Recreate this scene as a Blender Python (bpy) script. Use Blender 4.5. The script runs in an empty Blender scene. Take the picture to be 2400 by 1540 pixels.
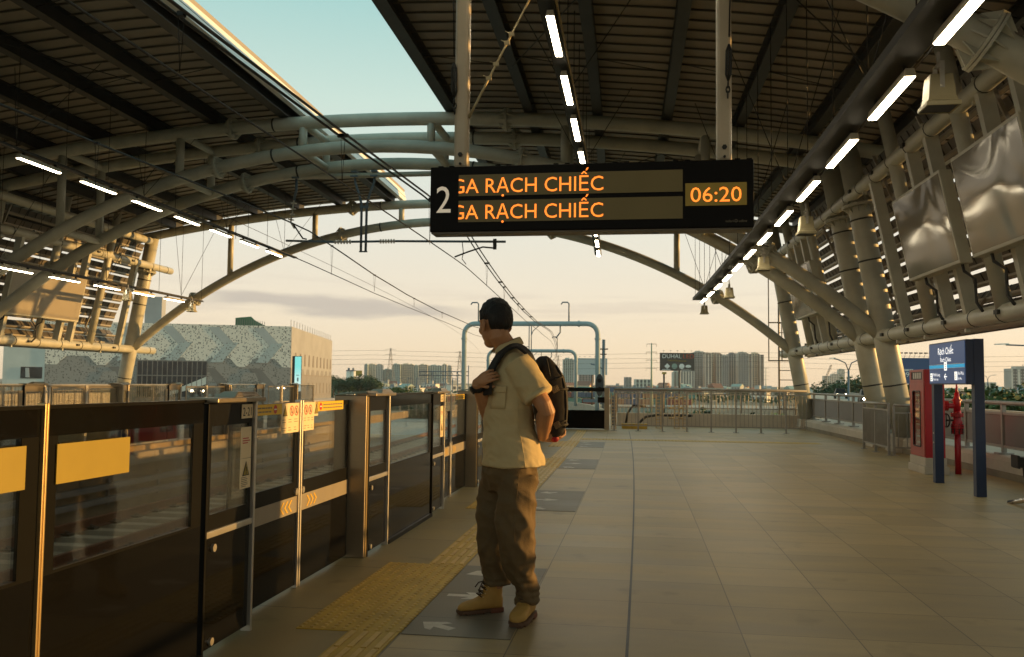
import bpy, bmesh, math, random
from mathutils import Vector, Matrix, noise as mnoise
random.seed(7)
SC = bpy.context.scene
COL = SC.collection
PI = math.pi
R = math.radians

# ------------------------------------------------------------------ camera
CAM_H = 1.3
PITCH, YAW, ROLL, FPX = 0.0612, 0.152, 0.0106, 2100.0
cd = bpy.data.cameras.new('camera'); cam = bpy.data.objects.new('camera', cd); COL.objects.link(cam)
cd.sensor_fit = 'HORIZONTAL'; cd.sensor_width = 36.0; cd.lens = FPX / 2400 * 36
cd.clip_start = 0.05; cd.clip_end = 20000
CAMROT = (Matrix.Rotation(YAW, 3, 'Z') @ Matrix.Rotation(PI / 2 + PITCH, 3, 'X') @ Matrix.Rotation(ROLL, 3, 'Z'))
cam.matrix_world = Matrix.Translation((0, 0, CAM_H)) @ CAMROT.to_4x4()
SC.camera = cam
cd.dof.use_dof = True; cd.dof.focus_distance = 5.2; cd.dof.aperture_fstop = 9.0

# ------------------------------------------------------------------ sky, sun, exposure
SUN_EL, SUN_AZ = R(6.5), R(71)          # azimuth clockwise from +Y
SC.view_settings.view_transform = 'Standard'; SC.view_settings.look = 'None'
SC.view_settings.gamma = 1.0; SC.view_settings.use_curve_mapping = False
SC.view_settings.exposure = 1.0
W = bpy.data.worlds.new('World'); SC.world = W; W.use_nodes = True
wt = W.node_tree; wt.nodes.clear()
def wn(t, **k):
    n = wt.nodes.new(t)
    for a, b in k.items(): setattr(n, a, b)
    return n
wo = wn('ShaderNodeOutputWorld'); wb = wn('ShaderNodeBackground'); wb.inputs['Strength'].default_value = 0.15
sky = wn('ShaderNodeTexSky', sky_type='NISHITA'); sky.sun_disc = False
sky.sun_elevation = SUN_EL; sky.sun_rotation = SUN_AZ; sky.altitude = 20; sky.dust_density = 2.5; sky.ozone_density = 1.0
tc = wn('ShaderNodeTexCoord'); sx = wn('ShaderNodeSeparateXYZ')
wt.links.new(tc.outputs['Generated'], sx.inputs[0])
ramp = wn('ShaderNodeValToRGB'); cr = ramp.color_ramp
STOPS = [(0.0, (3.3, 2.55, 1.75)), (0.03, (3.4, 2.75, 1.95)), (0.10, (3.15, 2.76, 2.2)), (0.2, (2.8, 2.78, 2.42)), (0.30, (2.2, 2.75, 2.4)), (0.42, (1.25, 2.25, 2.15)), (1.0, (0.9, 1.65, 1.65))]
cr.elements[0].position = 0; cr.elements[1].position = 1
for p, c in STOPS[1:-1]: cr.elements.new(p)
for e, (p, c) in zip(cr.elements, STOPS): e.color = (c[0] / 6, c[1] / 6, c[2] / 6, 1)
wt.links.new(sx.outputs['Z'], ramp.inputs['Fac'])
sc6 = wn('ShaderNodeVectorMath', operation='SCALE'); sc6.inputs['Scale'].default_value = 6.0
wt.links.new(ramp.outputs['Color'], sc6.inputs[0])
mx = wn('ShaderNodeMix', data_type='RGBA'); mx.inputs['Factor'].default_value = 0.88
wt.links.new(sky.outputs['Color'], mx.inputs['A']); wt.links.new(sc6.outputs[0], mx.inputs['B'])
# streaks of thin grey cloud low in the sky
mp = wn('ShaderNodeMapping'); mp.inputs['Scale'].default_value = (3.0, 3.0, 46.0); mp.inputs['Location'].default_value = (0.35, 0.1, 0.4)
wt.links.new(tc.outputs['Generated'], mp.inputs[0])
nz = wn('ShaderNodeTexNoise'); nz.inputs['Scale'].default_value = 1.6; nz.inputs['Detail'].default_value = 6; nz.inputs['Roughness'].default_value = 0.55
wt.links.new(mp.outputs[0], nz.inputs['Vector'])
cl = wn('ShaderNodeMapRange'); cl.inputs['From Min'].default_value = 0.5; cl.inputs['From Max'].default_value = 0.62; cl.inputs['To Max'].default_value = 0.35
wt.links.new(nz.outputs['Fac'], cl.inputs['Value'])
band = wn('ShaderNodeMapRange'); band.inputs['From Min'].default_value = 0.13; band.inputs['From Max'].default_value = 0.085
wt.links.new(sx.outputs['Z'], band.inputs['Value'])
band2 = wn('ShaderNodeMapRange'); band2.inputs['From Min'].default_value = 0.055; band2.inputs['From Max'].default_value = 0.08
wt.links.new(sx.outputs['Z'], band2.inputs['Value'])
mm = wn('ShaderNodeMath', operation='MULTIPLY'); wt.links.new(cl.outputs[0], mm.inputs[0]); wt.links.new(band.outputs[0], mm.inputs[1])
mm2 = wn('ShaderNodeMath', operation='MULTIPLY'); wt.links.new(mm.outputs[0], mm2.inputs[0]); wt.links.new(band2.outputs[0], mm2.inputs[1])
mx2 = wn('ShaderNodeMix', data_type='RGBA'); mx2.inputs['B'].default_value = (2.2, 1.9, 1.6, 1)
wt.links.new(mx.outputs['Result'], mx2.inputs['A']); wt.links.new(mm2.outputs[0], mx2.inputs['Factor'])
# the long grey cloud bank low on the left
def wmath(op, a, b=None, clamp=False):
    n = wn('ShaderNodeMath', operation=op); n.use_clamp = clamp
    for i, v in enumerate((a, b)):
        if v is None: continue
        if isinstance(v, (int, float)): n.inputs[i].default_value = v
        else: wt.links.new(v, n.inputs[i])
    return n.outputs[0]
azr = wmath('DIVIDE', sx.outputs['X'], sx.outputs['Y'])
nb = wn('ShaderNodeTexNoise'); nb.inputs['Scale'].default_value = 9.0; nb.inputs['Detail'].default_value = 5
mpb = wn('ShaderNodeMapping'); mpb.inputs['Scale'].default_value = (1, 1, 5); wt.links.new(tc.outputs['Generated'], mpb.inputs[0]); wt.links.new(mpb.outputs[0], nb.inputs['Vector'])
wob = wmath('MULTIPLY', wmath('SUBTRACT', nb.outputs['Fac'], 0.5), 0.030)
zc = wmath('ADD', wmath('MULTIPLY', wmath('ADD', azr, 0.375), -0.035), 0.0835)
dz = wmath('ABSOLUTE', wmath('SUBTRACT', wmath('ADD', sx.outputs['Z'], wob), zc))
m1 = wn('ShaderNodeMapRange', interpolation_type='SMOOTHSTEP'); m1.inputs['From Min'].default_value = 0.0135; m1.inputs['From Max'].default_value = 0.004; wt.links.new(dz, m1.inputs['Value'])
m2 = wn('ShaderNodeMapRange', interpolation_type='SMOOTHSTEP'); m2.inputs['From Min'].default_value = 0.19; m2.inputs['From Max'].default_value = 0.11; wt.links.new(wmath('ABSOLUTE', wmath('ADD', azr, 0.37)), m2.inputs['Value'])
front = wmath('GREATER_THAN', sx.outputs['Y'], 0.0)
mb_ = wmath('MULTIPLY', wmath('MULTIPLY', wmath('MULTIPLY', m1.outputs[0], m2.outputs[0]), front), 0.85)
mx3 = wn('ShaderNodeMix', data_type='RGBA'); mx3.inputs['B'].default_value = (1.95, 1.75, 1.5, 1)
wt.links.new(mx2.outputs['Result'], mx3.inputs['A']); wt.links.new(mb_, mx3.inputs['Factor'])
wt.links.new(mx3.outputs['Result'], wb.inputs['Color']); wt.links.new(wb.outputs[0], wo.inputs['Surface'])

sd = bpy.data.lights.new('sun', 'SUN'); sun = bpy.data.objects.new('sun', sd); COL.objects.link(sun)
sd.energy = 2.9; sd.angle = R(0.5); sd.color = (1.0, 0.55, 0.16)
sdir = Vector((math.sin(SUN_AZ) * math.cos(SUN_EL), math.cos(SUN_AZ) * math.cos(SUN_EL), math.sin(SUN_EL)))
sun.rotation_euler = (-sdir).to_track_quat('-Z', 'Y').to_euler()
cy = SC.cycles
try:
    cy.max_bounces = 8; cy.transparent_max_bounces = 16; cy.sample_clamp_indirect = 6; cy.use_denoising = True
except Exception: pass

# ------------------------------------------------------------------ helpers
KC = 7.16e-4                             # the whole station bends gently left: x = n - KC*y^2
def S(n, y, z=0.0): return Vector((n - KC * y * y, y, z))
def hd(y): return 2 * KC * y             # heading of the curve
def ray(px, py):
    d = CAMROT @ Vector(((px - 1200) / FPX, -(py - 770) / FPX, -1)); return d
def far(px, py, D):                      # point seen at (px,py) at distance D along the view axis
    return Vector((0, 0, CAM_H)) + ray(px, py) * D
def fara(px, D, z):                      # point at azimuth px, distance D, height z
    p = far(px, 890, D); return Vector((p.x, p.y, z))

def tag(o, label=None, cat=None, group=None, kind=None):
    if label: o['label'] = label
    if cat: o['category'] = cat
    if group: o['group'] = group
    if kind: o['kind'] = kind
    return o
def empty(name, loc, label, cat, group=None, rz=0.0):
    o = bpy.data.objects.new(name, None); COL.objects.link(o); o.empty_display_size = 0.2
    o.location = loc; o.rotation_euler = (0, 0, rz)
    return tag(o, label, cat, group)
def kids(o): return [c for c in bpy.data.objects if c.parent == o]
def copy_tree(o, parent=None, loc=None, rz=None, label=None):
    c = o.copy(); COL.objects.link(c)
    if parent: c.parent = parent
    if loc is not None: c.location = loc
    if rz is not None: c.rotation_euler = (0, 0, rz)
    if label: c['label'] = label
    for ch in kids(o): copy_tree(ch, c)
    return c

class MB:
    def __init__(s): s.v = []; s.f = []; s.m = []; s.s = []; s.uv = None
    def add(s, vs, fs, m=0, sm=False):
        b = len(s.v); s.v += [Vector(v) for v in vs]
        for f in fs: s.f.append([i + b for i in f]); s.m.append(m); s.s.append(sm)
        return s
    def box(s, x0, x1, y0, y1, z0, z1, m=0, M=None, seg=None):
        n = 1 if not seg else max(1, int(abs(y1 - y0) / seg))
        vs = []; fs = []
        for i in range(n + 1):
            y = y0 + (y1 - y0) * i / n
            vs += [(x0, y, z0), (x1, y, z0), (x1, y, z1), (x0, y, z1)]
        for i in range(n):
            a = 4 * i; b = a + 4
            for k in range(4): fs.append([a + k, a + (k + 1) % 4, b + (k + 1) % 4, b + k])
        fs.append([3, 2, 1, 0]); e = 4 * n; fs.append([e, e + 1, e + 2, e + 3])
        if M is not None: vs = [M @ Vector(v) for v in vs]
        return s.add(vs, fs, m)
    def extr(s, prof, y0, y1, seg=1.0, m=0, sm=False, closed=True, caps=True):
        n = max(1, int(round(abs(y1 - y0) / seg))); k = len(prof); vs = []; fs = []
        for i in range(n + 1):
            y = y0 + (y1 - y0) * i / n
            vs += [(p[0], y, p[1]) for p in prof]
        for i in range(n):
            for j in range(k if closed else k - 1):
                a = i * k + j; b = i * k + (j + 1) % k
                fs.append([a, b, b + k, a + k])
        if closed and caps: fs.append(list(range(k))[::-1]); fs.append([n * k + j for j in range(k)])
        return s.add(vs, fs, m, sm)
    def tube(s, pts, r, n=10, m=0, sm=True, caps=True, closed=False):
        pts = [Vector(p) for p in pts]; N = len(pts)
        rr = r if isinstance(r, (list, tuple)) else [r] * N
        T = []
        for i in range(N):
            a = pts[(i - 1) % N] if (closed or i > 0) else pts[i]
            b = pts[(i + 1) % N] if (closed or i < N - 1) else pts[i]
            d = b - a; T.append(d.normalized() if d.length > 1e-9 else Vector((0, 0, 1)))
        up = Vector((0, 0, 1)) if abs(T[0].z) < 0.9 else Vector((0, 1, 0))
        u = T[0].cross(up).normalized(); vs = []; fs = []
        for i in range(N):
            u = (u - T[i] * u.dot(T[i])).normalized(); w = T[i].cross(u)
            for k in range(n):
                a = 2 * PI * k / n; vs.append(pts[i] + (u * math.cos(a) + w * math.sin(a)) * rr[i])
        for i in range(N if closed else N - 1):
            for k in range(n):
                a = i * n; b = ((i + 1) % N) * n
                fs.append([a + k, a + (k + 1) % n, b + (k + 1) % n, b + k])
        if caps and not closed: fs.append(list(range(n))[::-1]); fs.append([(N - 1) * n + k for k in range(n)])
        return s.add(vs, fs, m, sm)
    def cyl(s, c, axis, r, h, n=16, m=0, sm=False):
        c = Vector(c); a = Vector(axis).normalized() * h / 2
        return s.tube([c - a, c + a], r, n, m, sm)
    def loft(s, rings, m=0, sm=True, caps=True):
        k = len(rings[0]); vs = [v for r_ in rings for v in r_]; fs = []
        for i in range(len(rings) - 1):
            for j in range(k):
                a = i * k + j; b = i * k + (j + 1) % k; fs.append([a, b, b + k, a + k])
        if caps: fs.append(list(range(k))[::-1]); e = (len(rings) - 1) * k; fs.append([e + j for j in range(k)])
        return s.add(vs, fs, m, sm)
    def ball(s, c, r, n=12, m=0, M=None):
        c = Vector(c); rx, ry, rz = r if isinstance(r, (tuple, list)) else (r, r, r); rings = []
        h = max(4, n // 2)
        for i in range(h + 1):
            t = PI * i / h; q = max(math.sin(t), 0.02)
            ring = [Vector((rx * q * math.cos(2 * PI * k / n), ry * q * math.sin(2 * PI * k / n), -rz * math.cos(t))) for k in range(n)]
            rings.append([c + ((M @ v) if M is not None else v) for v in ring])
        return s.loft(rings, m, True)
    def quad(s, a, b, c, d, m=0): return s.add([a, b, c, d], [[0, 1, 2, 3]], m)
    def poly(s, pts, th, axis, m=0):     # flat outline with thickness
        axis = Vector(axis) * th; pts = [Vector(p) for p in pts]; k = len(pts)
        vs = pts + [p + axis for p in pts]
        fs = [list(range(k))[::-1], [k + i for i in range(k)]] + [[i, (i + 1) % k, k + (i + 1) % k, k + i] for i in range(k)]
        return s.add(vs, fs, m)
    def build(s, name, mats, parent=None, warp=False, org=None, bevel=0.0, inv=None, uv=False, weld=False):
        me = bpy.data.meshes.new(name)
        vs = [S(*v) for v in s.v] if warp else s.v
        if org is not None: vs = [v - Vector(org) for v in vs]
        if inv is not None: vs = [inv @ v for v in vs]
        me.from_pydata([tuple(v) for v in vs], [], s.f)
        if not isinstance(mats, (list, tuple)): mats = [mats]
        for mt in mats: me.materials.append(mt)
        me.polygons.foreach_set('material_index', s.m); me.polygons.foreach_set('use_smooth', s.s)
        if uv:
            ul = me.uv_layers.new(name='UVMap')
            for lp in me.loops: p = s.v[lp.vertex_index]; ul.data[lp.index].uv = (p[0], p[1])
        bm = bmesh.new(); bm.from_mesh(me)
        if weld: bmesh.ops.remove_doubles(bm, verts=bm.verts, dist=1e-4)
        bmesh.ops.recalc_face_normals(bm, faces=bm.faces); bm.to_mesh(me); bm.free()
        o = bpy.data.objects.new(name, me); COL.objects.link(o)
        if parent: o.parent = parent
        elif org is not None: o.location = org
        if bevel:
            b = o.modifiers.new('bevel', 'BEVEL'); b.width = bevel; b.segments = 2; b.limit_method = 'ANGLE'; b.angle_limit = R(40)
        return o

_txt = {}
def text_geo(t, size=1.0, align='LEFT', ext=0.0, bold=0.0):
    cu = bpy.data.curves.new('t', 'FONT'); cu.body = t; cu.size = size; cu.align_x = align; cu.extrude = ext; cu.resolution_u = 3; cu.offset = bold * size
    o = bpy.data.objects.new('t', cu); COL.objects.link(o); bpy.context.view_layer.update()
    me = bpy.data.meshes.new_from_object(o.evaluated_get(bpy.context.evaluated_depsgraph_get()))
    vs = [v.co.copy() for v in me.vertices]; fs = [list(p.vertices) for p in me.polygons]
    bpy.data.objects.remove(o); bpy.data.curves.remove(cu); bpy.data.meshes.remove(me)
    return vs, fs
def put_text(mb, t, M, size, align='LEFT', m=0, width=None, bold=0.0):
    vs, fs = text_geo(t, size, align, 0.0, bold)
    if not vs: return mb
    if width:
        x0 = min(v.x for v in vs); x1 = max(v.x for v in vs); k = width / (x1 - x0)
        vs = [Vector((v.x * k, v.y, v.z)) for v in vs]
    return mb.add([M @ v for v in vs], fs, m)

# ------------------------------------------------------------------ materials
def mat(name, col, rough=0.6, metal=0.0, nscale=0, namt=0.0, bscale=0, bamt=0.0, spec=0.5, emit=None, est=0.0, stretch=None, rvar=0.0):
    m = bpy.data.materials.new(name); m.use_nodes = True; nt = m.node_tree; b = nt.nodes['Principled BSDF']
    b.inputs['Base Color'].default_value = (*col, 1); b.inputs['Roughness'].default_value = rough; b.inputs['Metallic'].default_value = metal
    b.inputs['Specular IOR Level'].default_value = spec
    if emit: b.inputs['Emission Color'].default_value = (*emit, 1); b.inputs['Emission Strength'].default_value = est
    if nscale or bscale:
        t = nt.nodes.new('ShaderNodeTexCoord'); mp = nt.nodes.new('ShaderNodeMapping'); nt.links.new(t.outputs['Object'], mp.inputs[0])
        if stretch: mp.inputs['Scale'].default_value = stretch
    if nscale:
        n = nt.nodes.new('ShaderNodeTexNoise'); n.inputs['Scale'].default_value = nscale; n.inputs['Detail'].default_value = 5; n.inputs['Roughness'].default_value = 0.6
        nt.links.new(mp.outputs[0], n.inputs['Vector'])
        r = nt.nodes.new('ShaderNodeMapRange'); r.inputs['From Min'].default_value = 0.3; r.inputs['From Max'].default_value = 0.7
        r.inputs['To Min'].default_value = 1 - namt; r.inputs['To Max'].default_value = 1 + namt
        nt.links.new(n.outputs['Fac'], r.inputs['Value'])
        v = nt.nodes.new('ShaderNodeVectorMath'); v.operation = 'SCALE'; v.inputs[0].default_value = col
        nt.links.new(r.outputs[0], v.inputs['Scale']); nt.links.new(v.outputs[0], b.inputs['Base Color'])
        if rvar:
            r2 = nt.nodes.new('ShaderNodeMapRange'); r2.inputs['To Min'].default_value = max(0, rough - rvar); r2.inputs['To Max'].default_value = min(1, rough + rvar)
            nt.links.new(n.outputs['Fac'], r2.inputs['Value']); nt.links.new(r2.outputs[0], b.inputs['Roughness'])
    if bscale:
        n = nt.nodes.new('ShaderNodeTexNoise'); n.inputs['Scale'].default_value = bscale; n.inputs['Detail'].default_value = 4
        nt.links.new(mp.outputs[0], n.inputs['Vector'])
        bp = nt.nodes.new('ShaderNodeBump'); bp.inputs['Strength'].default_value = bamt; bp.inputs['Distance'].default_value = 0.02
        nt.links.new(n.outputs['Fac'], bp.inputs['Height']); nt.links.new(bp.outputs[0], b.inputs['Normal'])
    return m
def glass(name, tint, rough=0.02, f0=0.06):
    m = bpy.data.materials.new(name); m.use_nodes = True; nt = m.node_tree; nt.nodes.clear()
    o = nt.nodes.new('ShaderNodeOutputMaterial'); mixn = nt.nodes.new('ShaderNodeMixShader'); t = nt.nodes.new('ShaderNodeBsdfTransparent'); g = nt.nodes.new('ShaderNodeBsdfGlossy')
    t.inputs[0].default_value = (*tint, 1); g.inputs['Roughness'].default_value = rough; g.inputs['Color'].default_value = (0.95, 0.95, 0.95, 1)
    lw = nt.nodes.new('ShaderNodeFresnel'); lw.inputs['IOR'].default_value = 1.5
    mul = nt.nodes.new('ShaderNodeMath'); mul.operation = 'MULTIPLY'; mul.inputs[1].default_value = 0.6; mul.use_clamp = True
    nt.links.new(lw.outputs[0], mul.inputs[0]); nt.links.new(mul.outputs[0], mixn.inputs[0])
    nt.links.new(t.outputs[0], mixn.inputs[1]); nt.links.new(g.outputs[0], mixn.inputs[2]); nt.links.new(mixn.outputs[0], o.inputs[0])
    return m
M = {}
M['steel'] = mat('painted_steel', (0.46, 0.45, 0.375), 0.42, 0, 2.2, 0.14, 0, 0, rvar=0.12)
M['steel_teal'] = mat('portal_paint', (0.26, 0.34, 0.36), 0.5, 0, 2, 0.1)
M['band'] = mat('dark_band', (0.04, 0.04, 0.035), 0.6)
M['rib'] = mat('deck_rib', (0.11, 0.095, 0.072), 0.6)
M['deck'] = mat('roof_deck', (0.27, 0.23, 0.18), 0.6, 0.0, 0.8, 0.14)
M['purlin'] = mat('dark_purlin', (0.032, 0.032, 0.031), 0.55, 0, 2, 0.25)
M['fascia'] = mat('white_fascia', (0.82, 0.82, 0.8), 0.5, 0, 1.2, 0.06)
M['fascia_cap'] = mat('pale_pink_cap', (0.42, 0.40, 0.38), 0.5)
M['rail'] = mat('galvanised', (0.022, 0.021, 0.019), 0.6, 0.1, 3, 0.2)
M['dark'] = mat('dark_metal', (0.02, 0.02, 0.02), 0.5)
M['wire'] = mat('wire', (0.025, 0.022, 0.02), 0.55)
M['ywire'] = mat('conduit_yellow', (0.35, 0.24, 0.08), 0.5)
M['lamp'] = mat('lamp_diffuser', (0.9, 0.85, 0.75), 0.4, emit=(1.0, 0.86, 0.60), est=13.0)
M['lamp_body'] = mat('lamp_body', (0.55, 0.5, 0.4), 0.5)
M['louver'] = mat('louver_panel', (0.12, 0.105, 0.088), 0.55, 0, 2.5, 0.2)
M['louver_rib'] = mat('louver_rib', (0.34, 0.31, 0.26), 0.45, 0.3)
M['speaker'] = mat('speaker_plastic', (0.31, 0.265, 0.155), 0.5, 0, 6, 0.06)
M['stainless'] = mat('stainless', (0.27, 0.225, 0.155), 0.36, 0.75, 9, 0.05, stretch=(1, 1, 12), rvar=0.08)
M['alu'] = mat('aluminium', (0.55, 0.52, 0.46), 0.35, 0.8, 5, 0.06)
M['brass'] = mat('brushed_gold_edge', (0.62, 0.46, 0.22), 0.33, 0.85)
M['black_glass'] = mat('black_glass', (0.006, 0.006, 0.006), 0.06, 0, spec=0.12)
M['black_frame'] = mat('black_frame', (0.010, 0.010, 0.009), 0.28, spec=0.07)
M['glass'] = glass('tinted_glass', (0.97, 0.96, 0.93))
M['yellow'] = mat('yellow_sticker', (0.30, 0.225, 0.025), 0.5, 0, 6, 0.05)
M['sticker'] = mat('cream_sticker', (0.80, 0.68, 0.46), 0.5)
M['red'] = mat('red_print', (0.5, 0.03, 0.03), 0.5)
M['ink'] = mat('black_print', (0.02, 0.02, 0.02), 0.6)
M['grey_ink'] = mat('grey_print', (0.2, 0.17, 0.12), 0.6)
M['white'] = mat('white_print', (0.8, 0.8, 0.77), 0.5)
M['signwhite'] = mat('glowing_sign_white', (0.8, 0.8, 0.77), 0.5, emit=(1, .97, .9), est=0.5)  # glow added to lift the lettering; no backlight known
M['concrete'] = mat('concrete', (0.34, 0.30, 0.25), 0.8, 0, 1.5, 0.18, 30, 0.15)
M['plaster'] = mat('plaster', (0.50, 0.44, 0.36), 0.75, 0, 2, 0.12)
M['plaster_dark'] = mat('plaster_base', (0.24, 0.20, 0.14), 0.8, 0, 3, 0.15)
M['track'] = mat('track_slab', (0.46, 0.45, 0.42), 0.85, 0, 2, 0.2)
M['rust'] = mat('rusty_rail', (0.17, 0.065, 0.035), 0.7, 0.2, 6, 0.25)
M['sleeper'] = mat('sleeper', (0.42, 0.38, 0.30), 0.8, 0, 4, 0.15)
M['railing'] = mat('railing_steel', (0.30, 0.28, 0.25), 0.45, 0.4, 4, 0.12)
M['panel'] = mat('ribbed_panel', (0.25, 0.25, 0.255), 0.5, 0.3, 1.5, 0.08)
M['navy'] = mat('navy_paint', (0.014, 0.028, 0.075), 0.4, 0, 3, 0.15)
M['navy_panel'] = mat('navy_panel', (0.035, 0.085, 0.23), 0.4, emit=(0.03, 0.07, 0.18), est=0.22)  # panel given a faint glow too, only to brighten the sign
M['cyan'] = mat('cyan_line', (0.02, 0.36, 0.66), 0.5, emit=(.02, .36, .66), est=.3)  # same added glow on the line band
M['redpaint'] = mat('red_paint', (0.42, 0.012, 0.022), 0.35, 0, 3, 0.12)
M['redface'] = mat('red_door', (0.40, 0.045, 0.035), 0.3, 0, 3, 0.12)
M['chrome'] = mat('chrome', (0.6, 0.58, 0.55), 0.15, 1.0)
M['insul'] = mat('insulator', (0.5, 0.45, 0.38), 0.3)
# ------------------------------------------------------------------ floor and track
def floor_mat(name, cA, cB, mortar, rough, pitch=0.585, shift=(0.67, -4.93), mort=0.0042, dirt=0.5):
    m = bpy.data.materials.new(name); m.use_nodes = True; nt = m.node_tree; b = nt.nodes['Principled BSDF']
    uv = nt.nodes.new('ShaderNodeUVMap'); mp = nt.nodes.new('ShaderNodeMapping'); mp.inputs['Location'].default_value = (shift[0], shift[1], 0)
    nt.links.new(uv.outputs[0], mp.inputs[0])
    br = nt.nodes.new('ShaderNodeTexBrick'); br.offset = 0; br.squash = 1
    for k, v in dict(Scale=1.0, Bias=0.0).items(): br.inputs[k].default_value = v
    br.inputs['Mortar Size'].default_value = mort; br.inputs['Brick Width'].default_value = pitch; br.inputs['Row Height'].default_value = pitch; br.inputs['Mortar Smooth'].default_value = 0.1
    br.inputs['Color1'].default_value = (*cA, 1); br.inputs['Color2'].default_value = (*cB, 1); br.inputs['Mortar'].default_value = (*mortar, 1)
    nt.links.new(mp.outputs[0], br.inputs['Vector'])
    n1 = nt.nodes.new('ShaderNodeTexNoise'); n1.inputs['Scale'].default_value = 1.1; n1.inputs['Detail'].default_value = 7; n1.inputs['Roughness'].default_value = 0.65
    sm = nt.nodes.new('ShaderNodeMapping'); sm.inputs['Scale'].default_value = (0.7, 2.2, 1); nt.links.new(uv.outputs[0], sm.inputs[0]); nt.links.new(sm.outputs[0], n1.inputs['Vector'])
    r = nt.nodes.new('ShaderNodeMapRange'); r.inputs['From Min'].default_value = 0.25; r.inputs['From Max'].default_value = 0.75; r.inputs['To Min'].default_value = 1 - 0.4 * dirt; r.inputs['To Max'].default_value = 1 + 0.4 * dirt
    nt.links.new(n1.outputs['Fac'], r.inputs['Value'])
    n2 = nt.nodes.new('ShaderNodeTexNoise'); n2.inputs['Scale'].default_value = 160; n2.inputs['Detail'].default_value = 2; nt.links.new(uv.outputs[0], n2.inputs['Vector'])
    r2 = nt.nodes.new('ShaderNodeMapRange'); r2.inputs['To Min'].default_value = 0.8; r2.inputs['To Max'].default_value = 1.2; nt.links.new(n2.outputs['Fac'], r2.inputs['Value'])
    # scattered darker stains
    n3 = nt.nodes.new('ShaderNodeTexNoise'); n3.inputs['Scale'].default_value = 2.7; n3.inputs['Detail'].default_value = 4; nt.links.new(uv.outputs[0], n3.inputs['Vector'])
    r3 = nt.nodes.new('ShaderNodeMapRange'); r3.inputs['From Min'].default_value = 0.62; r3.inputs['From Max'].default_value = 0.74; r3.inputs['To Min'].default_value = 1; r3.inputs['To Max'].default_value = 0.72; nt.links.new(n3.outputs['Fac'], r3.inputs['Value'])
    mu = nt.nodes.new('ShaderNodeMath'); mu.operation = 'MULTIPLY'; nt.links.new(r.outputs[0], mu.inputs[0]); nt.links.new(r2.outputs[0], mu.inputs[1])
    mu2 = nt.nodes.new('ShaderNodeMath'); mu2.operation = 'MULTIPLY'; nt.links.new(mu.outputs[0], mu2.inputs[0]); nt.links.new(r3.outputs[0], mu2.inputs[1])
    v = nt.nodes.new('ShaderNodeVectorMath'); v.operation = 'SCALE'; nt.links.new(br.outputs['Color'], v.inputs[0]); nt.links.new(mu2.outputs[0], v.inputs['Scale'])
    nt.links.new(v.outputs[0], b.inputs['Base Color'])
    rr = nt.nodes.new('ShaderNodeMapRange'); rr.inputs['To Min'].default_value = rough - 0.14; rr.inputs['To Max'].default_value = rough + 0.16; nt.links.new(n1.outputs['Fac'], rr.inputs['Value']); nt.links.new(rr.outputs[0], b.inputs['Roughness'])
    bp = nt.nodes.new('ShaderNodeBump'); bp.inputs['Strength'].default_value = 0.25; bp.inputs['Distance'].default_value = 0.004
    inv = nt.nodes.new('ShaderNodeMath'); inv.operation = 'SUBTRACT'; inv.inputs[0].default_value = 1.0; nt.links.new(br.outputs['Fac'], inv.inputs[1])
    nt.links.new(inv.outputs[0], bp.inputs['Height']); nt.links.new(bp.outputs[0], b.inputs['Normal'])
    return m
M['floor'] = floor_mat('platform_tiles', (0.325, 0.235, 0.112), (0.42, 0.305, 0.150), (0.13, 0.095, 0.052), 0.46, mort=0.0034, dirt=0.7)
M['edge_tile'] = floor_mat('edge_tiles', (0.26, 0.215, 0.105), (0.29, 0.24, 0.12), (0.07, 0.05, 0.03), 0.5, pitch=1.17, shift=(2.36, -5.0))
M['pad'] = floor_mat('grey_pad_tiles', (0.16, 0.132, 0.092), (0.172, 0.143, 0.10), (0.04, 0.03, 0.025), 0.5, shift=(0.67, -4.93), mort=0.003, dirt=0.35)
M['tact'] = mat('yellow_tactile', (0.46, 0.30, 0.025), 0.5, 0, 5, 0.22)
M['tact_top'] = mat('worn_yellow_bar', (0.56, 0.38, 0.10), 0.45, 0, 9, 0.25)
M['arrow'] = mat('worn_white_paint', (0.52, 0.48, 0.42), 0.6, 0, 14, 0.25)

M['notice'] = mat('notice_yellow', (0.78, 0.50, 0.03), 0.5); M['dband'] = mat('door_band', (0.30, 0.265, 0.21), 0.5, 0.35, 6, 0.06)
M['chev'] = mat('chevron_yellow', (0.75, 0.46, 0.03), 0.5)
Y0, Y1 = -14.0, 30.0
def struct(o): o['kind'] = 'structure'; return o
mb = MB(); mb.extr([(-1.26, -0.3), (7.2, -0.3), (7.2, 0), (-1.26, 0)], Y0, 40, 1.0); struct(mb.build('platform_floor', M['floor'], warp=True, uv=True))
mb = MB(); mb.extr([(-2.35, -0.3), (-1.262, -0.3), (-1.262, 0), (-2.35, 0)], Y0, 40, 1.0); struct(mb.build('platform_edge', M['edge_tile'], warp=True, uv=True))
mb = MB(); mb.box(-0.097, -0.083, Y0, 25.4, 0.0, 0.004, seg=1.0); struct(mb.build('expansion_joint', M['dark'], warp=True))
mb = MB(); mb.extr([(-19.5, -0.3), (-9.75, -0.3), (-9.75, 0), (-19.5, 0)], Y0, 40, 1.0); struct(mb.build('opposite_platform', M['floor'], warp=True, uv=True))
mb = MB(); mb.extr([(-22, -2.4), (9, -2.4), (9, -1.2), (-22, -1.2)], -20, 60, 2.0); struct(mb.build('track_bed', M['track'], warp=True))
mb = MB(); mb.extr([(-9.9, -1.2), (-9.76, -1.2), (-9.76, -0.3), (-9.9, -0.3)], Y0, 30, 1.0)
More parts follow.
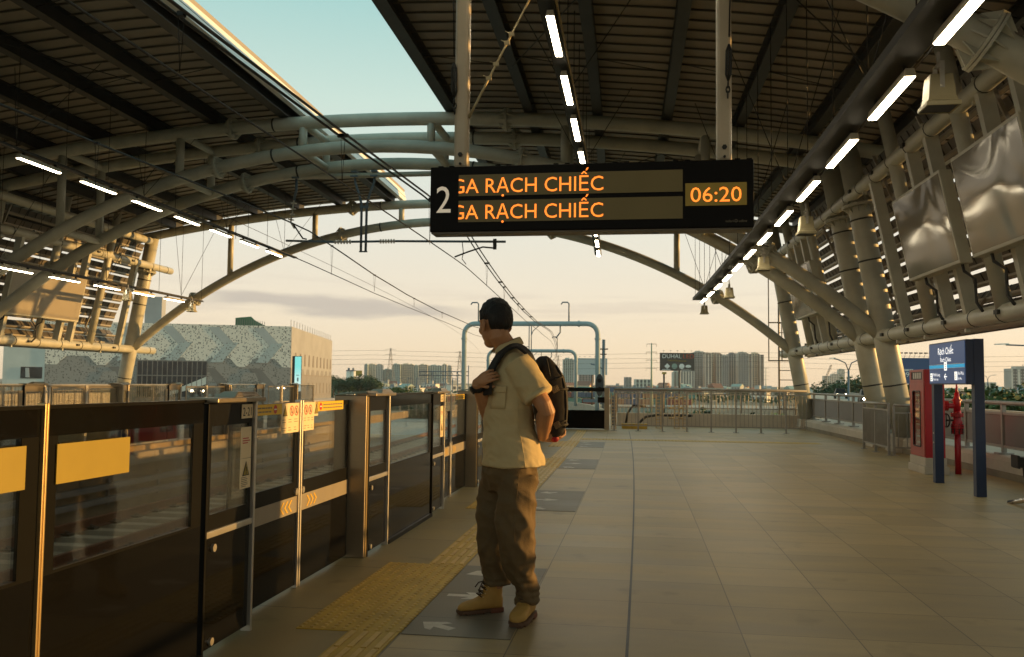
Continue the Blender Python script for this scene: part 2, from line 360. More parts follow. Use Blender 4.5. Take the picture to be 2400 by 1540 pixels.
mb.extr([(-2.36, -1.2), (-2.3, -1.2), (-2.3, -0.3), (-2.36, -0.3)], Y0, 30, 1.0); struct(mb.build('platform_wall', M['plaster_dark'], warp=True))

# tactile paving : a bar strip along the edge and dotted fields at the doors
ZONES = [(4.58, 6.35), (9.22, 10.97), (13.88, 15.65), (18.62, 20.41)]
mb = MB()
mb.box(-1.53, -1.265, Y0, 25.2, 0, 0.004, seg=1.0)
for a, b in ZONES: mb.box(-1.82, -1.532, a, b, 0, 0.004, seg=1.0)
mb.box(-1.26, 4.2, 21.2, 21.62, 0, 0.004)
def inz(y): return any(a <= y <= b for a, b in ZONES)
y = Y0
while y < 25:
    if not inz(y + 0.14):
        for k in range(4):
            n = -1.50 + 0.068 * k
            mb.box(n - 0.014, n + 0.014, y + 0.012, y + 0.283, 0.004, 0.009, 1)
    y += 0.295
def dome(n, y, r=0.0135):
    r *= 1.25
    k = 6; vs = [(n + r * math.cos(2 * PI * i / k), y + r * math.sin(2 * PI * i / k), 0.004) for i in range(k)] + [(n + 0.6 * r * math.cos(2 * PI * i / k), y + 0.6 * r * math.sin(2 * PI * i / k), 0.011) for i in range(k)]
    mb.add(vs, [[i, (i + 1) % k, k + (i + 1) % k, k + i] for i in range(k)] + [[k + i for i in range(k)]], 1)
for zi, (a, b) in enumerate(ZONES):
    st = 0.052 if zi < 2 else 0.075
    nn = int(0.54 / st); ny = int((b - a) / st)
    for i in range(nn):
        for j in range(ny): dome(-1.80 + 0.53 * i / (nn - 1), a + 0.03 + (b - a - 0.06) * j / (ny - 1), 0.0135 if zi < 2 else 0.02)
for i in range(70):
    for j in range(5): dome(-1.2 + i * 0.077, 21.24 + j * 0.085, 0.022)
struct(mb.build('tactile_paving', [M['tact'], M['tact_top']], warp=True))

# grey waiting areas and arrows
for i, (a, b) in enumerate(ZONES):
    mb = MB(); mb.box(-1.25, -0.678, a, b, 0, 0.004); struct(mb.build('waiting_area', M['pad'], warp=True, uv=True))
def arrow(cx, cy_, ang, L, Wd, name='floor_arrow'):
    # outline of a stubby arrow pointing +x
    sh = 0.17 * Wd
    pts = [(-L / 2, -sh), (0.0 * L, -sh), (-0.14 * L, -Wd / 2), (0.06 * L, -Wd / 2), (L / 2, 0), (0.06 * L, Wd / 2), (-0.14 * L, Wd / 2), (0.0, sh), (-L / 2, sh)]
    c, s = math.cos(ang), math.sin(ang)
    P = [(cx + x * c - y * s, cy_ + x * s + y * c, 0.0045) for x, y in pts]
    mb = MB(); mb.add(P, [[0, 1, 7, 8], [1, 2, 3, 4], [1, 4, 7], [4, 5, 6, 7]])
    struct(mb.build(name, M['arrow'], warp=True))
for i, (a, b) in enumerate(ZONES):
    c = (a + b) / 2
    arrow(-1.10, c - 0.70, R(148), 0.22, 0.17); arrow(-1.06, c - 0.01, R(0), 0.27, 0.17); arrow(-1.10, c + 0.64, R(205), 0.22, 0.17)

# rails
def rail_prof(n): return [(n - 0.06, -1.10), (n + 0.06, -1.10), (n + 0.06, -1.085), (n + 0.012, -1.07), (n + 0.012, -0.985), (n + 0.036, -0.975), (n + 0.036, -0.94), (n - 0.036, -0.94), (n - 0.036, -0.975), (n - 0.012, -0.985), (n - 0.012, -1.07), (n - 0.06, -1.085)]
for ci, c in enumerate((-4.05, -8.05)):
    for si, s_ in enumerate((-0.72, 0.72)):
        mb = MB(); mb.extr(rail_prof(c + s_), 0, 48, 1.0)
        tag(mb.build('running_rail', M['rust'], warp=True), ['%s rusty rail of the track beside the near platform', '%s rusty rail of the track beside the far platform'][ci] % ['left', 'right'][si], 'rail', 'rusty running rails between the platforms')
    for k in range(58):
        yy = 1.0 + 0.65 * k
        mb = MB(); mb.box(-1.2, 1.2, -0.12, 0.12, -0.1, 0.0)
        for s_ in (-0.72, 0.72):
            mb.box(s_ - 0.17, s_ + 0.17, -0.07, 0.07, 0.0, 0.035, 1)
            for t in (-0.1, 0.1): mb.tube([(s_ + t, -0.05, 0.04), (s_ + t * 0.7, 0, 0.07), (s_ + t, 0.05, 0.04)], 0.014, 5, 1)
        o = mb.build('sleeper', [M['sleeper'], M['dark']]) if (k == 0 and ci == 0) else None
        if o: SL = o
        else: o = SL.copy(); COL.objects.link(o)
        o.location = S(c, yy, -1.10); o.rotation_euler = (0, 0, hd(yy))
        tag(o, ['pale concrete sleeper under the track beside the near platform', 'pale concrete sleeper under the track beside the far platform'][ci], 'sleeper', ['near track sleepers', 'far track sleepers'][ci])
# cable runs and ledge below the far platform
for i, (z, r_) in enumerate([(-0.22, 0.09), (-0.66, 0.05), (-0.9, 0.05)]):
    mb = MB()
    if i == 0: mb.box(-9.74, -9.5, 6, 28, -0.32, -0.1, seg=1)
    else: mb.box(-9.70, -9.58, 6, 28, z - r_, z + r_, seg=1)
    for k in range(12):
        if i: mb.box(-9.75, -9.71, 6.4 + 1.8 * k, 6.46 + 1.8 * k, z - 0.12, z + 0.12)
    tag(mb.build('cable_duct', M['concrete' if i == 0 else 'panel'], warp=True), ['pale concrete ledge running along the top of the far platform edge', 'upper grey cable duct under the far platform ledge', 'lower grey cable duct under the far platform ledge'][i], 'cable duct')

# ------------------------------------------------------------------ platform screen doors
def plate(mb, y0, y1, z0, z1, m=0, t=0.014, n=0.0): mb.box(n - t / 2, n + t / 2, y0, y1, z0, z1, m)
def psd_fixed(y0, y1, n0, sgn, label, yellow=True, cat='screen panel', group=None):
    FB = M['black_frame'] if sgn > 0 else M['stainless']; HG = M['black_glass'] if sgn > 0 else M['glass']
    L = y1 - y0; org = S(n0, y0, 0); e = empty('screen_panel', org, label, cat, group, hd((y0 + y1) / 2))
    mb = MB(); plate(mb, 0.01, L - 0.01, 0.03, 0.62); mb.build('lower_panel', M['black_glass'], e)
    mb = MB(); plate(mb, 0.01, L - 0.01, 1.10, 1.195); mb.build('header_panel', HG, e)
    mb = MB(); plate(mb, 0.01, 0.07, 0.62, 1.10, t=0.013); plate(mb, 0.069, L - 0.099, 0.619, 0.632, t=0.0125); plate(mb, L - 0.10, L - 0.01, 0.62, 1.10, t=0.013); mb.build('frit_border', FB, e)
    mb = MB(); plate(mb, 0.07, L - 0.10, 0.62, 1.10, t=0.010); mb.build('glass_pane', M['glass'], e)
    mb = MB(); mb.box(-0.03, 0.03, 0, L, 0, 0.03); mb.build('sill', M['black_frame'] if sgn > 0 else M['alu'], e); mb = MB(); mb.box(-0.016, 0.016, 0, L, 1.195, 1.208); mb.build('top_rail', M['black_frame'] if sgn > 0 else M['alu'], e)
    mb = MB()
    for yy in (-0.035, L - 0.0):
        pass
    mb.box(-0.012, 0.022, -0.024, -0.014, 0, 1.215); mb.box(-0.012, 0.016, -0.014, -0.010, 0, 1.215); mb.box(-0.012, 0.022, -0.010, -0.001, 0, 1.215); mb.build('edge_post', M['brass'], e, bevel=0.004)
    if yellow:
        a = 0.06; mb = MB(); mb.box(sgn * 0.009, sgn * 0.013, a, a + 0.45, 0.93, 1.07); mb.build('yellow_sticker', M['yellow'], e)
    return e
def psd_emerg(y0, y1, n0, sgn, label, num=None, warn=False, group=None):
    L = y1 - y0; e = empty('emergency_panel', S(n0, y0, 0), label, 'emergency panel', group, hd((y0 + y1) / 2)); FB = M['black_frame'] if sgn > 0 else M['stainless']
    mb = MB(); plate(mb, 0.02, L - 0.02, 0.03, 0.552); mb.build('lower_panel', M['black_glass'], e)
    mb = MB(); plate(mb, 0.02, L - 0.02, 1.08, 1.19); plate(mb, 0.02, 0.06, 0.585, 1.08); plate(mb, L - 0.06, L - 0.02, 0.585, 1.08); plate(mb, 0.06, L - 0.06, 0.585, 0.66); mb.build('frit_border', FB, e)
    mb = MB(); plate(mb, 0.06, L - 0.06, 0.66, 1.08, t=0.010); mb.build('glass_pane', M['glass'], e)
    mb = MB(); mb.box(-0.02, 0.02, 0.01, L, 0.552, 0.585); mb.build('push_bar', M['alu'], e, bevel=0.005)
    mb = MB(); mb.box(-0.028, 0.028, L - 0.02, L, 0.0, 1.19); mb.build('edge_strip', M['alu'], e, bevel=0.003)
    mb = MB(); mb.box(-0.02, 0.02, 0, 0.018, 0.0, 1.19); mb.build('hinge_post', M['black_frame'], e, bevel=0.003)
    mb = MB(); mb.box(-0.075, 0.075, -0.02, L, 1.192, 1.216); mb.loft([[(-0.06, L * .35, 1.216), (0.06, L * .35, 1.216), (0.06, L - .02, 1.216), (-0.06, L - .02, 1.216)], [(-0.04, L * .5, 1.245), (0.04, L * .5, 1.245), (0.04, L - .06, 1.245), (-0.04, L - .06, 1.245)]], sm=False)
    mb.build('cap', M['stainless'], e, bevel=0.005)
    for z in (0.06, 0.50):
        mb = MB(); mb.cyl((sgn * 0.014, 0.10, z), (1, 0, 0), 0.019, 0.014, 12); mb.build('lock', M['alu'], e)
    if num:
        mb = MB(); mb.box(sgn * 0.009, sgn * 0.012, L - 0.155, L - 0.025, 1.105, 1.178); mb.build('number_plate', M['sticker'], e, bevel=0.001)
        Mx = Matrix.Translation((sgn * 0.0135, L - 0.09, 1.118)) @ Matrix(((0, 0, 1, 0), (1, 0, 0, 0), (0, 1, 0, 0), (0, 0, 0, 1)))
        mb = MB(); put_text(mb, num, Mx, 0.063, 'CENTER', width=0.10); mb.build('number', M['ink'], e)
    if warn:
        mb = MB(); mb.box(sgn * 0.009, sgn * 0.012, L - 0.155, L - 0.035, 0.90, 1.06); mb.box(sgn * 0.009, sgn * 0.0125, L - 0.155, L - 0.035, 0.745, 0.898)
        mb.build('warning_sticker', M['sticker'], e)
        x = sgn * 0.0135; mb = MB()
        mb.poly([(x, L - 0.135, 0.81), (x, L - 0.055, 0.81), (x, L - 0.095, 0.885)], 0.001, (sgn, 0, 0), 1)
        mb.poly([(x + sgn * .0012, L - 0.125, 0.815), (x + sgn * .0012, L - 0.065, 0.815), (x + sgn * .0012, L - 0.095, 0.873)], 0.001, (sgn, 0, 0), 0)
        mb.box(x + sgn * .002, x + sgn * .0035, L - 0.098, L - 0.092, 0.832, 0.856, 1); mb.box(x + sgn * .002, x + sgn * .0035, L - 0.098, L - 0.092, 0.820, 0.826, 1)
        mb.build('warning_triangle', [M['yellow'], M['ink']], e)
        mb = MB(); random.seed(3)
        for k in range(6):
            w = 0.05 + 0.04 * random.random(); mb.box(x, x + sgn * 0.0008, L - 0.147, L - 0.147 + w, 0.80 - 0.009 * k, 0.8035 - 0.009 * k)
        mb.build('small_print', M['grey_ink'], e)
        mb = MB()
        for k, w in enumerate((0.07, 0.085, 0.06)): mb.box(x, x + sgn * 0.0008, L - 0.14, L - 0.14 + w, 1.0 - 0.012 * k, 1.005 - 0.012 * k)
        mb.build('red_print', M['red'], e)
    return e
def chevrons(mb, yc, sgn, d, m=0):
    for k in range(3):
        y = yc + d * (k - 1) * 0.062; x = sgn * 0.0125
        for s_ in (1, -1):
            a = Vector((x, y + d * 0.022, 0.0)); b = Vector((x, y - d * 0.022, s_ * 0.036)); o = Vector((0, 0.019, 0))
            mb.add([a, a + o, b + o, b], [[0, 1, 2, 3]], m)
def ring_mark(mb, y, z, r, x, sgn, m_red, m_ink):
    k = 18; P = lambda rr, i: (x, y + rr * math.cos(2 * PI * i / k), z + rr * math.sin(2 * PI * i / k))
    mb.add([P(r, i) for i in range(k)] + [P(r * 0.8, i) for i in range(k)], [[i, (i + 1) % k, k + (i + 1) % k, k + i] for i in range(k)], m_red)
    x2 = x + sgn * 0.0006
    mb.add([(x2, y - r * .62, z + r * .5), (x2, y - r * .5, z + r * .62), (x2, y + r * .62, z - r * .5), (x2, y + r * .5, z - r * .62)], [[0, 1, 2, 3]], m_red)
    mb.add([(x, y - r * .16, z - r * .5), (x, y + r * .16, z - r * .5), (x, y + r * .16, z + r * .2), (x, y - r * .16, z + r * .2)], [[0, 1, 2, 3]], m_ink)
    mb.add([(x, y - r * .12, z + r * .27), (x, y + r * .12, z + r * .27), (x, y + r * .12, z + r * .5), (x, y - r * .12, z + r * .5)], [[0, 1, 2, 3]], m_ink)
def psd_leaf(y0, y1, n0, sgn, d, label, detail=True, group=None):
    # d = +1 : slides towards +y
    L = y1 - y0; e = empty('sliding_door', S(n0, y0, 0), label, 'door leaf', group, hd((y0 + y1) / 2)); FB = M['black_frame'] if sgn > 0 else M['stainless']
    mb = MB(); plate(mb, 0.0, L, 0.02, 0.474); mb.build('lower_panel', M['black_glass'], e)
    mb = MB(); plate(mb, 0.0, L, 0.576, 0.665, t=0.013); ya = (L - 0.07, L - 0.0) if d < 0 else (0.0, 0.07); yb = (0, 0.03) if d < 0 else (L - 0.03, L)
    plate(mb, *ya, 0.665, 1.165, t=0.013); plate(mb, *yb, 0.665, 1.165, t=0.013); plate(mb, min(ya[1], yb[1]), max(ya[0], yb[0]), 1.13, 1.165, t=0.013); mb.build('frit_border', FB, e)
    mb = MB(); plate(mb, min(ya[1], yb[1]), max(ya[0], yb[0]), 0.665, 1.13, t=0.010); mb.build('glass_pane', M['glass'], e)
    mb = MB(); plate(mb, 0.0, L, 0.474, 0.576, t=0.02); mb.build('steel_band', M['dband'], e)
    mb = MB(); yc = L - 0.20 if d < 0 else 0.20; mb2 = MB(); chevrons(mb2, yc, sgn, d); mb2.v = [v + Vector((0, 0, 0.525)) for v in mb2.v]; mb2.build('chevrons', M['chev'], e)
    mb = MB(); ye = (L - 0.012, L + 0.006) if d < 0 else (-0.006, 0.012); mb.box(-0.022, 0.022, *ye, 0.0, 1.18); mb.build('leading_edge', M['alu'], e, bevel=0.003)
    mb = MB(); mb.cyl((sgn * 0.013, L - 0.04 if d < 0 else 0.04, 0.605), (1, 0, 0), 0.022, 0.016, 14); mb.build('keyhole', M['alu'], e)
    if detail:
        x = sgn * 0.0105; mb = MB()
        a, b = (0.02, L - 0.29) if d < 0 else (0.245, 0.81)
        mb.box(sgn * 0.008, x, a, b, 1.10, 1.163, 0)
        yc = b - 0.10 if d < 0 else a + 0.10; k = 16
        x2 = x + sgn * 0.001
        mb.add([(x2, yc + 0.026 * math.cos(2 * PI * i / k), 1.131 + 0.026 * math.sin(2 * PI * i / k)) for i in range(k)], [list(range(k))], 1)
        mb.quad((x2 + sgn * .0008, yc - 0.019, 1.127), (x2 + sgn * .0008, yc + 0.019, 1.127), (x2 + sgn * .0008, yc + 0.019, 1.135), (x2 + sgn * .0008, yc - 0.019, 1.135), 2)
        for r_ in range(2):
            yy = (a + 0.01) if d < 0 else (yc + 0.05); end = (yc - 0.05) if d < 0 else (b - 0.02); random.seed(r_ + 5)
            while yy < end - 0.02:
                w = random.choice((0.02, 0.03, 0.045)); w = min(w, end - yy); mb.box(x2 - sgn * .001, x2, yy, yy + w, 1.137 - 0.022 * r_, 1.146 - 0.022 * r_, 3); yy += w + 0.009
        mb.build('yellow_notice', [M['notice'], M['red'], M['white'], M['grey_ink']], e)
        mb = MB()
        a, b = (L - 0.29, L - 0.015) if d < 0 else (0.03, 0.22)
        mb.box(sgn * 0.0075, x, a, b, 0.98, 1.163, 0)
        n_ = 2 if d < 0 else 2; w0 = b - 0.11 if d < 0 else a + 0.01
        for k in range(n_):
            ring_mark(mb, (b - 0.045 - 0.075 * k) if d < 0 else (a + 0.045 + 0.075 * k), 1.115, 0.032, x + sgn * .001, sgn, 1, 2)
        yt = a + 0.05 if d < 0 else b + 0.04
        if d > 0: mb.box(sgn * 0.0075, x, b, b + 0.075, 1.07, 1.163, 0)
        mb.poly([(x + sgn * .0006, yt - 0.036, 1.085), (x + sgn * .0006, yt + 0.036, 1.085), (x + sgn * .0006, yt, 1.15)], 0.0006, (sgn, 0, 0), 2)
        mb.poly([(x + sgn * .0014, yt - 0.028, 1.089), (x + sgn * .0014, yt + 0.028, 1.089), (x + sgn * .0014, yt, 1.141)], 0.0006, (sgn, 0, 0), 3)
        random.seed(11)
        for c_ in range(3):
            for k in range(4):
                ya_ = a + 0.012 + c_ * (b - a) / 3; w = (0.4 + 0.5 * random.random()) * (b - a) / 3 * 0.8
                mb.box(x, x + sgn * .0006, ya_, ya_ + w, 1.06 - 0.015 * k - (0.02 if k > 1 else 0), 1.064 - 0.015 * k - (0.02 if k > 1 else 0), 4)
        mb.build('pictogram_sheet', [M['sticker'], M['red'], M['ink'], M['yellow'], M['grey_ink']], e)
    return e
def psd_pillar(y0, y1, n0, sgn, label, group=None):
    L = y1 - y0; e = empty('screen_pillar', S(n0, y0, 0), label, 'pillar', group, hd(y0))
    f = 0.008 * sgn; b = -0.24 * sgn
    mb = MB(); mb.box(min(f, b), max(f, b), 0, L, 0, 1.20); mb.build('casing', M['stainless'], e, bevel=0.006)
    mb = MB(); mb.loft([[(b, -0.02, 1.201), (f + .02 * sgn, -0.02, 1.215), (f + .02 * sgn, L + .3, 1.215), (b, L + .3, 1.201)], [(b * 0.8, 0.0, 1.215), (f * 0.4, 0.0, 1.232), (f * 0.4, L + .24, 1.232), (b * 0.8, L + .24, 1.215)]], sm=False); mb.build('cap', M['stainless'], e, bevel=0.004)
    mb = MB(); mb.box(min(f, f + 0.006 * sgn), max(f, f + 0.006 * sgn), L - 0.03, L + 0.004, 0.0, 1.2); mb.build('edge_strip', M['brass'], e)
    return e
def psd_line(n0, sgn, side, ylo, yhi, first):
    P0, per = 6.465, 4.635
    dg = 'door leaves of the %s screen' % side; pg = 'pillars of the %s screen' % side; fg = 'long glass panels of the %s screen' % side; eg = 'emergency panels of the %s screen' % side
    for k in range(-2, 5):
        b = P0 + k * per; w = {-2: 'behind the camera', -1: 'nearest the camera', 0: 'at its first pillar', 1: 'beside the second pillar', 2: 'beside the third pillar', 3: 'beside the fourth pillar', 4: 'at the far end'}[k]
        items = [('P', b, b + 0.045), ('E', b + 0.05, b + 0.585), ('F', b + 0.61, b + 2.14), ('E2', b + 2.15, b + 2.675), ('DL', b + 2.68, b + 3.64), ('DR', b + 3.67, b + 4.62)]
        for t, a, c in items:
            if c < ylo or a > yhi or (side == 'near' and k == -1 and t in 'PE'): continue
            if side == 'near' and k == -1 and t == 'F': a, c = 2.83, 3.965
            nd = n0 - sgn * 0.13
            S_ = 'of the %s screen' % side
            if t == 'P': psd_pillar(a, c, n0, sgn, 'brushed steel pillar %s, %s' % (S_, w), pg)
            elif t == 'E': psd_emerg(a, c, n0, sgn, 'narrow glass panel past the pillar %s, %s' % (S_, w), None, False, eg)
            elif t == 'F': psd_fixed(a + 0.0, c, n0, sgn, 'long dark glass panel %s, %s' % (S_, w), (side == 'near' and k == -1), group=fg)
            elif t == 'E2':
                psd_emerg(a, c, n0, sgn, 'dark emergency panel before the doors %s, %s' % (S_, w), ('2-21' if k == -1 else '2-22') if side == 'near' else None, side == 'near' and k in (-1, 0), eg)
            elif t == 'DL': psd_leaf(a, c, nd, sgn, -1, 'left glass door leaf %s, %s' % (S_, w), side == 'near', dg)
            else: psd_leaf(a, c, nd, sgn, 1, 'right glass door leaf %s, %s' % (S_, w), side == 'near', dg)
psd_line(-2.06, 1, 'near', 1.5, 26.0, 0)
psd_line(-9.94, -1, 'far', 9.0, 27.0, 0)
# the panel beside the camera carries its own yellow sticker end
e = psd_fixed(1.22, 2.815, -2.06, 1, 'long dark glass screen panel cut by the left edge of the photo', False, group='long glass panels of the near screen')
mb = MB(); mb.box(0.009, 0.013, 1.03, 1.51, 0.93, 1.075); mb.build('yellow_sticker', M['yellow'], e)
# end gate closing the screen across the platform
e = empty('end_gate', S(-2.0, 26.1, 0), 'black glass end gate closing off the platform beside the fence', 'gate')
mb = MB(); mb.box(0.0, 1.22, -0.007, 0.007, 0.02, 0.55); mb.build('lower_panel', M['black_glass'], e)
mb = MB(); mb.box(0.0, 1.22, -0.007, 0.007, 1.09, 1.2); mb.box(1.02, 1.22, -0.006, 0.006, 0.77, 0.93); mb.build('header_panel', M['black_frame'], e)
mb = MB(); mb.box(0.0, 1.22, -0.005, 0.005, 0.55, 1.09); mb.build('glass_pane', M['glass'], e)
mb = MB(); mb.box(1.22, 1.36, -0.06, 0.06, 0.0, 1.21); mb.build('gate_post', M['stainless'], e, bevel=0.006)
# ------------------------------------------------------------------ arched steel frames
NC = -6.05                               # centre line between the two platforms
def zl(d): return 6.6 - (16.4 - math.sqrt(max(0, 16.4 ** 2 - d * d)))
def zu(d): return 7.21 - d * d / 114.0
def dcol(z): return 11.49 - 0.177 * z
def flange(mb, c, ax, r, n=20):
    c = Vector(c); ax = Vector(ax).normalized()
    mb.cyl(c + ax * 0.016, ax, r, 0.026, n); mb.cyl(c - ax * 0.016, ax, r, 0.026, n)
    u = ax.cross(Vector((0, 1, 0))).normalized(); w = ax.cross(u)
    for k in range(10):
        a = 2 * PI * k / 10; q = u * math.cos(a) + w * math.sin(a); t = ax.cross(q) * 0.006
        for s_ in (1, -1):
            p0 = c + q * r * 0.62 + ax * s_ * 0.03; p1 = c + q * r * 0.97 + ax * s_ * 0.03; p2 = c + q * r * 0.62 + ax * s_ * 0.16
            mb.add([p0 - t, p1 - t, p2 - t, p0 + t, p1 + t, p2 + t], [[0, 1, 2], [5, 4, 3], [0, 1, 4, 3], [1, 2, 5, 4], [2, 0, 3, 5]])
def dec(o): o['label'] = o['label']; return o
def arch(Y, label, sides=(1, -1), dmax=12.6, cross=None, plinth=(1, -1)):
    e = empty('roof_arch', S(NC, Y, 0), label, 'steel arch', 'arched steel frames carrying the roofs')
    I = lambda d, z, y=0.0: (d, y, z)
    mb = MB(); mb.tube([I(-dmax + 2 * dmax * k / 40, zu(-dmax + 2 * dmax * k / 40)) for k in range(41)], 0.15, 16); mb.build('upper_tube', M['steel'], e)
    mb = MB(); mb.tube([I(-11.03 + 22.06 * k / 60, zl(-11.03 + 22.06 * k / 60)) for k in range(61)], 0.145, 16); mb.build('lower_arch', M['steel'], e)
    for s_ in sides:
        mb = MB(); mb.tube([I(s_ * dcol(z), z) for z in (0.28, 2.3, 4.4, 6.25)], [0.225, 0.225, 0.22, 0.215], 20)
        mb.build('column', M['steel'], e)
        for z in (1.35, 3.9, 4.75): mb = MB(); mb.tube([(s_ * dcol(z + t * 0.03), 0, z + t * 0.03) for t in (-.5, .5)], 0.232, 20); mb.build('clamp_band', M['band'], e)
        mb = MB(); flange(mb, (s_ * dcol(5.05), 0, 5.05), (-s_ * 0.177, 0, 1), 0.34); mb.build('column_flange', M['steel'], e)
        if s_ in plinth:
            mb = MB(); mb.box(s_ * 11.5 - 0.32, s_ * 11.5 + 0.32, -0.32, 0.32, 0.0, 0.3); mb.box(s_ * 11.5 - 0.36, s_ * 11.5 + 0.36, -0.36, 0.36, 0.0, 0.1); mb.build('plinth', M['plaster'], e, bevel=0.01)
    for d in (-7.5, -4.5, -1.5, 1.5, 4.5, 7.5):
        mb = MB(); mb.tube([I(d, zl(d)), I(d, zu(d))], 0.095, 12); mb.build('strut', M['steel'], e)
    for d, z, f in [(-3.2, zu(3.2), -3.2 / 57), (3.2, zu(3.2), 3.2 / 57), (-3.55, zl(3.55), -.216), (3.55, zl(3.55), .216), (-8.75, zl(8.75), -.63), (8.75, zl(8.75), .63)]:
        mb = MB(); flange(mb, I(d, z), (1, 0, -f), 0.26); mb.build('flange', M['steel'], e)
    for d, zf, sl in [(-2.2, zl, 1), (2.2, zl, 1), (-2.2, zu, 1), (2.2, zu, 1)]:
        mb = MB(); mb.tube([I(d - .02, zf(d - .02)), I(d + .02, zf(d + .02))], 0.153, 16); mb.build('pipe_band', M['band'], e)
    if cross:
        for d in (-7.5, -4.5, -1.5, 1.5, 4.5, 7.5):
            mb = MB(); mb.tube([I(d, zu(d) - 0.02, 0), I(d + 0.0, zu(d) - 0.02, cross)], 0.09, 10); mb.build('cross_tube', M['steel'], e); mb = MB(); mb.tube([I(d, zl(d), 0), I(d, zl(d), cross)], 0.085, 10); mb.build('cross_tube', M['steel'], e)
    return e
arch(19.2, 'nearer arch of the double steel frame behind the hanging display', cross=1.6)
arch(20.8, 'farther arch of the double steel frame behind the hanging display')
arch(28.6, 'single steel arch closing the far end of the station roofs')
arch(7.5, 'thick steel arch cutting the upper right corner of the photo', plinth=(1,))

# catenary beam below the double frame
e = empty('catenary_beam', S(NC - 3.4, 20.8, 6.33), 'thin pale pipe slung under the farther arch, carrying the insulated hangers', 'pipe beam')
mb = MB(); mb.tube([(0, 0, 0), (7.5, 0, 0)], 0.065, 12); mb.build('pipe', M['steel'], e)
for d in (1.9, 5.2):
    mb = MB(); mb.tube([(d, 0, 0), (d, 0, 0.28)], 0.06, 10); mb.build('stub', M['steel'], e)

# ------------------------------------------------------------------ the two roofs
def zdeck(d): return zu(d) + 0.15 + 0.30
def isec(n, z, w=0.17, h=0.30, t=0.02):
    return [(n - w / 2, z), (n + w / 2, z), (n + w / 2, z + t), (n + t / 2, z + t), (n + t / 2, z + h - t), (n + w / 2, z + h - t), (n + w / 2, z + h), (n - w / 2, z + h), (n - w / 2, z + h - t), (n - t / 2, z + h - t), (n - t / 2, z + t), (n - w / 2, z + t)]
RY0, RY1 = -14, 29.6
def roof(sgn, label):
    base = S(NC + sgn * 2, RY0, 7); e = empty('canopy_roof', base, label, 'roof')
    ds = [1.75 + (13.2 - 1.75) * k / 10 for k in range(11)]
    prof = [(NC + sgn * d, zdeck(d)) for d in ds] + [(NC + sgn * d, zdeck(d) + 0.1) for d in ds[::-1]]
    mb = MB(); mb.extr(prof, RY0, RY1, 1.0, 0)
    y = RY0 + 0.2
    while y < RY1:
        p = [(NC + sgn * d, zdeck(d) - 0.032) for d in ds] + [(NC + sgn * d, zdeck(d) - 0.001) for d in ds[::-1]]
        mb.extr(p, y, y + 0.022, 1, 1); y += 0.41
    mb.build('deck', [M['deck'], M['rib']], e, warp=True, org=base)
    for d in (1.95, 3.7, 5.2, 6.7, 8.2, 9.7, 11.2, 12.7):
        mb = MB(); mb.extr(isec(NC + sgn * d, zu(d) + 0.15, w=0.2 if d > 2 else 0.24), RY0, RY1 - 0.2, 1.0); mb.build('purlin', M['purlin'], e, warp=True, org=base)
    d = 1.72; z = zdeck(d)
    q = sgn; up = .5 if sgn > 0 else .29  # right upstand raised, out of sight, to shade the left fascia
    mb = MB(); lo = .16 if sgn < 0 else .02; ow = .14 if sgn < 0 else .04
    mb.extr([(NC + q * d, z - lo), (NC + q * (d - ow), z - lo), (NC + q * (d - ow * .65), z + 0.03), (NC + q * d, z + 0.03)], RY0, RY1 + .1, 1.0, 0)
    mb.extr([(NC + q * d, z + 0.034), (NC + q * (d - .075), z + 0.034), (NC + q * (d - .07), z + 0.05), (NC + q * d, z + 0.05)], RY0, RY1 + .1, 1.0, 1)
    mb.extr([(NC + q * d, z + 0.054), (NC + q * (d - .085), z + 0.054), (NC + q * (d - .045), z + 0.21), (NC + q * d, z + 0.21)], RY0, RY1 + .1, 1.0, 0)
    mb.extr([(NC + q * d, z + 0.214), (NC + q * (d - .02), z + 0.214), (NC + q * (d - .06), z + up), (NC + q * d, z + up)], RY0, RY1 + .1, 1.0, 2)
    mb.build('fascia', [M['fascia'], M['dark'], M['fascia_cap']], e, warp=True, org=base)
    for y in (9.0, 12.6, 16.2, 23.5):
        dd = [1.95, 3.7, 5.2, 6.7, 8.2, 9.7, 11.2]
        for a, b in zip(dd[:-1], dd[1:]): mb = MB(); mb.tube([(NC + sgn * a, y, zu(a) + 0.33), (NC + sgn * b, y + 0.25, zu(b) + 0.22)], 0.008, 5); mb.build('tie_rod', M['wire'], e, warp=True, org=base)
    for y, a, b, dy in [(9.6, 6.7, 3.7, 6.5), (10.5, 6.7, 11.2, 6.5), (22, 6.7, 3.7, 5), (22, 6.7, 11.2, 5)]:
        mb = MB(); mb.tube([(NC + sgn * a, y, zu(a) + 0.15), (NC + sgn * b, y + dy, zu(b) + 0.05)], 0.011, 5); mb.build('brace_wire', M['wire'], e, warp=True, org=base)
    return e
roof(1, 'dark ribbed canopy roof over the platform where the man stands')
roof(-1, 'dark ribbed canopy roof with white edge over the far platform')

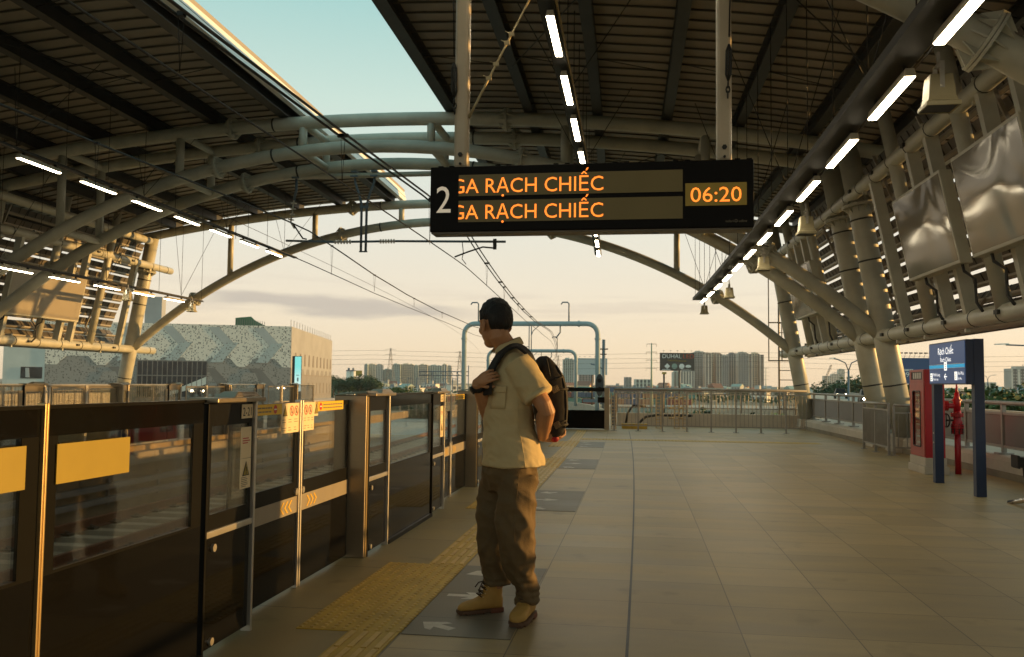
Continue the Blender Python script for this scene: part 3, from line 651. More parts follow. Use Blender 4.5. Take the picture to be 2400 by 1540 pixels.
# ------------------------------------------------------------------ side walls of louvres, pipes, posts
def side(sgn, name):
    base = S(NC + sgn * 12, 0, 0)
    P = [(11.55, 2.2), (12.2, 3.05), (10.98, 6.05)]  # top edge carried higher to cut low sun on the far side
    e = empty('louvre_wall', base, 'slanted wall of dark louvres with light slits on the %s' % name, 'louvre wall')
    ya, yb = (-6, 29.1)
    def along(a, b, t): return (a[0] + (b[0] - a[0]) * t, a[1] + (b[1] - a[1]) * t)
    mb = MB(); rib = MB()
    def slat(a, b, th=0.02, tilt=0.0):
        q = Vector((b[0] - a[0], b[1] - a[1])).normalized(); nrm = (q.y * th, -q.x * th)
        pr = [(NC + sgn * a[0], a[1]), (NC + sgn * (b[0] - tilt), b[1]), (NC + sgn * (b[0] - tilt + nrm[0]), b[1] + nrm[1]), (NC + sgn * (a[0] + nrm[0]), a[1] + nrm[1])]
        mb.extr(pr, ya, yb, 2.0)
        # inner stiffening lip along the lower edge
        rib.extr([(NC + sgn * (a[0] - 0.004), a[1] + 0.01), (NC + sgn * (a[0] - 0.055), a[1] + 0.045), (NC + sgn * (a[0] - 0.055), a[1] + 0.085), (NC + sgn * (a[0] - 0.04), a[1] + 0.085), (NC + sgn * (a[0] - 0.04), a[1] + 0.055), (NC + sgn * (a[0] - 0.012), a[1] + 0.055)], ya, yb, 2.0)
    for k in range(3): slat(along(P[0], P[1], k / 3 + 0.005), along(P[0], P[1], (k + 1) / 3 - 0.03))
    NS = 10
    for k in range(NS): slat(along(P[1], P[2], k / NS + 0.021), along(P[1], P[2], (k + 1) / NS), tilt=0.02)
    mb.build('slats', M['louver'], e, warp=True, org=base); rib.build('slat_lips', M['louver_rib'], e, warp=True, org=base)
    mb = MB(); y = ya + 0.1
    while y < yb:
        for a, b in [(along(P[0], P[1], k / 3 + .01), along(P[0], P[1], (k + 1) / 3 - .035)) for k in range(3)] + [(along(P[1], P[2], k / NS + .03), along(P[1], P[2], (k + 1) / NS - .005)) for k in range(NS)]:
            pr = [(NC + sgn * (a[0] - 0.002), a[1]), (NC + sgn * (b[0] - 0.022), b[1]), (NC + sgn * (b[0] - 0.035), b[1]), (NC + sgn * (a[0] - 0.018), a[1])]
            mb.extr(pr, y, y + 0.012, 1)
        y += 0.35
    mb.build('panel_seams', M['dark'], e, warp=True, org=base)
    mb = MB(); y = 2.3
    while y < yb + 0.3:
        for a, b in ((P[0], P[1]), (P[1], P[2])):
            pr = [(NC + sgn * (a[0] - 0.05), a[1]), (NC + sgn * (b[0] - 0.07), b[1]), (NC + sgn * (b[0] - 0.13), b[1]), (NC + sgn * (a[0] - 0.11), a[1])]
            mb.extr(pr, y, y + 0.05, 1)
        y += 2.8
    mb.build('mullions', M['louver_rib'], e, warp=True, org=base)
    for nm, d, z, r_ in (('upper', 10.42, 5.22, 0.125), ('lower', 11.0, 2.34, 0.13)):
        b2 = S(NC + sgn * d, 0, z); p = empty('long_pipe', b2, '%s long steel pipe running past the columns on the %s' % (nm, name), 'pipe', 'long pipes tying the columns')
        mb = MB(); mb.tube([(NC + sgn * d, y, z) for y in range(0, 31)] if sgn > 0 else [(NC + sgn * d, y, z) for y in range(8, 31)], r_, 14); mb.build('pipe', M['steel'], p, warp=True, org=b2)
        y = 9.0
        while y < 30.0:
            mb = MB(); mb.tube([(NC + sgn * d, y - .012, z), (NC + sgn * d, y + .012, z)], r_ + 0.007, 14); y += 1.03; mb.build('strap', M['band'], p, warp=True, org=b2)
        for y in (10.6, 12.4, 14.5, 16.4, 18.0, 22.3, 24.6, 26.6):
            for s_ in (1, -1): mb = MB(); mb.box(NC + sgn * d - .035, NC + sgn * d + .035, y, y + 0.05, z + s_ * (r_ + 0.03) - .03, z + s_ * (r_ + 0.03) + .03); mb.build('lug', M['steel'], p, warp=True, org=b2)
            mb = MB(); mb.box(NC + sgn * (d - r_ - .02) - .02, NC + sgn * (d - r_ - .02) + .02, y + .55, y + .68, z - .03, z + .03); mb.build('clip', M['band'], p, warp=True, org=b2)
    def rod(y, rnd, lab):
        b2 = S(NC + sgn * 11.0, y, 2.34); z1 = 6.55 if rnd else 5.2
        p = MB(); f = lambda z: (NC + sgn * (11.0 - 0.2 * (z - 2.34)), y, z)
        if rnd: p.tube([f(2.34), f(z1)], 0.115, 14)
        else:
            a, b = f(2.34), f(z1); w = 0.065
            p.loft([[(q[0] + sx_ * 0.1, y + sy_ * w, q[2]) for sx_, sy_ in ((-1, -1), (1, -1), (1, 1), (-1, 1))] for q in (a, b)], sm=False)
        o = p.build('raking_post' if rnd else 'flat_post', M['steel'], warp=True, org=b2); tag(o, lab, 'post', 'raking posts between the pipes on the %s' % name)
    ys = (10.1, 13.1, 16.1, 23.2, 25.8) if sgn > 0 else (16.6, 19.2, 23.4, 26.0)
    wh = ('first from the photo edge', 'second from the photo edge', 'third from the photo edge', 'just beyond the double frame', 'last before the end arch')
    if sgn < 0: wh = ('first from the photo edge', 'second from the photo edge', 'beside the beige board', 'last before the end arch')
    for y, w in zip(ys, wh): rod(y, True, 'round raking steel post on the %s, %s' % (name, w))
    ys2 = (11.2, 12.2, 14.3, 15.2, 17.4, 24.0, 24.9) if sgn > 0 else (21.8, 24.3, 24.9, 27.6)
    for i, y in enumerate(ys2): rod(y, False, 'flat raking steel post on the %s, number %d counted from the near end' % (name, i + 1))
side(1, 'right'); side(-1, 'left')
tag(bpy.data.objects['long_pipe'], None, None)
b2 = S(NC - 10.15, 8, 6.0); mb = MB(); mb.tube([(NC - 10.15, y, 6.0) for y in range(8, 29)], 0.12, 14)
tag(mb.build('eaves_pipe', M['steel'], warp=True, org=b2), 'round steel tube under the left roof joining the column tops', 'pipe')

# ------------------------------------------------------------------ reflective boards between the posts
def wavy_mat():
    m = mat('wavy_foil', (0.20, 0.182, 0.148), 0.11, 0.14); nt = m.node_tree; b = nt.nodes['Principled BSDF']
    t = nt.nodes.new('ShaderNodeTexCoord'); n = nt.nodes.new('ShaderNodeTexNoise'); n.inputs['Scale'].default_value = 0.75; n.inputs['Detail'].default_value = 1; n.inputs['Distortion'].default_value = 1.0
    nt.links.new(t.outputs['Object'], n.inputs['Vector']); bp = nt.nodes.new('ShaderNodeBump'); bp.inputs['Strength'].default_value = 0.55; bp.inputs['Distance'].default_value = 0.05
    nt.links.new(n.outputs['Fac'], bp.inputs['Height']); nt.links.new(bp.outputs[0], b.inputs['Normal']); return m
M['foil'] = wavy_mat()
M['board'] = mat('beige_board', (0.30, 0.265, 0.21), 0.42, 0, 1.2, 0.08)
def board(sgn, y0, y1, z0, z1, lab, mname, name='foil_board', cat='board', group=None, din=0.38):
    f = lambda y, z, o=0.0: (NC + sgn * (11.0 - 0.2 * (z - 2.34) - din + o), y, z)
    e = empty(name, S(NC + sgn * 11, y0, z0), lab, cat, group); org = S(NC + sgn * 11, y0, z0)
    mb = MB(); mb.loft([[f(y0, z, 0), f(y1, z, 0), f(y1, z, 0.17), f(y0, z, 0.17)] for z in (z0, z1)], sm=False); mb.build('case', M['steel'], e, warp=True, org=org, bevel=0.008)
    t = 0.045; mb = MB(); mb.loft([[f(y0 + t, z, -0.004), f(y1 - t, z, -0.004), f(y1 - t, z, -0.0005), f(y0 + t, z, -0.0005)] for z in (z0 + t, z1 - t)], sm=False)
    mb.build('face', M[mname], e, warp=True, org=org)
    for yy in (y0 + 0.15, y0 + 1.75):
        mb = MB(); a = Vector(f(yy, z0, 0.08)); mb.tube([a, a + Vector((sgn * 0.02, 0.0, -0.1)), a + Vector((sgn * 0.12, -0.12, -0.22)), a + Vector((sgn * 0.16, -0.05, -0.55)), a + Vector((sgn * 0.18, -0.2, -0.68))], 0.022, 8); mb.build('cable', M['dark'], e, warp=True, org=org)
board(1, 13.25, 15.55, 3.05, 4.38, 'rippled mirror foil board, the whole one left of the photo edge', 'foil')
board(1, 10.6, 12.78, 3.05, 4.40, 'rippled mirror foil board cut by the right edge of the photo', 'foil')
board(1, 22.3, 25.3, 3.1, 4.35, 'distant rippled mirror foil board behind the double columns', 'foil')
board(-1, 21.3, 24.6, 3.0, 4.35, 'beige board with sunlit bands between the left posts', 'board', name='beige_board')

# ------------------------------------------------------------------ lamp rails, lamps, speakers
def lamp_proto():
    e = empty('tube_lamp', (0, 0, 0), 'x', 'lamp')
    mb = MB(); mb.loft([[(-0.035, -0.59, 0.07), (0.035, -0.59, 0.07), (0.047, -0.60, -0.001), (-0.047, -0.60, -0.001)], [(-0.035, 0.59, 0.07), (0.035, 0.59, 0.07), (0.047, 0.60, -0.001), (-0.047, 0.60, -0.001)]], sm=False)
    mb.build('housing', M['lamp_body'], e, bevel=0.004)
    mb = MB(); mb.loft([[(-0.042, -0.595, -0.002), (0.042, -0.595, -0.002), (0.034, -0.588, -0.015), (-0.034, -0.588, -0.015)], [(-0.042, 0.595, -0.002), (0.042, 0.595, -0.002), (0.034, 0.588, -0.015), (-0.034, 0.588, -0.015)]], sm=False)
    mb.build('diffuser', M['lamp'], e)
    mb = MB()
    for s_ in (-1, 1): mb.box(-0.02, 0.02, s_ * 0.45 - 0.02, s_ * 0.45 + 0.02, 0.07, 0.12)
    mb.build('bracket', M['rail'], e)
    return e
LP = lamp_proto(); used = [False]
def put_lamp(n, y, z, lab, grp):
    o = LP if not used[0] else copy_tree(LP); used[0] = True
    o.location = S(n, y, z); o.rotation_euler = (0, 0, hd(y)); o['label'] = lab; o['group'] = grp
def lamp_row(n, z, y0, y1, nm, first, off, mono=0):
    b = S(n, y0, z); e = empty('lamp_rail', b, 'straight metal rail carrying the %s' % nm, 'lamp rail')
    mb = MB(); a = n + off
    mb.extr([(a - 0.11, z + 0.12), (n + 0.05, z + 0.12), (n + 0.05, z + 0.13), (a - 0.10, z + 0.13), (a - 0.10, z + 0.2), (a - 0.11, z + 0.2)], y0, y1, 1.0)
    mb.extr([(n + 0.042, z + 0.13), (n + 0.05, z + 0.13), (n + 0.05, z + 0.17), (n + 0.042, z + 0.17)], y0, y1, 1.0); mb.build('channel', M['rail'], e, warp=True, org=b)
    mb = MB(); k_ = n + 0.075
    mb.tube([(k_, y0 + i * (y1 - y0) / 30, z + 0.12 + 0.008 * math.sin(i * 1.7)) for i in range(31)], 0.014, 6); mb.build('conduit', M['ywire'] if mono else M['wire'], e, warp=True, org=b)
    y = y0 + 0.6; i = 0
    while y < y1 + 0.1:
        zr = zu(n + (6.05 if n > -6.05 else 6.05)) ; zr = zu(abs(n - NC)) + 0.3
        rods = [((a - 0.03, min(y, y1 - .05), z + 0.19), (a - 0.03, min(y, y1 - .05), zr))] + ([((a - 0.03, y, z + 0.19), (a - 0.9, y + 1.0, zr)), ((a - 0.03, y, z + 0.19), (a + 0.9, y + 1.0, zr))] if i % 3 == 1 else [])
        for r0, r1 in rods: mb = MB(); mb.tube([r0, r1], 0.0065, 5); mb.build('hanger_rod', M['wire'], e, warp=True, org=b)
        y += 1.43; i += 1
    y = first; i = 0; k = 1
    ys = []
    while y + 0.6 < y1: ys.append(y); y += 1.9
    for i, yy in enumerate(ys): put_lamp(n, yy, z, 'lit tube lamp of the %s, number %d from the camera' % (nm, i + 1), 'lamps of the %s' % nm)
lamp_row(2.14, 3.83, 2.0, 28.4, 'right outer lamp row', 6.25, -0.11)
lamp_row(-1.0, 5.27, 2.0, 28.3, 'lamp row above the hanging display', 6.2, -0.02, 1)
lamp_row(-11.1, 5.27, 8.0, 28.3, 'upper left lamp row', 11.2, 0.05)
lamp_row(-14.45, 3.83, 12.0, 28.4, 'lower left lamp row', 17.0, 0.05)

def speaker_proto():
    e = empty('box_speaker', (0, 0, 0), 'x', 'speaker')
    R4 = lambda a, b, z: [(-a, -b, z), (a, -b, z), (a, b, z), (-a, b, z)]
    mb = MB(); mb.loft([R4(0.095, 0.085, 0.2), R4(0.10, 0.09, 0.17), R4(0.115, 0.105, 0.0), R4(0.125, 0.12, -0.045), R4(0.145, 0.14, -0.06), R4(0.145, 0.14, -0.10), R4(0.13, 0.125, -0.10), R4(0.12, 0.11, -0.06)], sm=False); mb.build('horn_body', M['speaker'], e, bevel=0.006)
    mb = MB(); mb.box(-0.125, 0.125, -0.12, 0.12, -0.092, -0.084); mb.build('grille', M['dark'], e)
    mb = MB(); mb.box(-0.02, 0.02, -0.10, -0.092, 0.07, 0.3); mb.box(-0.02, 0.02, 0.092, 0.10, 0.07, 0.3); mb.box(-0.02, 0.02, -0.10, 0.10, 0.3, 0.31); mb.box(-0.012, 0.012, -0.012, 0.012, 0.31, 0.42); mb.build('bracket', M['alu'], e)
    mb = MB(); mb.cyl((0, -0.105, 0.09), (0, 1, 0), 0.014, 0.012, 10); mb.build('bolt', M['alu'], e)
    return e
SPK = speaker_proto()
for i, (n, y, lab) in enumerate([(2.34, 7.5, 'beige horn speaker nearest the camera under the right outer lamp rail'), (2.42, 13.6, 'beige horn speaker beside the display panel end under the right lamp rail'), (2.42, 17.8, 'beige horn speaker where the right lamp rail crosses the double arch'), (2.42, 23.4, 'small beige horn speaker second from the far end of the right rail'), (2.3, 28.6, 'small beige horn speaker at the far end of the right lamp rail'), (-14.3, 23.5, 'beige horn speaker under the left lamp rail beside the left end column'), (-14.3, 27.4, 'beige horn speaker at the far end of the lower left lamp rail')]):
    o = SPK if i == 0 else copy_tree(SPK)
    o.scale = (.9, .9, .9); o.location = S(n, y, 3.62); o.rotation_euler = (0, 0, hd(y)); o['label'] = lab; o['group'] = 'horn speakers under the lamp rails'
# ------------------------------------------------------------------ hanging train display
def led_mat(name, col, s, dots=True):
    m = bpy.data.materials.new(name); m.use_nodes = True; nt = m.node_tree; b = nt.nodes['Principled BSDF']
    b.inputs['Base Color'].default_value = (0.02, 0.012, 0.004, 1); b.inputs['Roughness'].default_value = 0.5
    t = nt.nodes.new('ShaderNodeTexCoord'); sp = nt.nodes.new('ShaderNodeSeparateXYZ'); nt.links.new(t.outputs['Object'], sp.inputs[0])
    outs = []
    for ax in ('X', 'Z'):
        f = nt.nodes.new('ShaderNodeMath'); f.operation = 'MULTIPLY'; f.inputs[1].default_value = 2 * PI / 0.0078; nt.links.new(sp.outputs[ax], f.inputs[0])
        s_ = nt.nodes.new('ShaderNodeMath'); s_.operation = 'SINE'; nt.links.new(f.outputs[0], s_.inputs[0])
        r = nt.nodes.new('ShaderNodeMapRange'); r.inputs['From Min'].default_value = -0.9; r.inputs['From Max'].default_value = 0.3; r.inputs['To Min'].default_value = 0.35; nt.links.new(s_.outputs[0], r.inputs['Value']); outs.append(r)
    mu = nt.nodes.new('ShaderNodeMath'); mu.operation = 'MULTIPLY'; nt.links.new(outs[0].outputs[0], mu.inputs[0]); nt.links.new(outs[1].outputs[0], mu.inputs[1])
    m2 = nt.nodes.new('ShaderNodeMath'); m2.operation = 'MULTIPLY'; m2.inputs[1].default_value = s; nt.links.new(mu.outputs[0], m2.inputs[0])
    b.inputs['Emission Color'].default_value = (*col, 1); nt.links.new(m2.outputs[0], b.inputs['Emission Strength'])
    return m
M['led'] = led_mat('amber_leds', (1.0, 0.22, 0.024), 1.55)
M['led_bg'] = led_mat('faint_led_matrix', (0.30, 0.22, 0.06), 0.10)  # idle dots carry a faint glow for the screen's tone
M['led_bg2'] = led_mat('clock_led_matrix', (0.42, 0.27, 0.03), 0.16)
M['case'] = mat('display_case', (0.004, 0.0035, 0.003), 0.5, spec=0.15)
M['case_under'] = mat('display_underside', (0.16, 0.14, 0.11), 0.5)
XW, ZH = 2.55, 0.53
SX, SY, SZ = -0.445 - KC * 49 - XW / 2, 7.0, 2.515
e = empty('train_display', (SX, SY, SZ), 'black hanging train display with amber lettering, the number 2 and a clock', 'display board')
mb = MB(); mb.box(0, XW, 0.0, 0.20, 0.0, ZH); mb.build('case', M['case'], e, bevel=0.008)
mb = MB(); mb.box(0.01, XW - 0.01, 0.015, 0.195, -0.012, -0.001); mb.build('bottom_plate', M['case_under'], e)
for k in range(6):
    for x in (0.06 + k * 0.47, 0.15 + k * 0.47): mb = MB(); mb.box(x, x + 0.04, 0.02, 0.07, ZH, ZH + 0.012); mb.build('top_clip', M['case'], e)
TX = lambda x, z, y=-0.004: Matrix.Translation((x, y, z)) @ Matrix(((1, 0, 0, 0), (0, 0, -1, 0), (0, 1, 0, 0), (0, 0, 0, 1)))
def cut_left(mb, x):
    bm = bmesh.new(); vs = [bm.verts.new(v) for v in mb.v]
    for f in mb.f:
        try: bm.faces.new([vs[i] for i in f])
        except ValueError: pass
    bmesh.ops.bisect_plane(bm, geom=bm.verts[:] + bm.edges[:] + bm.faces[:], plane_co=(x, 0, 0), plane_no=(1, 0, 0), clear_inner=True)
    o = MB(); bm.verts.index_update(); o.add([v.co.copy() for v in bm.verts], [[v.index for v in f.verts] for f in bm.faces]); bm.free(); return o
for (z0, z1) in ((ZH - 0.243, ZH - 0.070), (ZH - 0.455, ZH - 0.280)):
    mb = MB(); mb.box(0.236, 2.013, -0.003, 0.001, z0, z1); sc = mb.build('screen', M['led_bg'], e)
    mb = MB(); put_text(mb, 'GA RẠCH CHIẾC', TX(0.175, z0 + 0.024), 0.166, width=1.215); mb = cut_left(mb, 0.237); mb.build('amber_text', M['led'], sc)
mb = MB(); mb.box(2.032, 2.497, -0.003, 0.001, ZH - 0.357, ZH - 0.18); sc = mb.build('clock_screen', M['led_bg2'], e)
mb = MB(); put_text(mb, '06:20', TX(2.265, ZH - 0.328), 0.165, 'CENTER', width=0.385); mb.build('amber_text', M['led'], sc)
mb = MB(); put_text(mb, '2', TX(0.113, ZH - 0.375), 0.31, 'CENTER', width=0.118); mb.build('platform_number', mat('glowing_number', (0.6, 0.53, 0.42), 0.5, emit=(.8, .68, .5), est=.2), e)  # faint glow added to brighten the printed number
mb = MB(); put_text(mb, 'solari', TX(2.335, 0.040), 0.028, width=0.062); put_text(mb, 'udine', TX(2.434, 0.040), 0.028, width=0.062)
for k in range(6):
    a0 = PI * k / 3; c_ = Vector((2.415, -0.004, 0.050))
    P = [c_ + Vector((math.cos(a) * r_, 0, math.sin(a) * r_)) for r_, a in ((0.006, a0), (0.013, a0 + 0.2), (0.013, a0 + 0.8), (0.007, a0 + 0.8))]
    mb.add(P, [[0, 1, 2, 3]])
mb.build('maker_mark', M['grey_ink'], e)
M['cream_post'] = mat('cream_post', (0.50, 0.42, 0.31), 0.38, 0, 2.5, 0.12)
for x in (0.235, 2.335):
    mb = MB(); mb.box(x - 0.058, x + 0.058, 0.05, 0.15, ZH, 5.0); p = mb.build('hanger_post', M['cream_post'], e, bevel=0.025)
    mb = MB(); mb.cyl((x, 0.045, ZH + 0.11), (0, 1, 0), 0.02, 0.02, 6); mb.cyl((x, 0.045, ZH + 0.035), (0, 1, 0), 0.011, 0.016, 6); mb.build('bolt', M['rail'], p)
def turnbuckle(mb, a, b, r=0.006):
    a = Vector(a); b = Vector(b); d = (b - a); L = d.length; u = d.normalized(); s_ = u.cross(Vector((0, 1, 0))).normalized()
    m0 = a + u * 0.13; m1 = a + u * 0.42
    mb.tube([b, m1 + u * 0.06], r, 6)
    mb.tube([m0, m1], 0.009, 6)
    for q in (1, -1): mb.tube([m0, m0 + u * 0.05 + s_ * 0.018 * q, m1 - u * 0.05 + s_ * 0.018 * q, m1], 0.008, 6)
    for k in range(3):
        c0 = a + u * (0.02 + 0.04 * k); w = s_ if k % 2 else Vector((0, 1, 0))
        mb.tube([c0 + w * 0.014 * math.cos(t * PI / 4) + u * 0.028 * math.sin(t * PI / 4) for t in range(8)], 0.006, 5, closed=True)
    for k in range(3): mb.box(-.02, .02, -.012, .012, -.012, .012, 0, Matrix.Translation(b + (a - b) * (0.25 + 0.05 * k)))
mb = MB(); turnbuckle(mb, (0.185, 0.03, 0.98), (0.15, 0.03, 2.6)); mb.build('stay_chain', M['rail'], e)
mb = MB(); turnbuckle(mb, (2.36, 0.03, 1.03), (2.40, 0.03, 2.6)); mb.build('stay_chain', M['rail'], e)
M['rope'] = mat('steel_rope', (0.42, 0.34, 0.2), 0.4, 0.5)
mb = MB(); a = Vector((0.295, 0.07, 0.95)); b = Vector((0.295 + 0.72, 0.2, 0.95 + 1.5)); mb.tube([a, a.lerp(b, .1), b], [0.013, 0.010, 0.009], 7)
for t in (0.22, 0.30, 0.42, 0.47):
    c_ = a.lerp(b, t); mb.box(-.022, .022, -.014, .014, -.016, .016, 0, Matrix.Translation(c_)); mb.tube([c_, c_ + Vector((-.05, -.01, .025))], 0.004, 4)
mb.build('diagonal_stay', M['rope'], e)

# ------------------------------------------------------------------ overhead line
def wire(nf, zf, y0, y1, r, lab, name='overhead_wire', st=1.5, col='wire'):
    b = S(nf(y0), y0, zf(y0)); mb = MB(); n = int((y1 - y0) / st)
    mb.tube([S(nf(y), y, zf(y)) for y in [y0 + (y1 - y0) * i / n for i in range(n + 1)]], r, 6)
    return tag(mb.build(name, M[col], org=b), lab, 'wire')
def lerp_tab(T):
    def f(x):
        if x <= T[0][0]: return T[0][1]
        for (a, p), (b, q) in zip(T[:-1], T[1:]):
            if x <= b: t = (x - a) / (b - a); return p + (q - p) * t
        return T[-1][1]
    return f
zn = lerp_tab([(2, 4.42), (7, 4.52), (11.5, 4.66), (17, 4.91), (20.8, 4.98), (23, 4.75), (26.6, 4.5), (31, 4.3), (36, 4.22), (42, 4.25), (50, 4.5), (62, 4.95), (95, 4.3), (128, 4.1)])
nn_ = lerp_tab([(0, -4.05), (60, -4.05), (95, -3.3), (128, -2.6)])
for dx, w in ((-0.055, 'left'), (0.055, 'right')): wire(lambda y, dx=dx: nn_(y) + dx, zn, 3, 126, 0.017, '%s one of the twin upper cables running from the top edge behind the display' % w)
wire(nn_, lerp_tab([(2, 3.97), (7, 3.97), (13, 4.02), (20.8, 4.1), (27, 3.97), (36, 3.86), (50, 4.0), (62, 4.3), (95, 3.7), (128, 3.5)]), 3, 126, 0.011, 'single lower contact wire above the near track', col='wire')
zf_ = lerp_tab([(6, 4.6), (10, 4.76), (12, 4.81), (17, 4.95), (20.8, 5.05), (23, 4.93), (27, 4.68), (32, 4.5), (38, 4.42), (50, 4.5), (62, 4.9)])
wire(lambda y: -8.05, zf_, 6, 62, 0.018, 'thick upper cable above the far track, crossing the left roof')
zfc = lerp_tab([(6, 4.2), (20, 4.25), (27, 4.1), (32, 4.06), (50, 4.04), (62, 4.3)])
wire(lambda y: -8.05, zfc, 18, 62, 0.011, 'lower contact wire above the far track, running toward the head of the man')
wire(lambda y: -12.3, lambda y: 6.6 - 0.012 * y, 24, 120, 0.008, 'faint thin cable across the sky left of the man', st=6)
mb = MB()
for y in (11.6, 17.2, 24.5, 27.5, 31, 35, 39): mb.box(*(lambda p: (p.x - .075, p.x + .075, p.y - .03, p.y + .03, p.z - .022, p.z + .022))(S(-4.05, y, zn(y))))
tag(mb.build('wire_clamps', M['wire']), 'small dark clamps pairing the twin upper cables', 'clamps')
def dropper(n, y, z0, z1, lab, g):
    mb = MB(); mb.tube([S(n - 0.03, y, z1), S(n, y, z0)], 0.004, 4); mb.tube([S(n + 0.03, y, z1), S(n, y, z0)], 0.004, 4); mb.box(-.03, .03, -.03, .03, -.02, .02, 0, Matrix.Translation(S(n, y, z1)))
    tag(mb.build('dropper', M['wire']), lab, 'dropper wire', g)
for y in (7.2, 11.6, 17.0, 24.5, 28.5, 33): dropper(-4.05, y, 4.0, zn(y), 'thin dropper wire joining the twin cables to the near contact wire', 'droppers of the near track')
for y in (12.1, 16.9, 22.9, 27.2, 33, 39): dropper(-8.05, y, 4.15, zf_(y), 'thin dropper wire joining the two wires above the far track', 'droppers of the far track')
# insulated hangers on the catenary beam
M['hanger'] = mat('blue_grey_hanger', (0.13, 0.17, 0.21), 0.5, 0.2)  # bluish sky light put into the paint of a grey hanger
Yc = 20.8
def insulator(mb, a, b, n=6, r=0.055, m=1):
    a = Vector(a); b = Vector(b)
    mb.tube([a, b], 0.02, 8, m)
    for k in range(n): c_ = a.lerp(b, (k + .5) / n); mb.cyl(c_, b - a, r, 0.02, 12, m, False)
e = empty('line_hanger', S(-6.55, Yc, 6.3), 'forked grey hanger with horizontal insulated arms hung from the pipe beam', 'line hanger')
o0 = S(-6.55, Yc, 6.3); L = lambda n, z, dy=0.0: Vector((n + 6.55, dy, z - 6.3))
mb = MB()
for s_ in (1, -1):
    mb.tube([L(-6.55 + s_ * .25, 6.3), L(-6.55 + s_ * .24, 6.15), L(-6.55 + s_ * 0.13, 5.85), L(-6.55 + s_ * 0.065, 5.6), L(-6.55 + s_ * 0.06, 4.45)], 0.032, 8)
    mb.box(-.09 + s_ * .25, .09 + s_ * .25, -.09, .09, -0.02, 0.02); mb.box(-.07 + s_ * .25, .07 + s_ * .25, -.09, .09, 0.1, 0.13)
mb.box(-.11, .11, -.03, .03, -0.78, -0.72); mb.box(-.1, .1, -.02, .02, -1.86, -1.83); mb.build('fork', M['hanger'], e)
mb = MB(); z = 4.70
mb.tube([L(-8.53, z + .05), L(-7.3, z)], 0.028, 8); insulator(mb, L(-7.3, z), L(-6.85, z)); mb.tube([L(-6.85, z), L(-6.15, z)], 0.028, 8); insulator(mb, L(-6.15, z), L(-5.75, z)); mb.tube([L(-5.75, z), L(-3.05, z - .05)], 0.028, 8)
mb.build('insulated_arm', [M['hanger'], M['insul']], e)
mb = MB(); mb.box(3.2, 3.28, -.03, .03, -1.83, -1.58); mb.tube([L(-3.31, 4.5), L(-3.6, 4.53), L(-3.95, 4.42), L(-4.28, 4.3)], 0.02, 7); mb.tube([L(-4.1, 4.66), L(-4.07, 4.4), L(-4.1, 4.25), L(-4.0, 4.12)], 0.01, 6)
mb.tube([L(-8.35, 5.15), L(-8.1, 4.8), L(-8.0, 4.78)], 0.02, 7); mb.build('steady_arm', M['wire'], e)
e = empty('insulator_string', S(-8.3, Yc, 6.3), 'hanging string of insulators left of the forked hanger', 'insulator')
mb = MB(); mb.tube([(0, 0, 0), (0, 0, -.3), (-.05, 0, -.55)], 0.035, 8); mb.box(-.09, .09, -.09, .09, -.02, .02); mb.build('rod', M['hanger'], e)
mb = MB(); insulator(mb, (-.05, 0, -.55), (-.12, 0, -1.1), 4, 0.075, 0); mb.tube([(-.12, 0, -1.1), (-.02, 0, -1.25)], 0.02, 6, 0); mb.build('discs', M['insul'], e)
# pipe portals over the line beyond the station
def portal(Y, xl, xr, zt, lab, r=0.17):
    e = empty('line_portal', ((xl + xr) / 2, Y, -1), lab, 'portal frame', 'pipe portals over the line')
    c_ = (xl + xr) / 2; h = (xr - xl) / 2; z = zt + 1; q = 0.75
    P = [(-h, 0, 0), (-h, 0, z - q)] + [(-h + q - q * math.cos(t * PI / 12), 0, z - q + q * math.sin(t * PI / 12)) for t in range(1, 7)] + [(h - q + q * math.sin(t * PI / 12), 0, z - q + q * math.cos(t * PI / 12)) for t in range(0, 6)] + [(h, 0, z - q), (h, 0, 0)]
    mb = MB(); mb.tube(P, r, 14)
    mb.build('pipe_frame', M['steel_teal'], e)
    mb = MB()
    for x, zz, ax in ((-h, z - q - .3, (0, 0, 1)), (h, z - q - .3, (0, 0, 1)), (-h + 1.3, z, (1, 0, 0)), (h - 1.3, z, (1, 0, 0))): mb.cyl((x, 0, zz), ax, r * 1.3, 0.12, 14)
    mb.build('joint_flange', M['steel_teal'], e)
    mb = MB(); x = h - 2.0
    mb.tube([(x, 0, z), (x, 0, z + 1.4), (x - .1, 0, z + 1.5), (x - .45, 0, z + 1.5), (x - .55, 0, z + 1.35)], 0.05, 7); x = -h + 1.0
    mb.tube([(x, 0, z), (x, 0, z + 1.4), (x - .1, 0, z + 1.5), (x - .45, 0, z + 1.5), (x - .55, 0, z + 1.35)], 0.05, 7); mb.build('gooseneck', M['hanger'], e)
    mb = MB()
    for s_ in (-.08, .08): mb.tube([(s_, 0, z), (s_, 0, z - 1.9)], 0.035, 6)
    mb.tube([(.65, 0, z - .1), (.2, 0, z - .5), (.08, 0, z - .8)], 0.03, 6); mb.tube([(h - 2.6, 0, z), (h - 2.6, 0, z - .6), (h - 2.9, 0, z - 1.0)], 0.05, 6); mb.tube([(-.1, 0, z - 1.6), (-1.4, 0, z - 1.75)], 0.03, 6); mb.build('line_arm', M['hanger'], e)
    return e
portal(62, -12.9, -3.5, 5.48, 'nearest blue-grey pipe portal straddling the line behind the man')
portal(95, -17.1, -7.66, 4.8, 'second blue-grey pipe portal, just right of the shoulder of the man', 0.18)
portal(128, -22.6, -13.3, 4.5, 'third blue-grey pipe portal, small above the backpack', 0.19)
portal(162, -29.5, -20.5, 4.0, 'smallest and farthest blue-grey pipe portal', 0.2)
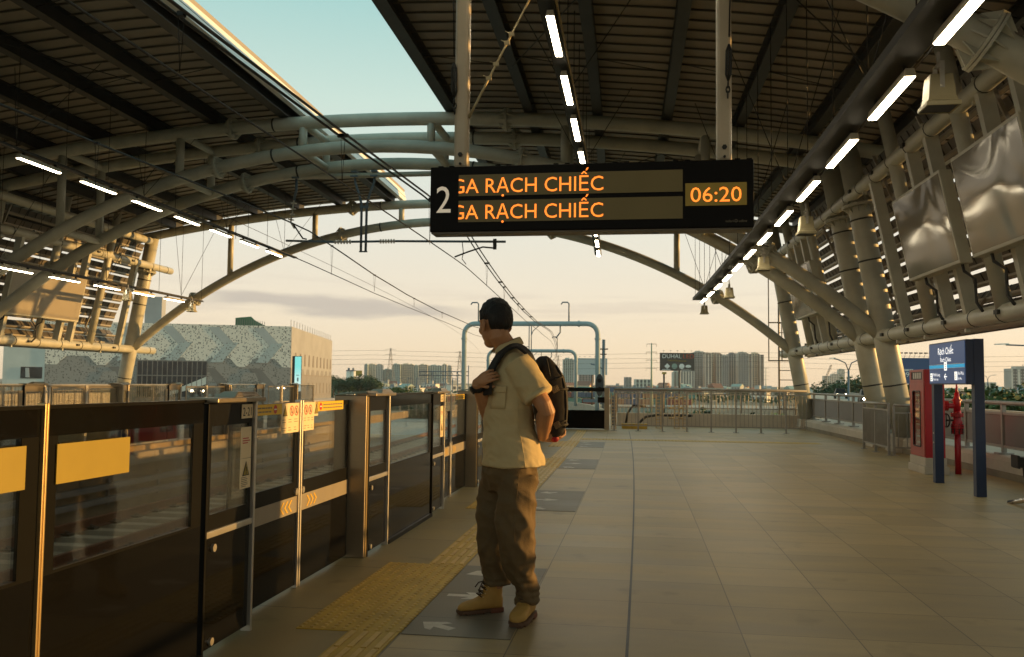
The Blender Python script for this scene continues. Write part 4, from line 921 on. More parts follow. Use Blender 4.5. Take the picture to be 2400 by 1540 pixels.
e = empty('signal_mast', (-3.1, 62.3, -1), 'slim dark mast with brackets right of the nearest pipe portal', 'mast')
mb = MB(); mb.tube([(0, 0, 0), (0, 0, 5.4)], 0.11, 8); mb.tube([(-.9, 0, 3.7), (-.4, 0, 3.6), (0, 0, 3.3)], 0.04, 6); mb.build('pole', M['hanger'], e)
mb = MB(); mb.box(-.5, .3, -.1, .1, 4.7, 4.78); mb.box(-.35, .2, -.1, .1, 4.35, 4.42); mb.build('bracket', M['wire'], e)
e = empty('track_signal', (-3.25, 60, -1), 'black track signal head on the right leg of the nearest portal', 'signal')
mb = MB(); mb.loft([[(0.28 * math.cos(a) * s_, yy, 2.25 + 0.75 * math.sin(a) * s_ * 1.0) for a in [2 * PI * k / 16 for k in range(16)]] for yy, s_ in ((0, 1), (.25, 1))], sm=False); mb.build('head', M['dark'], e)
for z in (2.55, 2.0): mb = MB(); mb.cyl((0, -.02, z), (0, 1, 0), 0.14, .05, 12); mb.build('lens', M['black_glass'], e)
mb = MB(); mb.box(-1.1, .3, 0, .15, 1.1, 1.3); mb.tube([(-.05, .1, 0), (-.05, .1, 1.6)], .07, 8); mb.build('bracket', M['hanger'], e)

# ------------------------------------------------------------------ station sign on two navy posts
yc = 12.28; org = S(3.99, yc, 0)
e = empty('station_sign', org, 'navy station name sign on two navy posts in front of the red cabinet', 'station sign')
G = lambda n, y, z: Vector((n - 3.99, y - yc, z))
for y in (11.6, 13.16):
    mb = MB(); mb.box(0, 0.115, y - yc - .055, y - yc + .055, 0, 1.9); mb.build('post', M['navy'], e, bevel=0.004)
mb = MB(); mb.box(-0.09, 0.0, 11.55 - yc, 12.98 - yc, 1.345, 1.895); mb.build('sign_box', M['navy'], e, bevel=0.004)
mb = MB(); mb.box(-0.096, -0.0905, 11.57 - yc, 12.965 - yc, 1.36, 1.88); mb.build('panel', M['navy_panel'], e)
TM = lambda y, z: Matrix.Translation((-0.0985, y - yc, z)) @ Matrix(((0, 0, -1, 0), (-1, 0, 0, 0), (0, 1, 0, 0), (0, 0, 0, 1)))
mb = MB(); put_text(mb, 'Rạch Chiếc', TM(12.28, 1.735), 0.125, 'CENTER', width=0.60, bold=.004); put_text(mb, 'Rach Chiec', TM(12.28, 1.64), 0.08, 'CENTER', width=0.42, bold=.004)
put_text(mb, 'Phước Long', TM(12.79, 1.455), 0.058, width=0.27); put_text(mb, 'Phuoc Long', TM(12.79, 1.40), 0.042, width=0.2)
put_text(mb, 'An Phú', TM(11.82, 1.465), 0.058, width=0.2); put_text(mb, 'An Phu', TM(11.82, 1.405), 0.042, width=0.13); mb.build('lettering', M['signwhite'], e)
mb = MB(); mb.box(-0.0985, -0.0965, 11.575 - yc, 12.96 - yc, 1.557, 1.60); mb.build('line_band', M['cyan'], e)
mb = MB()
for z in (1.553, 1.602): mb.box(-0.0985, -0.0965, 11.575 - yc, 12.96 - yc, z, z + .005)
mb.build('line_edge', M['white'], e)
mb = MB(); mb.box(-0.101, -0.099, 12.23 - yc, 12.335 - yc, 1.525, 1.635); mb.box(-0.101, -0.099, 12.82 - yc, 12.91 - yc, 1.39, 1.495); mb.box(-0.101, -0.099, 11.84 - yc, 11.94 - yc, 1.40, 1.505); mb.build('station_badge', M['signwhite'], e, bevel=0.0008)
mb = MB()
for y, z in ((12.28, 1.58), (12.865, 1.44), (11.89, 1.45)):
    for k in range(3): mb.box(-0.1018, -0.1012, y - .02 - yc, y + .02 - yc, z + .025 - .025 * k - .006, z + .025 - .025 * k + .004)
mb.build('badge_print', M['grey_ink'], e)
mb = MB(); x = -0.099
for q in ([(12.33, 1.44), (12.23, 1.44), (12.23, 1.452), (12.33, 1.452)], [(12.345, 1.446), (12.29, 1.49), (12.275, 1.48), (12.32, 1.446)], [(12.345, 1.446), (12.29, 1.402), (12.275, 1.412), (12.32, 1.446)]): mb.add([(x, y - yc, z) for y, z in q], [[0, 1, 2, 3]])
mb.build('arrow', M['signwhite'], e)
mb = MB()
for z in (0.55, 0.68): mb.cyl((-.001, 13.16 - yc, z), (1, 0, 0), .012, .004, 8)
mb.build('screw', M['alu'], e)

# ------------------------------------------------------------------ fire cabinet, standpipe, floodlight, bench
org = S(4.42, 14.77, 0); e = empty('fire_cabinet', org, 'red fire hose cabinet with glass door on a cream base', 'fire cabinet')
Q = lambda n0, n1, y0, y1, z0, z1: (n0 - 4.42, n1 - 4.42, y0 - 14.77, y1 - 14.77, z0, z1)
mb = MB(); mb.box(*Q(4.25, 4.60, 14.33, 15.2, 0, .12)); mb.box(*Q(4.27, 4.58, 14.36, 15.17, .12, .245)); mb.build('base', [M['plaster']], e, bevel=.006)
mb = MB(); mb.box(*Q(4.285, 4.565, 14.38, 15.15, .245, 1.58)); mb.build('body', M['redpaint'], e, bevel=.006)
mb = MB()
x = 4.283
def frame_rect(mb, x, y0, y1, z0, z1, holes, th=.012):
    ys = sorted({y0, y1, *[h[0] for h in holes], *[h[1] for h in holes]}); zs = sorted({z0, z1, *[h[2] for h in holes], *[h[3] for h in holes]})
    for ya, yb in zip(ys[:-1], ys[1:]):
        for za, zb in zip(zs[:-1], zs[1:]):
            c0, c1 = (ya + yb) / 2, (za + zb) / 2
            if not any(h[0] < c0 < h[1] and h[2] < c1 < h[3] for h in holes): mb.box(*Q(x - th, x, ya, yb, za, zb))
frame_rect(mb, x, 14.40, 15.13, .26, 1.385, [(14.56, 14.97, .40, 1.25)]); d_ = mb.build('door', M['redface'], e)
mb = MB(); mb.box(*Q(x - .002, x + .0005, 14.56, 14.97, .40, 1.25)); mb.build('glass_pane', M['glass'], d_)
mb = MB(); mb.box(*Q(x - .03, x - .014, 15.07, 15.09, .75, .9)); mb.build('handle', M['alu'], d_)
mb = MB(); mb.tube([(x - 4.42 - .013, yy - 14.77, zz) for yy, zz in ((14.57, .42), (14.57, 1.23), (14.6, 1.25), (14.93, 1.25), (14.96, 1.23), (14.96, .42), (14.93, .4), (14.6, .4))], .009, 6, closed=True); mb.build('window_seal', M['dark'], d_)
mb = MB(); frame_rect(mb, x, 14.40, 15.13, 1.395, 1.575, [(14.47, 15.05, 1.425, 1.545)]); h_ = mb.build('top_panel', M['redface'], e)
mb = MB(); mb.box(*Q(x - .004, x - .001, 14.47, 15.05, 1.425, 1.545)); mb.build('lamp_window', M['dark'], h_)
mb = MB()
for k in range(4): mb.box(*Q(x - .008, x - .004, 14.55 + .11 * k, 14.62 + .11 * k, 1.44, 1.53))
mb.build('reflector', M['alu'], h_)
random.seed(5); mb = MB()
for k in range(9): zz = .45 + .09 * k; mb.box(*Q(x + .001, x + .0014, 14.62, 14.62 + .1 + .15 * random.random(), zz, zz + .03))
mb.build('hose_contents', M['alu'], e)
org = S(4.79, 14.56, 0); e = empty('standpipe', org, 'red fire standpipe with flanges and black handwheel beside the cabinet', 'standpipe')
mb = MB(); mb.tube([(0, 0, z) for z in (0, .3, .62)], .045, 14); mb.tube([(0, 0, .6), (0, 0, .78), (0, 0, .82), (0, 0, .95)], [.06, .075, .06, .055], 14); mb.tube([(0, 0, .95), (0, 0, 1.12), (0, 0, 1.16), (0, 0, 1.22)], [.05, .055, .04, .032], 14); mb.tube([(0, 0, 1.2), (0, 0, 1.26), (0, 0, 1.38)], [.03, .02, .008], 10)
mb.tube([(0, 0, 1.03), (-.3, .05, 1.03)], .042, 12); mb.build('pipe', M['redpaint'], e)
mb = MB()
for z, r_ in ((.62, .085), (.655, .085), (.70, .095), (.735, .095), (.88, .09), (.91, .09)): mb.cyl((0, 0, z), (0, 0, 1), r_, .022, 16)
for x in (-.13, -.16): mb.cyl((x, .02, 1.03), (1, -.17, 0), .075, .022, 14)
mb.cyl((0, 0, 1.12), (0, 0, 1), .07, .02, 14); mb.build('flange', M['redpaint'], e)
mb = MB()
for z in (.64, .717, .895):
    for k in range(8): a = PI * k / 4; mb.cyl((.08 * math.cos(a), .08 * math.sin(a), z), (0, 0, 1), .01, .075, 6)
mb.build('bolt', M['rail'], e)
mb = MB(); c_ = Vector((-.17, -.04, .81)); mb.tube([c_ + Vector((-.02 * math.cos(t), .1 * math.cos(t), .1 * math.sin(t))) for t in [2 * PI * k / 20 for k in range(20)]], .011, 7, closed=True); mb.tube([c_ + Vector((0, 0, -.1)), c_ + Vector((0, 0, .1))], .008, 6); mb.tube([c_, Vector((0, 0, .81))], .014, 8); mb.build('handwheel', M['dark'], e)
org = S(5.13, 13.1, 0); e = empty('floodlight', org, 'small black floodlight on a bracket beside the low wall', 'floodlight')
mb = MB(); mb.box(-.08, .06, -.1, .1, .24, .38); mb.loft([[(-.08, -.11, .22), (-.08, .11, .22), (-.08, .11, .40), (-.08, -.11, .40)], [(-.12, -.12, .24), (-.12, .12, .24), (-.12, .12, .41), (-.12, -.12, .41)]], sm=False); mb.build('head', M['dark'], e, bevel=.01)
mb = MB(); mb.tube([(0, 0, .25), (.02, .03, .12), (.06, .02, .02)], .02, 6); mb.build('bracket', M['dark'], e)
org = S(4.15, 10.6, 0); e = empty('metal_bench', org, 'metal waiting bench cut by the right edge of the photo', 'bench')
mb = MB(); mb.tube([(-.02, .42, .01), (.02, .25, .045), (.1, .05, .10), (.2, -.2, .13)], .028, 8); mb.tube([(.2, -.2, .13), (.55, -.25, .02)], .03, 8); mb.tube([(.2, -.2, .12), (.2, -.2, .42)], .03, 8); mb.build('leg', M['chrome'], e)
mb = MB(); mb.loft([[(-.05, y, .405), (.4, y, .385), (.4, y, .41), (-.05, y, .43)] for y in (-2.3, -.1)], sm=False); mb.build('seat', M['alu'], e, bevel=.01)
mb = MB(); mb.loft([[(.42, y, .45), (.52, y, .82), (.545, y, .81), (.445, y, .44)] for y in (-2.3, -.1)], sm=False); mb.build('backrest', M['alu'], e, bevel=.008)
mb = MB(); mb.tube([(.02, -.06, .43), (-.02, -.06, .55), (.04, -.06, .63), (.3, -.06, .62), (.45, -.06, .55)], .018, 8); mb.build('armrest', M['chrome'], e)

# ------------------------------------------------------------------ kerbs, railings and fences
def kerb(sgn, lab):
    a = NC + sgn * 11.29; mb = MB(); b = S(a, 0, 0)
    mb.extr([(a + sgn * .0, 0), (a + sgn * 2.2, 0), (a + sgn * 2.2, .30), (a + sgn * .06, .30), (a + sgn * .0, .25)], -8, 29.5, 1, 0)
    mb.extr([(a + sgn * 2.0, .30), (a + sgn * 2.2, .30), (a + sgn * 2.2, .86), (a + sgn * 2.0, .86)], -8, 29.5, 1, 0)  # unseen outer upstand added to keep low sun off the floor
    mb.extr([(a - sgn * .004, 0), (a - sgn * .02, 0), (a - sgn * .02, .10), (a - sgn * .004, .10)], -8, 29.5, 1, 1)
    tag(mb.build('low_wall', [M['plaster'], M['plaster_dark']], warp=True, org=b), lab, 'low wall')
kerb(1, 'low cream wall under the ribbed railing on the right'); kerb(-1, 'low cream wall along the back of the far platform')
def railing(sgn, ya, yb, lab):
    a = NC + sgn * 11.55; b = S(a, ya, .3); e = empty('ribbed_railing', b, lab, 'railing')
    mb = MB(); mb.tube([(a, y, 1.08) for y in [ya + (yb - ya) * i / 20 for i in range(21)]], .032, 8); mb.box(a - .02, a + .02, ya, yb, .90, .94, seg=1); mb.box(a - .02, a + .02, ya, yb, .40, .44, seg=1); mb.build('rail', M['railing'], e, warp=True, org=b)
    mb = MB(); k = int((yb - ya) / .045); pr = []
    vs = []; 
    for i in range(k + 1):
        y = ya + .045 * i; o = .010 if i % 2 else -.010
        vs += [(a + o, y, .44), (a + o, y, .90)]
    mb.add(vs, [[2 * i, 2 * i + 2, 2 * i + 3, 2 * i + 1] for i in range(k)]); mb.build('ribbed_panel', M['panel'], e, warp=True, org=b)
    y = ya + .2
    while y < yb:
        mb = MB(); mb.box(a - .03, a + .03, y - .03, y + .03, .3, 1.06); mb.box(a - .11, a + .11, y - .09, y + .09, .3, .33); mb.build('post', M['railing'], e, warp=True, org=b); y += 1.5
railing(1, 4, 29.3, 'long ribbed steel railing on the low wall at the right'); railing(-1, 8, 29.3, 'long ribbed steel railing behind the far platform')
def bars(name, P0, P1, h, lab, step=.11, posts=.67, top=.035, feet=True, brk=True, z0=0.0, cat='fence', second=None, group=None):
    P0 = Vector(P0); P1 = Vector(P1); d = P1 - P0; L = d.length; ang = math.atan2(d.y, d.x)
    e = empty(name, (P0.x, P0.y, z0), lab, cat, group, ang)
    mb = MB(); mb.tube([(0, 0, h), (L, 0, h)], top, 8); mb.box(0, L, -.012, .012, .14, .17)
    if second: mb.box(0, L, -.015, .015, h - second, h - second + .03)
    mb.build('rail', M['railing'], e)
    mb = MB(); x = step / 2
    hh = h - (second or 0)
    while x < L: mb.tube([(x, 0, .16), (x, 0, hh)], .0085, 5, caps=False); x += step
    o = mb.build('balusters', M['railing'], e)
    x = 0.0
    while x <= L + .01:
        mb = MB(); mb.box(x - .022, x + .022, -.022, .022, 0, h)
        if feet: mb.box(x - .08, x + .08, -.05, .05, 0, .012)
        mb.build('post', M['railing'], e); x += posts
    return e
bars('bar_fence', S(-0.5, 25.55), S(4.75, 25.55), 1.17, 'steel bar fence closing the end of the platform', second=.13)
bars('bar_fence', S(-0.4, 29.2), S(5.3, 29.2), 0.75, 'second bar fence on the low wall behind the platform end', z0=0.42, feet=False, posts=1.3, second=.1)
b = S(-0.4, 29.2, 0); mb = MB(); mb.box(0, 5.8, -.12, .12, 0, .40); mb.box(0, 5.8, -.16, -.121, 0, .12)
o = mb.build('low_wall', M['plaster'], org=None); o.location = b; tag(o, 'low cream wall crossing behind the end fence', 'low wall')
bars('column_guard', S(4.78, 18.15), S(4.78, 19.95), .98, 'short ribbed guard rail beside the double columns', step=.06, posts=.9, top=.03, second=.13)
bars('column_guard', S(4.86, 18.1), S(5.26, 18.1), .96, 'small guard rail between the double columns and the red cabinet', step=.16, posts=.4, top=.03, second=.16)
# far platform back fence seen above the far screens
bars('bar_fence', S(-15.6, 9.5), S(-15.6, 29), 1.12, 'tall bar fence behind the far platform screens', step=.13, posts=1.8)
# cable ladders beyond the end fence
M['ladder'] = mat('cable_ladder', (0.55, 0.40, 0.22), 0.5, 0.2, 5, 0.2)
def ladder(n, y, lab, w=.14, h=1.05):
    mb = MB()
    for s_ in (-w / 2, w / 2): mb.box(s_ - .014, s_ + .014, -.03, .03, 0, h)
    for k in range(int(h / .1)): mb.box(-w / 2, w / 2, -.012, .012, .05 + .1 * k, .075 + .1 * k)
    mb.box(-w / 2 - .02, w / 2 + .02, -.06, .06, 0, .015)
    o = mb.build('cable_ladder', M['ladder']); o.location = S(n, y, 0); tag(o, lab, 'cable ladder', 'upright cable ladders beyond the end fence')
ladder(-.52, 26.7, 'upright cable ladder right against the end gate post'); ladder(0.83, 27.5, 'upright cable ladder standing alone behind the end fence'); ladder(1.36, 27.4, 'left cable ladder of the pair behind the end fence'); ladder(1.62, 27.6, 'right cable ladder of the pair behind the end fence', .12)
mb = MB()
for k, z in enumerate((.32, .62, .92)):
    for x in (0, .28): mb.tube([(x, 0, z), (x + .17, 0, z)], .035, 8)
o = mb.build('cable_clamps', M['ladder']); o.location = S(1.12, 27.3, 0); tag(o, 'short sunlit pipe stubs clamped to the pair of cable ladders', 'pipe stubs')
mb = MB()
mb.tube([(0, 0, .05), (.06, 0, .4), (.22, 0, .62), (.6, .1, .6)], .035, 8); mb.tube([(.35, 0, .05), (.6, 0, .28), (.9, .1, .33), (2.0, .2, .33)], .04, 8); mb.tube([(-.35, .1, .0), (-.35, .1, .9)], .07, 8)
o = mb.build('cable_bundle', M['dark']); o.location = S(-.15, 27.6, .05); tag(o, 'dark bent cables rising from the yellow box beyond the fence', 'cables')
mb = MB(); mb.box(-.37, .37, -.2, .2, 0, .13); mb.box(-.39, .39, -.22, .22, .13, .15); o = mb.build('cable_pit_box', M['tact']); o.location = S(.1, 27.0, 0); tag(o, 'low yellowish box on the floor beyond the end fence', 'box')
e = empty('access_ladder', S(4.95, 29.4, 0), 'thin steel access ladder with cage beside the far right column', 'ladder')
mb = MB()
for s_ in (-.25, .25): mb.tube([(s_, 0, 0), (s_, 0, 5.6)], .03, 6)
mb.build('stile', M['railing'], e); mb = MB()
for k in range(18): mb.tube([(-.25, 0, .3 + .3 * k), (.25, 0, .3 + .3 * k)], .014, 5)
mb.build('rung', M['railing'], e); mb = MB()
for s_ in (-.6, -.2): mb.tube([(s_, -.3, 2.1), (s_, -.3, 5.0)], .018, 5)
for z in (2.1, 3.3, 5.0): mb.tube([(-.62, -.3, z), (.2, -.3, z)], .022, 5)
mb.build('cage', M['railing'], e)
# ------------------------------------------------------------------ ground and far surroundings
GZ = -9.0
M['ground'] = mat('ground', (0.10, 0.095, 0.06), 0.9, 0, 0.02, 0.5)
mb = MB(); mb.add([(-9000, -3000, GZ), (9000, -3000, GZ), (9000, 15000, GZ), (-9000, 15000, GZ)], [[0, 1, 2, 3]]); struct(mb.build('ground', M['ground']))
# viaduct carrying the line away from the station
mb = MB()
YS = list(range(58, 300, 6))
for a, b in zip(YS[:-1], YS[1:]):
    za, zb = -1.2 - max(0, (a - 60) * .012), -1.2 - max(0, (b - 60) * .012)
    for x0, x1, h0, h1 in ((-11.5, -0.7, -1.4, -.02), (-11.8, -11.5, -1.4, .9), (-0.7, -0.4, -1.4, .9)):
        P = [S(x0, a, za + h0), S(x1, a, za + h0), S(x1, a, za + h1), S(x0, a, za + h1), S(x0, b, zb + h0), S(x1, b, zb + h0), S(x1, b, zb + h1), S(x0, b, zb + h1)]
        mb.add(P, [[0, 1, 2, 3], [7, 6, 5, 4], [0, 4, 5, 1], [1, 5, 6, 2], [2, 6, 7, 3], [3, 7, 4, 0]])
struct(mb.build('viaduct', M['concrete']))
mb = MB()
for n in (-11.65, -12.4):
    mb.tube([S(n, y, .55 - max(0, (y - 60) * .012)) for y in range(30, 200, 5)], .05, 6)
    mb.tube([S(n, y, .15 - max(0, (y - 60) * .012)) for y in range(30, 200, 5)], .035, 6)
for k in range(70): y = 30 + 2.4 * k; z = .55 - max(0, (y - 60) * .012); mb.tube([S(-11.65, y, z - 1.2), S(-11.65, y, z - .2), S(-11.8, y, z)], .035, 5)
tag(mb.build('viaduct_railing', M['railing']), 'pale pipe railing with bent posts along the line beyond the far platform', 'railing')

# ---- perforated building
def perf(name, col, dot, scale, thr, rough=.6):
    m = mat(name, col, rough); nt = m.node_tree; b = nt.nodes['Principled BSDF']
    t = nt.nodes.new('ShaderNodeTexCoord'); v = nt.nodes.new('ShaderNodeTexVoronoi'); v.inputs['Scale'].default_value = scale; v.inputs['Randomness'].default_value = .75
    nt.links.new(t.outputs['Object'], v.inputs['Vector'])
    sp = nt.nodes.new('ShaderNodeSeparateColor'); nt.links.new(v.outputs['Color'], sp.inputs[0])
    mul = nt.nodes.new('ShaderNodeMath'); mul.operation = 'MULTIPLY'; mul.inputs[1].default_value = thr; nt.links.new(sp.outputs[0], mul.inputs[0])
    lt = nt.nodes.new('ShaderNodeMath'); lt.operation = 'LESS_THAN'; nt.links.new(v.outputs['Distance'], lt.inputs[0]); nt.links.new(mul.outputs[0], lt.inputs[1])
    mxn = nt.nodes.new('ShaderNodeMix'); mxn.data_type = 'RGBA'; mxn.inputs['A'].default_value = (*col, 1); mxn.inputs['B'].default_value = (*dot, 1)
    nt.links.new(lt.outputs[0], mxn.inputs['Factor']); nt.links.new(mxn.outputs['Result'], b.inputs['Base Color']); return m
DK = (.17, .155, .14)
M['perfA'] = perf('perforated_white', (.80, .74, .64), DK, 3.1, .55); M['perfB'] = perf('perforated_blue_grey', (.46, .51, .50), DK, 3.1, .5); M['perfC'] = perf('perforated_grey', (.34, .31, .275), (.13, .115, .10), 3.1, .5)
M['plainC'] = mat('plain_grey_panel', (.21, .19, .17), .6, 0, .3, .1); M['plainB'] = mat('plain_blue_grey', (.44, .46, .45), .6, 0, .3, .1); M['plainW'] = mat('plain_white_wall', (.60, .62, .57), .7, 0, .25, .1); M['sidew'] = mat('side_facade', (.31, .315, .32), .6, 0, .2, .12)
M['darkglass'] = mat('dark_window', (.03, .035, .04), .12, 0, .6, .4)
TOPZ = 13.5
cor = fara(680, 200, GZ); lf = fara(5, 187, GZ); rt = fara(776, 268, GZ)
fx = (cor - lf); FL = fx.length; fx = fx.normalized(); fn = Vector((fx.y, -fx.x, 0))
e = empty('perforated_building', cor, 'broad building clad in perforated white and grey panels in zigzag patterns', 'building')
B_ = lambda u, v, o=0.0: fx * (u - FL) + fn * o + Vector((0, 0, v - GZ))
mb = MB(); sdv = rt - cor; P = [B_(0, GZ) * 1.0, B_(FL, GZ), sdv, sdv + B_(0, GZ)]
mb.add([p + Vector((0, 0, z)) for z in (0, TOPZ - GZ) for p in [Vector((q.x, q.y, 0)) for q in P]], [[0, 1, 5, 4], [1, 2, 6, 5], [2, 3, 7, 6], [3, 0, 4, 7], [4, 5, 6, 7]]); mb.build('wall', M['plainW'], e)
def fr(mb, pts, o, m): mb.poly([B_(u, v, o) for u, v in pts], .05, fn, m)
mb = MB(); U0 = FL * (98 - 5) / (680 - 5.)
fr(mb, [(U0, GZ), (FL, GZ), (FL, TOPZ), (U0, TOPZ)], .02, 2)
PER = 9.6; k = -1; H0, H1 = 4.3, 6.2
pts = [(U0, TOPZ)]; bot = []
u = FL
while u > U0 - PER: bot += [(u, H0), (u - PER * .18, H0), (u - PER * .36, H1), (u - PER * .80, H1)] if True else []; u -= PER
bot = [b for b in bot if b[0] > U0]
fr(mb, [(FL, TOPZ)] + [(FL, H0)] + bot[1:] + [(U0, bot[-1][1])] + [(U0, TOPZ)], .08, 0)
u = FL - 2
i = 0
while u > U0 + 10:
    fr(mb, [(u, 8.8), (u - 2.4, 8.8), (u - 6.2, 13.0), (u - 3.8, 13.0)], .14, 5)
    fr(mb, [(u - 3, 5.2), (u - 5.6, 5.2), (u - 2.2, 9.6), (u + .4, 9.6)], .145, 1)
    fr(mb, [(u - .8, -.2), (u - 3.3, -.2), (u - 7, 4.0), (u - 4.5, 4.0)], .14, 4)
    fr(mb, [(u, -3.5), (u - 8, -3.5), (u - 6.4, -.8), (u - 1.6, -.8)], .141, 4); fr(mb, [(u - 4.6, 1.0), (u - 9, 1.0), (u - 8, 3.0), (u - 5.6, 3.0)], .142, 3)
    u -= PER; i += 1
mb.build('cladding', [M['perfA'], M['perfB'], M['perfC'], M['perfC'], M['plainC'], M['plainB']], e)
ua, ub = FL * (310 - 5) / 675., FL * (475 - 5) / 675.
mb = MB(); fr(mb, [(ua, -2.5), (ub, -2.5), (ub, 5.4), (ua, 5.4)], .2, 0); w = mb.build('window_band', M['darkglass'], e)
mb = MB()
for k in range(15): u = ua + (ub - ua) * k / 14; fr(mb, [(u - .08, -2.5), (u + .08, -2.5), (u + .08, 5.4), (u - .08, 5.4)], .26, 0)
for v in (5.4, 2.2, -2.5): fr(mb, [(ua, v - .1), (ub, v - .1), (ub, v + .12), (ua, v + .12)], .265, 0)
mb.build('mullions', M['plainC'], w)
mb = MB(); fr(mb, [(ub, .4), (ub, 2.1), (ua + 6, -1.6), (ua + 6, -2.3)], .255, 0); mb.build('stair_flight', M['plainW'], w)
wa, wb2 = FL * (45 - 5) / 675., FL * (93 - 5) / 675.
mb = MB(); fr(mb, [(wa, 1.3), (wb2, 1.3), (wb2, 3.7), (wa, 3.7)], .06, 0); w = mb.build('window', M['darkglass'], e)
mb = MB(); fr(mb, [(wa + 1, 1.5), (wa + 1.8, 1.5), (wa + 1.6, 3.5), (wa + .9, 3.5)], .12, 0); mb.build('curtain', M['plainB'], w)
# sunlit side
sl = sdv.length; sx_ = sdv.normalized(); sn = Vector((sx_.y, -sx_.x, 0))
mb = MB(); Q2 = lambda u, v, o: sx_ * u + sn * o + Vector((0, 0, v - GZ))
mb.poly([Q2(0, GZ, .02), Q2(sl, GZ, .02), Q2(sl, TOPZ, .02), Q2(0, TOPZ, .02)], .05, sn); mb.build('side_cladding', M['sidew'], e); mb = MB(); tw = [(0, GZ), (sl, GZ)]; u = sl
while u > 2: tw += [(u, 2.6), (u - 1.6, 4.2), (u - 5, 4.2), (u - 6.6, 2.6)]; u -= 8.2
tw = [(max(0, a_), b_) for a_, b_ in tw] + [(0, 2.6)]
mb.poly([Q2(a_, b_, .075) for a_, b_ in tw], .02, sn); mb.build('lower_side_cladding', mat('side_lower', (.22, .215, .21), .6, 0, .3, .12), e)
for v0 in (6.6, -.3, -5.2):
    for k in range(10):
        u = 6 + (sl - 9) * k / 9.; mb = MB(); mb.poly([Q2(u - 1.1, v0 - 1.7, .10), Q2(u + 1.1, v0 - 1.7, .10), Q2(u + .7, v0 + 1.2, .10), Q2(u - .7, v0 + 1.2, .10)], .05, sn); mb.build('side_window', M['plainC'], e)
mb = MB()
for v in (2.6, -2.4): mb.poly([Q2(0, v, .08), Q2(sl, v, .08), Q2(sl, v + .25, .08), Q2(0, v + .25, .08)], .04, sn)
for k in range(18): u = 1 + (sl - 2) * k / 17; mb.tube([Q2(u, TOPZ, -.3), Q2(u, TOPZ + 1.6, -.3)], .06, 4)
mb.build('ledge', M['plainC'], e)
mb = MB(); q0 = B_(FL * .43, TOPZ, -14); q1 = B_(FL * .493, TOPZ, -14)
mb.poly([q0, q1, q1 + Vector((0, 0, 7)), q0 + Vector((0, 0, 7))], 6, -fn); mb.build('roof_block', M['sidew'], e)
M['greenroof'] = mat('green_shed', (.05, .13, .07), .6, 0, .4, .2)
mb = MB(); a = B_(FL * .78, TOPZ, -10); b = B_(FL * .90, TOPZ, -10); m_ = (a + b) / 2
mb.poly([a, b, b + Vector((0, 0, .5)), b - fx * 2.2 + Vector((0, 0, 1.6)), m_ + Vector((0, 0, 2.6)), a + Vector((0, 0, 2.3)), a], 8, -fn) if False else mb.poly([a, b, b + Vector((0, 0, .5)), b - fx * 2.6 + Vector((0, 0, 1.8)), m_ + Vector((0, 0, 2.7)), a + Vector((0, 0, 2.3))], 8, -fn)
for k in range(14): p = a.lerp(b, k / 14.) + fn * .02; mb.poly([p, p + fx * .12, p + fx * .12 + Vector((0, 0, 2 - .08 * max(0, k - 8))), p + Vector((0, 0, 2 - .08 * max(0, k - 8)))], .05, fn, 1)
mb.build('green_roof_shed', [M['greenroof'], M['plainC']], e)
# lit advertising column in front of it
p = fara(696, 168, GZ); e = empty('advert_screen', p, 'tall narrow turquoise advertising screen with dark side in front of the perforated building', 'advert screen', rz=.22)
mb = MB(); mb.box(-.95, .75, 0, .6, 0, 15.0); mb.build('casing', M['dark'], e)
def advmat():
    m = mat('advert_face', (.3, .6, .58), .4); nt = m.node_tree; b = nt.nodes['Principled BSDF']; t = nt.nodes.new('ShaderNodeTexCoord'); s_ = nt.nodes.new('ShaderNodeSeparateXYZ'); nt.links.new(t.outputs['Object'], s_.inputs[0])
    r = nt.nodes.new('ShaderNodeMapRange'); r.inputs['From Min'].default_value = 9; r.inputs['From Max'].default_value = 13; nt.links.new(s_.outputs['Z'], r.inputs['Value'])
    x = nt.nodes.new('ShaderNodeMix'); x.data_type = 'RGBA'; x.inputs['A'].default_value = (.75, .8, .75, 1); x.inputs['B'].default_value = (.16, .62, .58, 1); nt.links.new(r.outputs[0], x.inputs['Factor'])
    nt.links.new(x.outputs['Result'], b.inputs['Emission Color']); b.inputs['Emission Strength'].default_value = .45; return m
mb = MB(); mb.box(-.45, .72, -.03, -.002, 8.4, 14.9); mb.build('screen_face', advmat(), e)
mb = MB()
for x, z, w, h in ((.1, 11.4, .5, .12), (.15, 10.6, .25, .7), (.0, 9.7, .2, .6), (.3, 9.4, .22, .8)): mb.box(x - w / 2, x + w / 2, -.04, -.031, z - h / 2, z + h / 2)
mb.build('figures', M['hanger'], e)

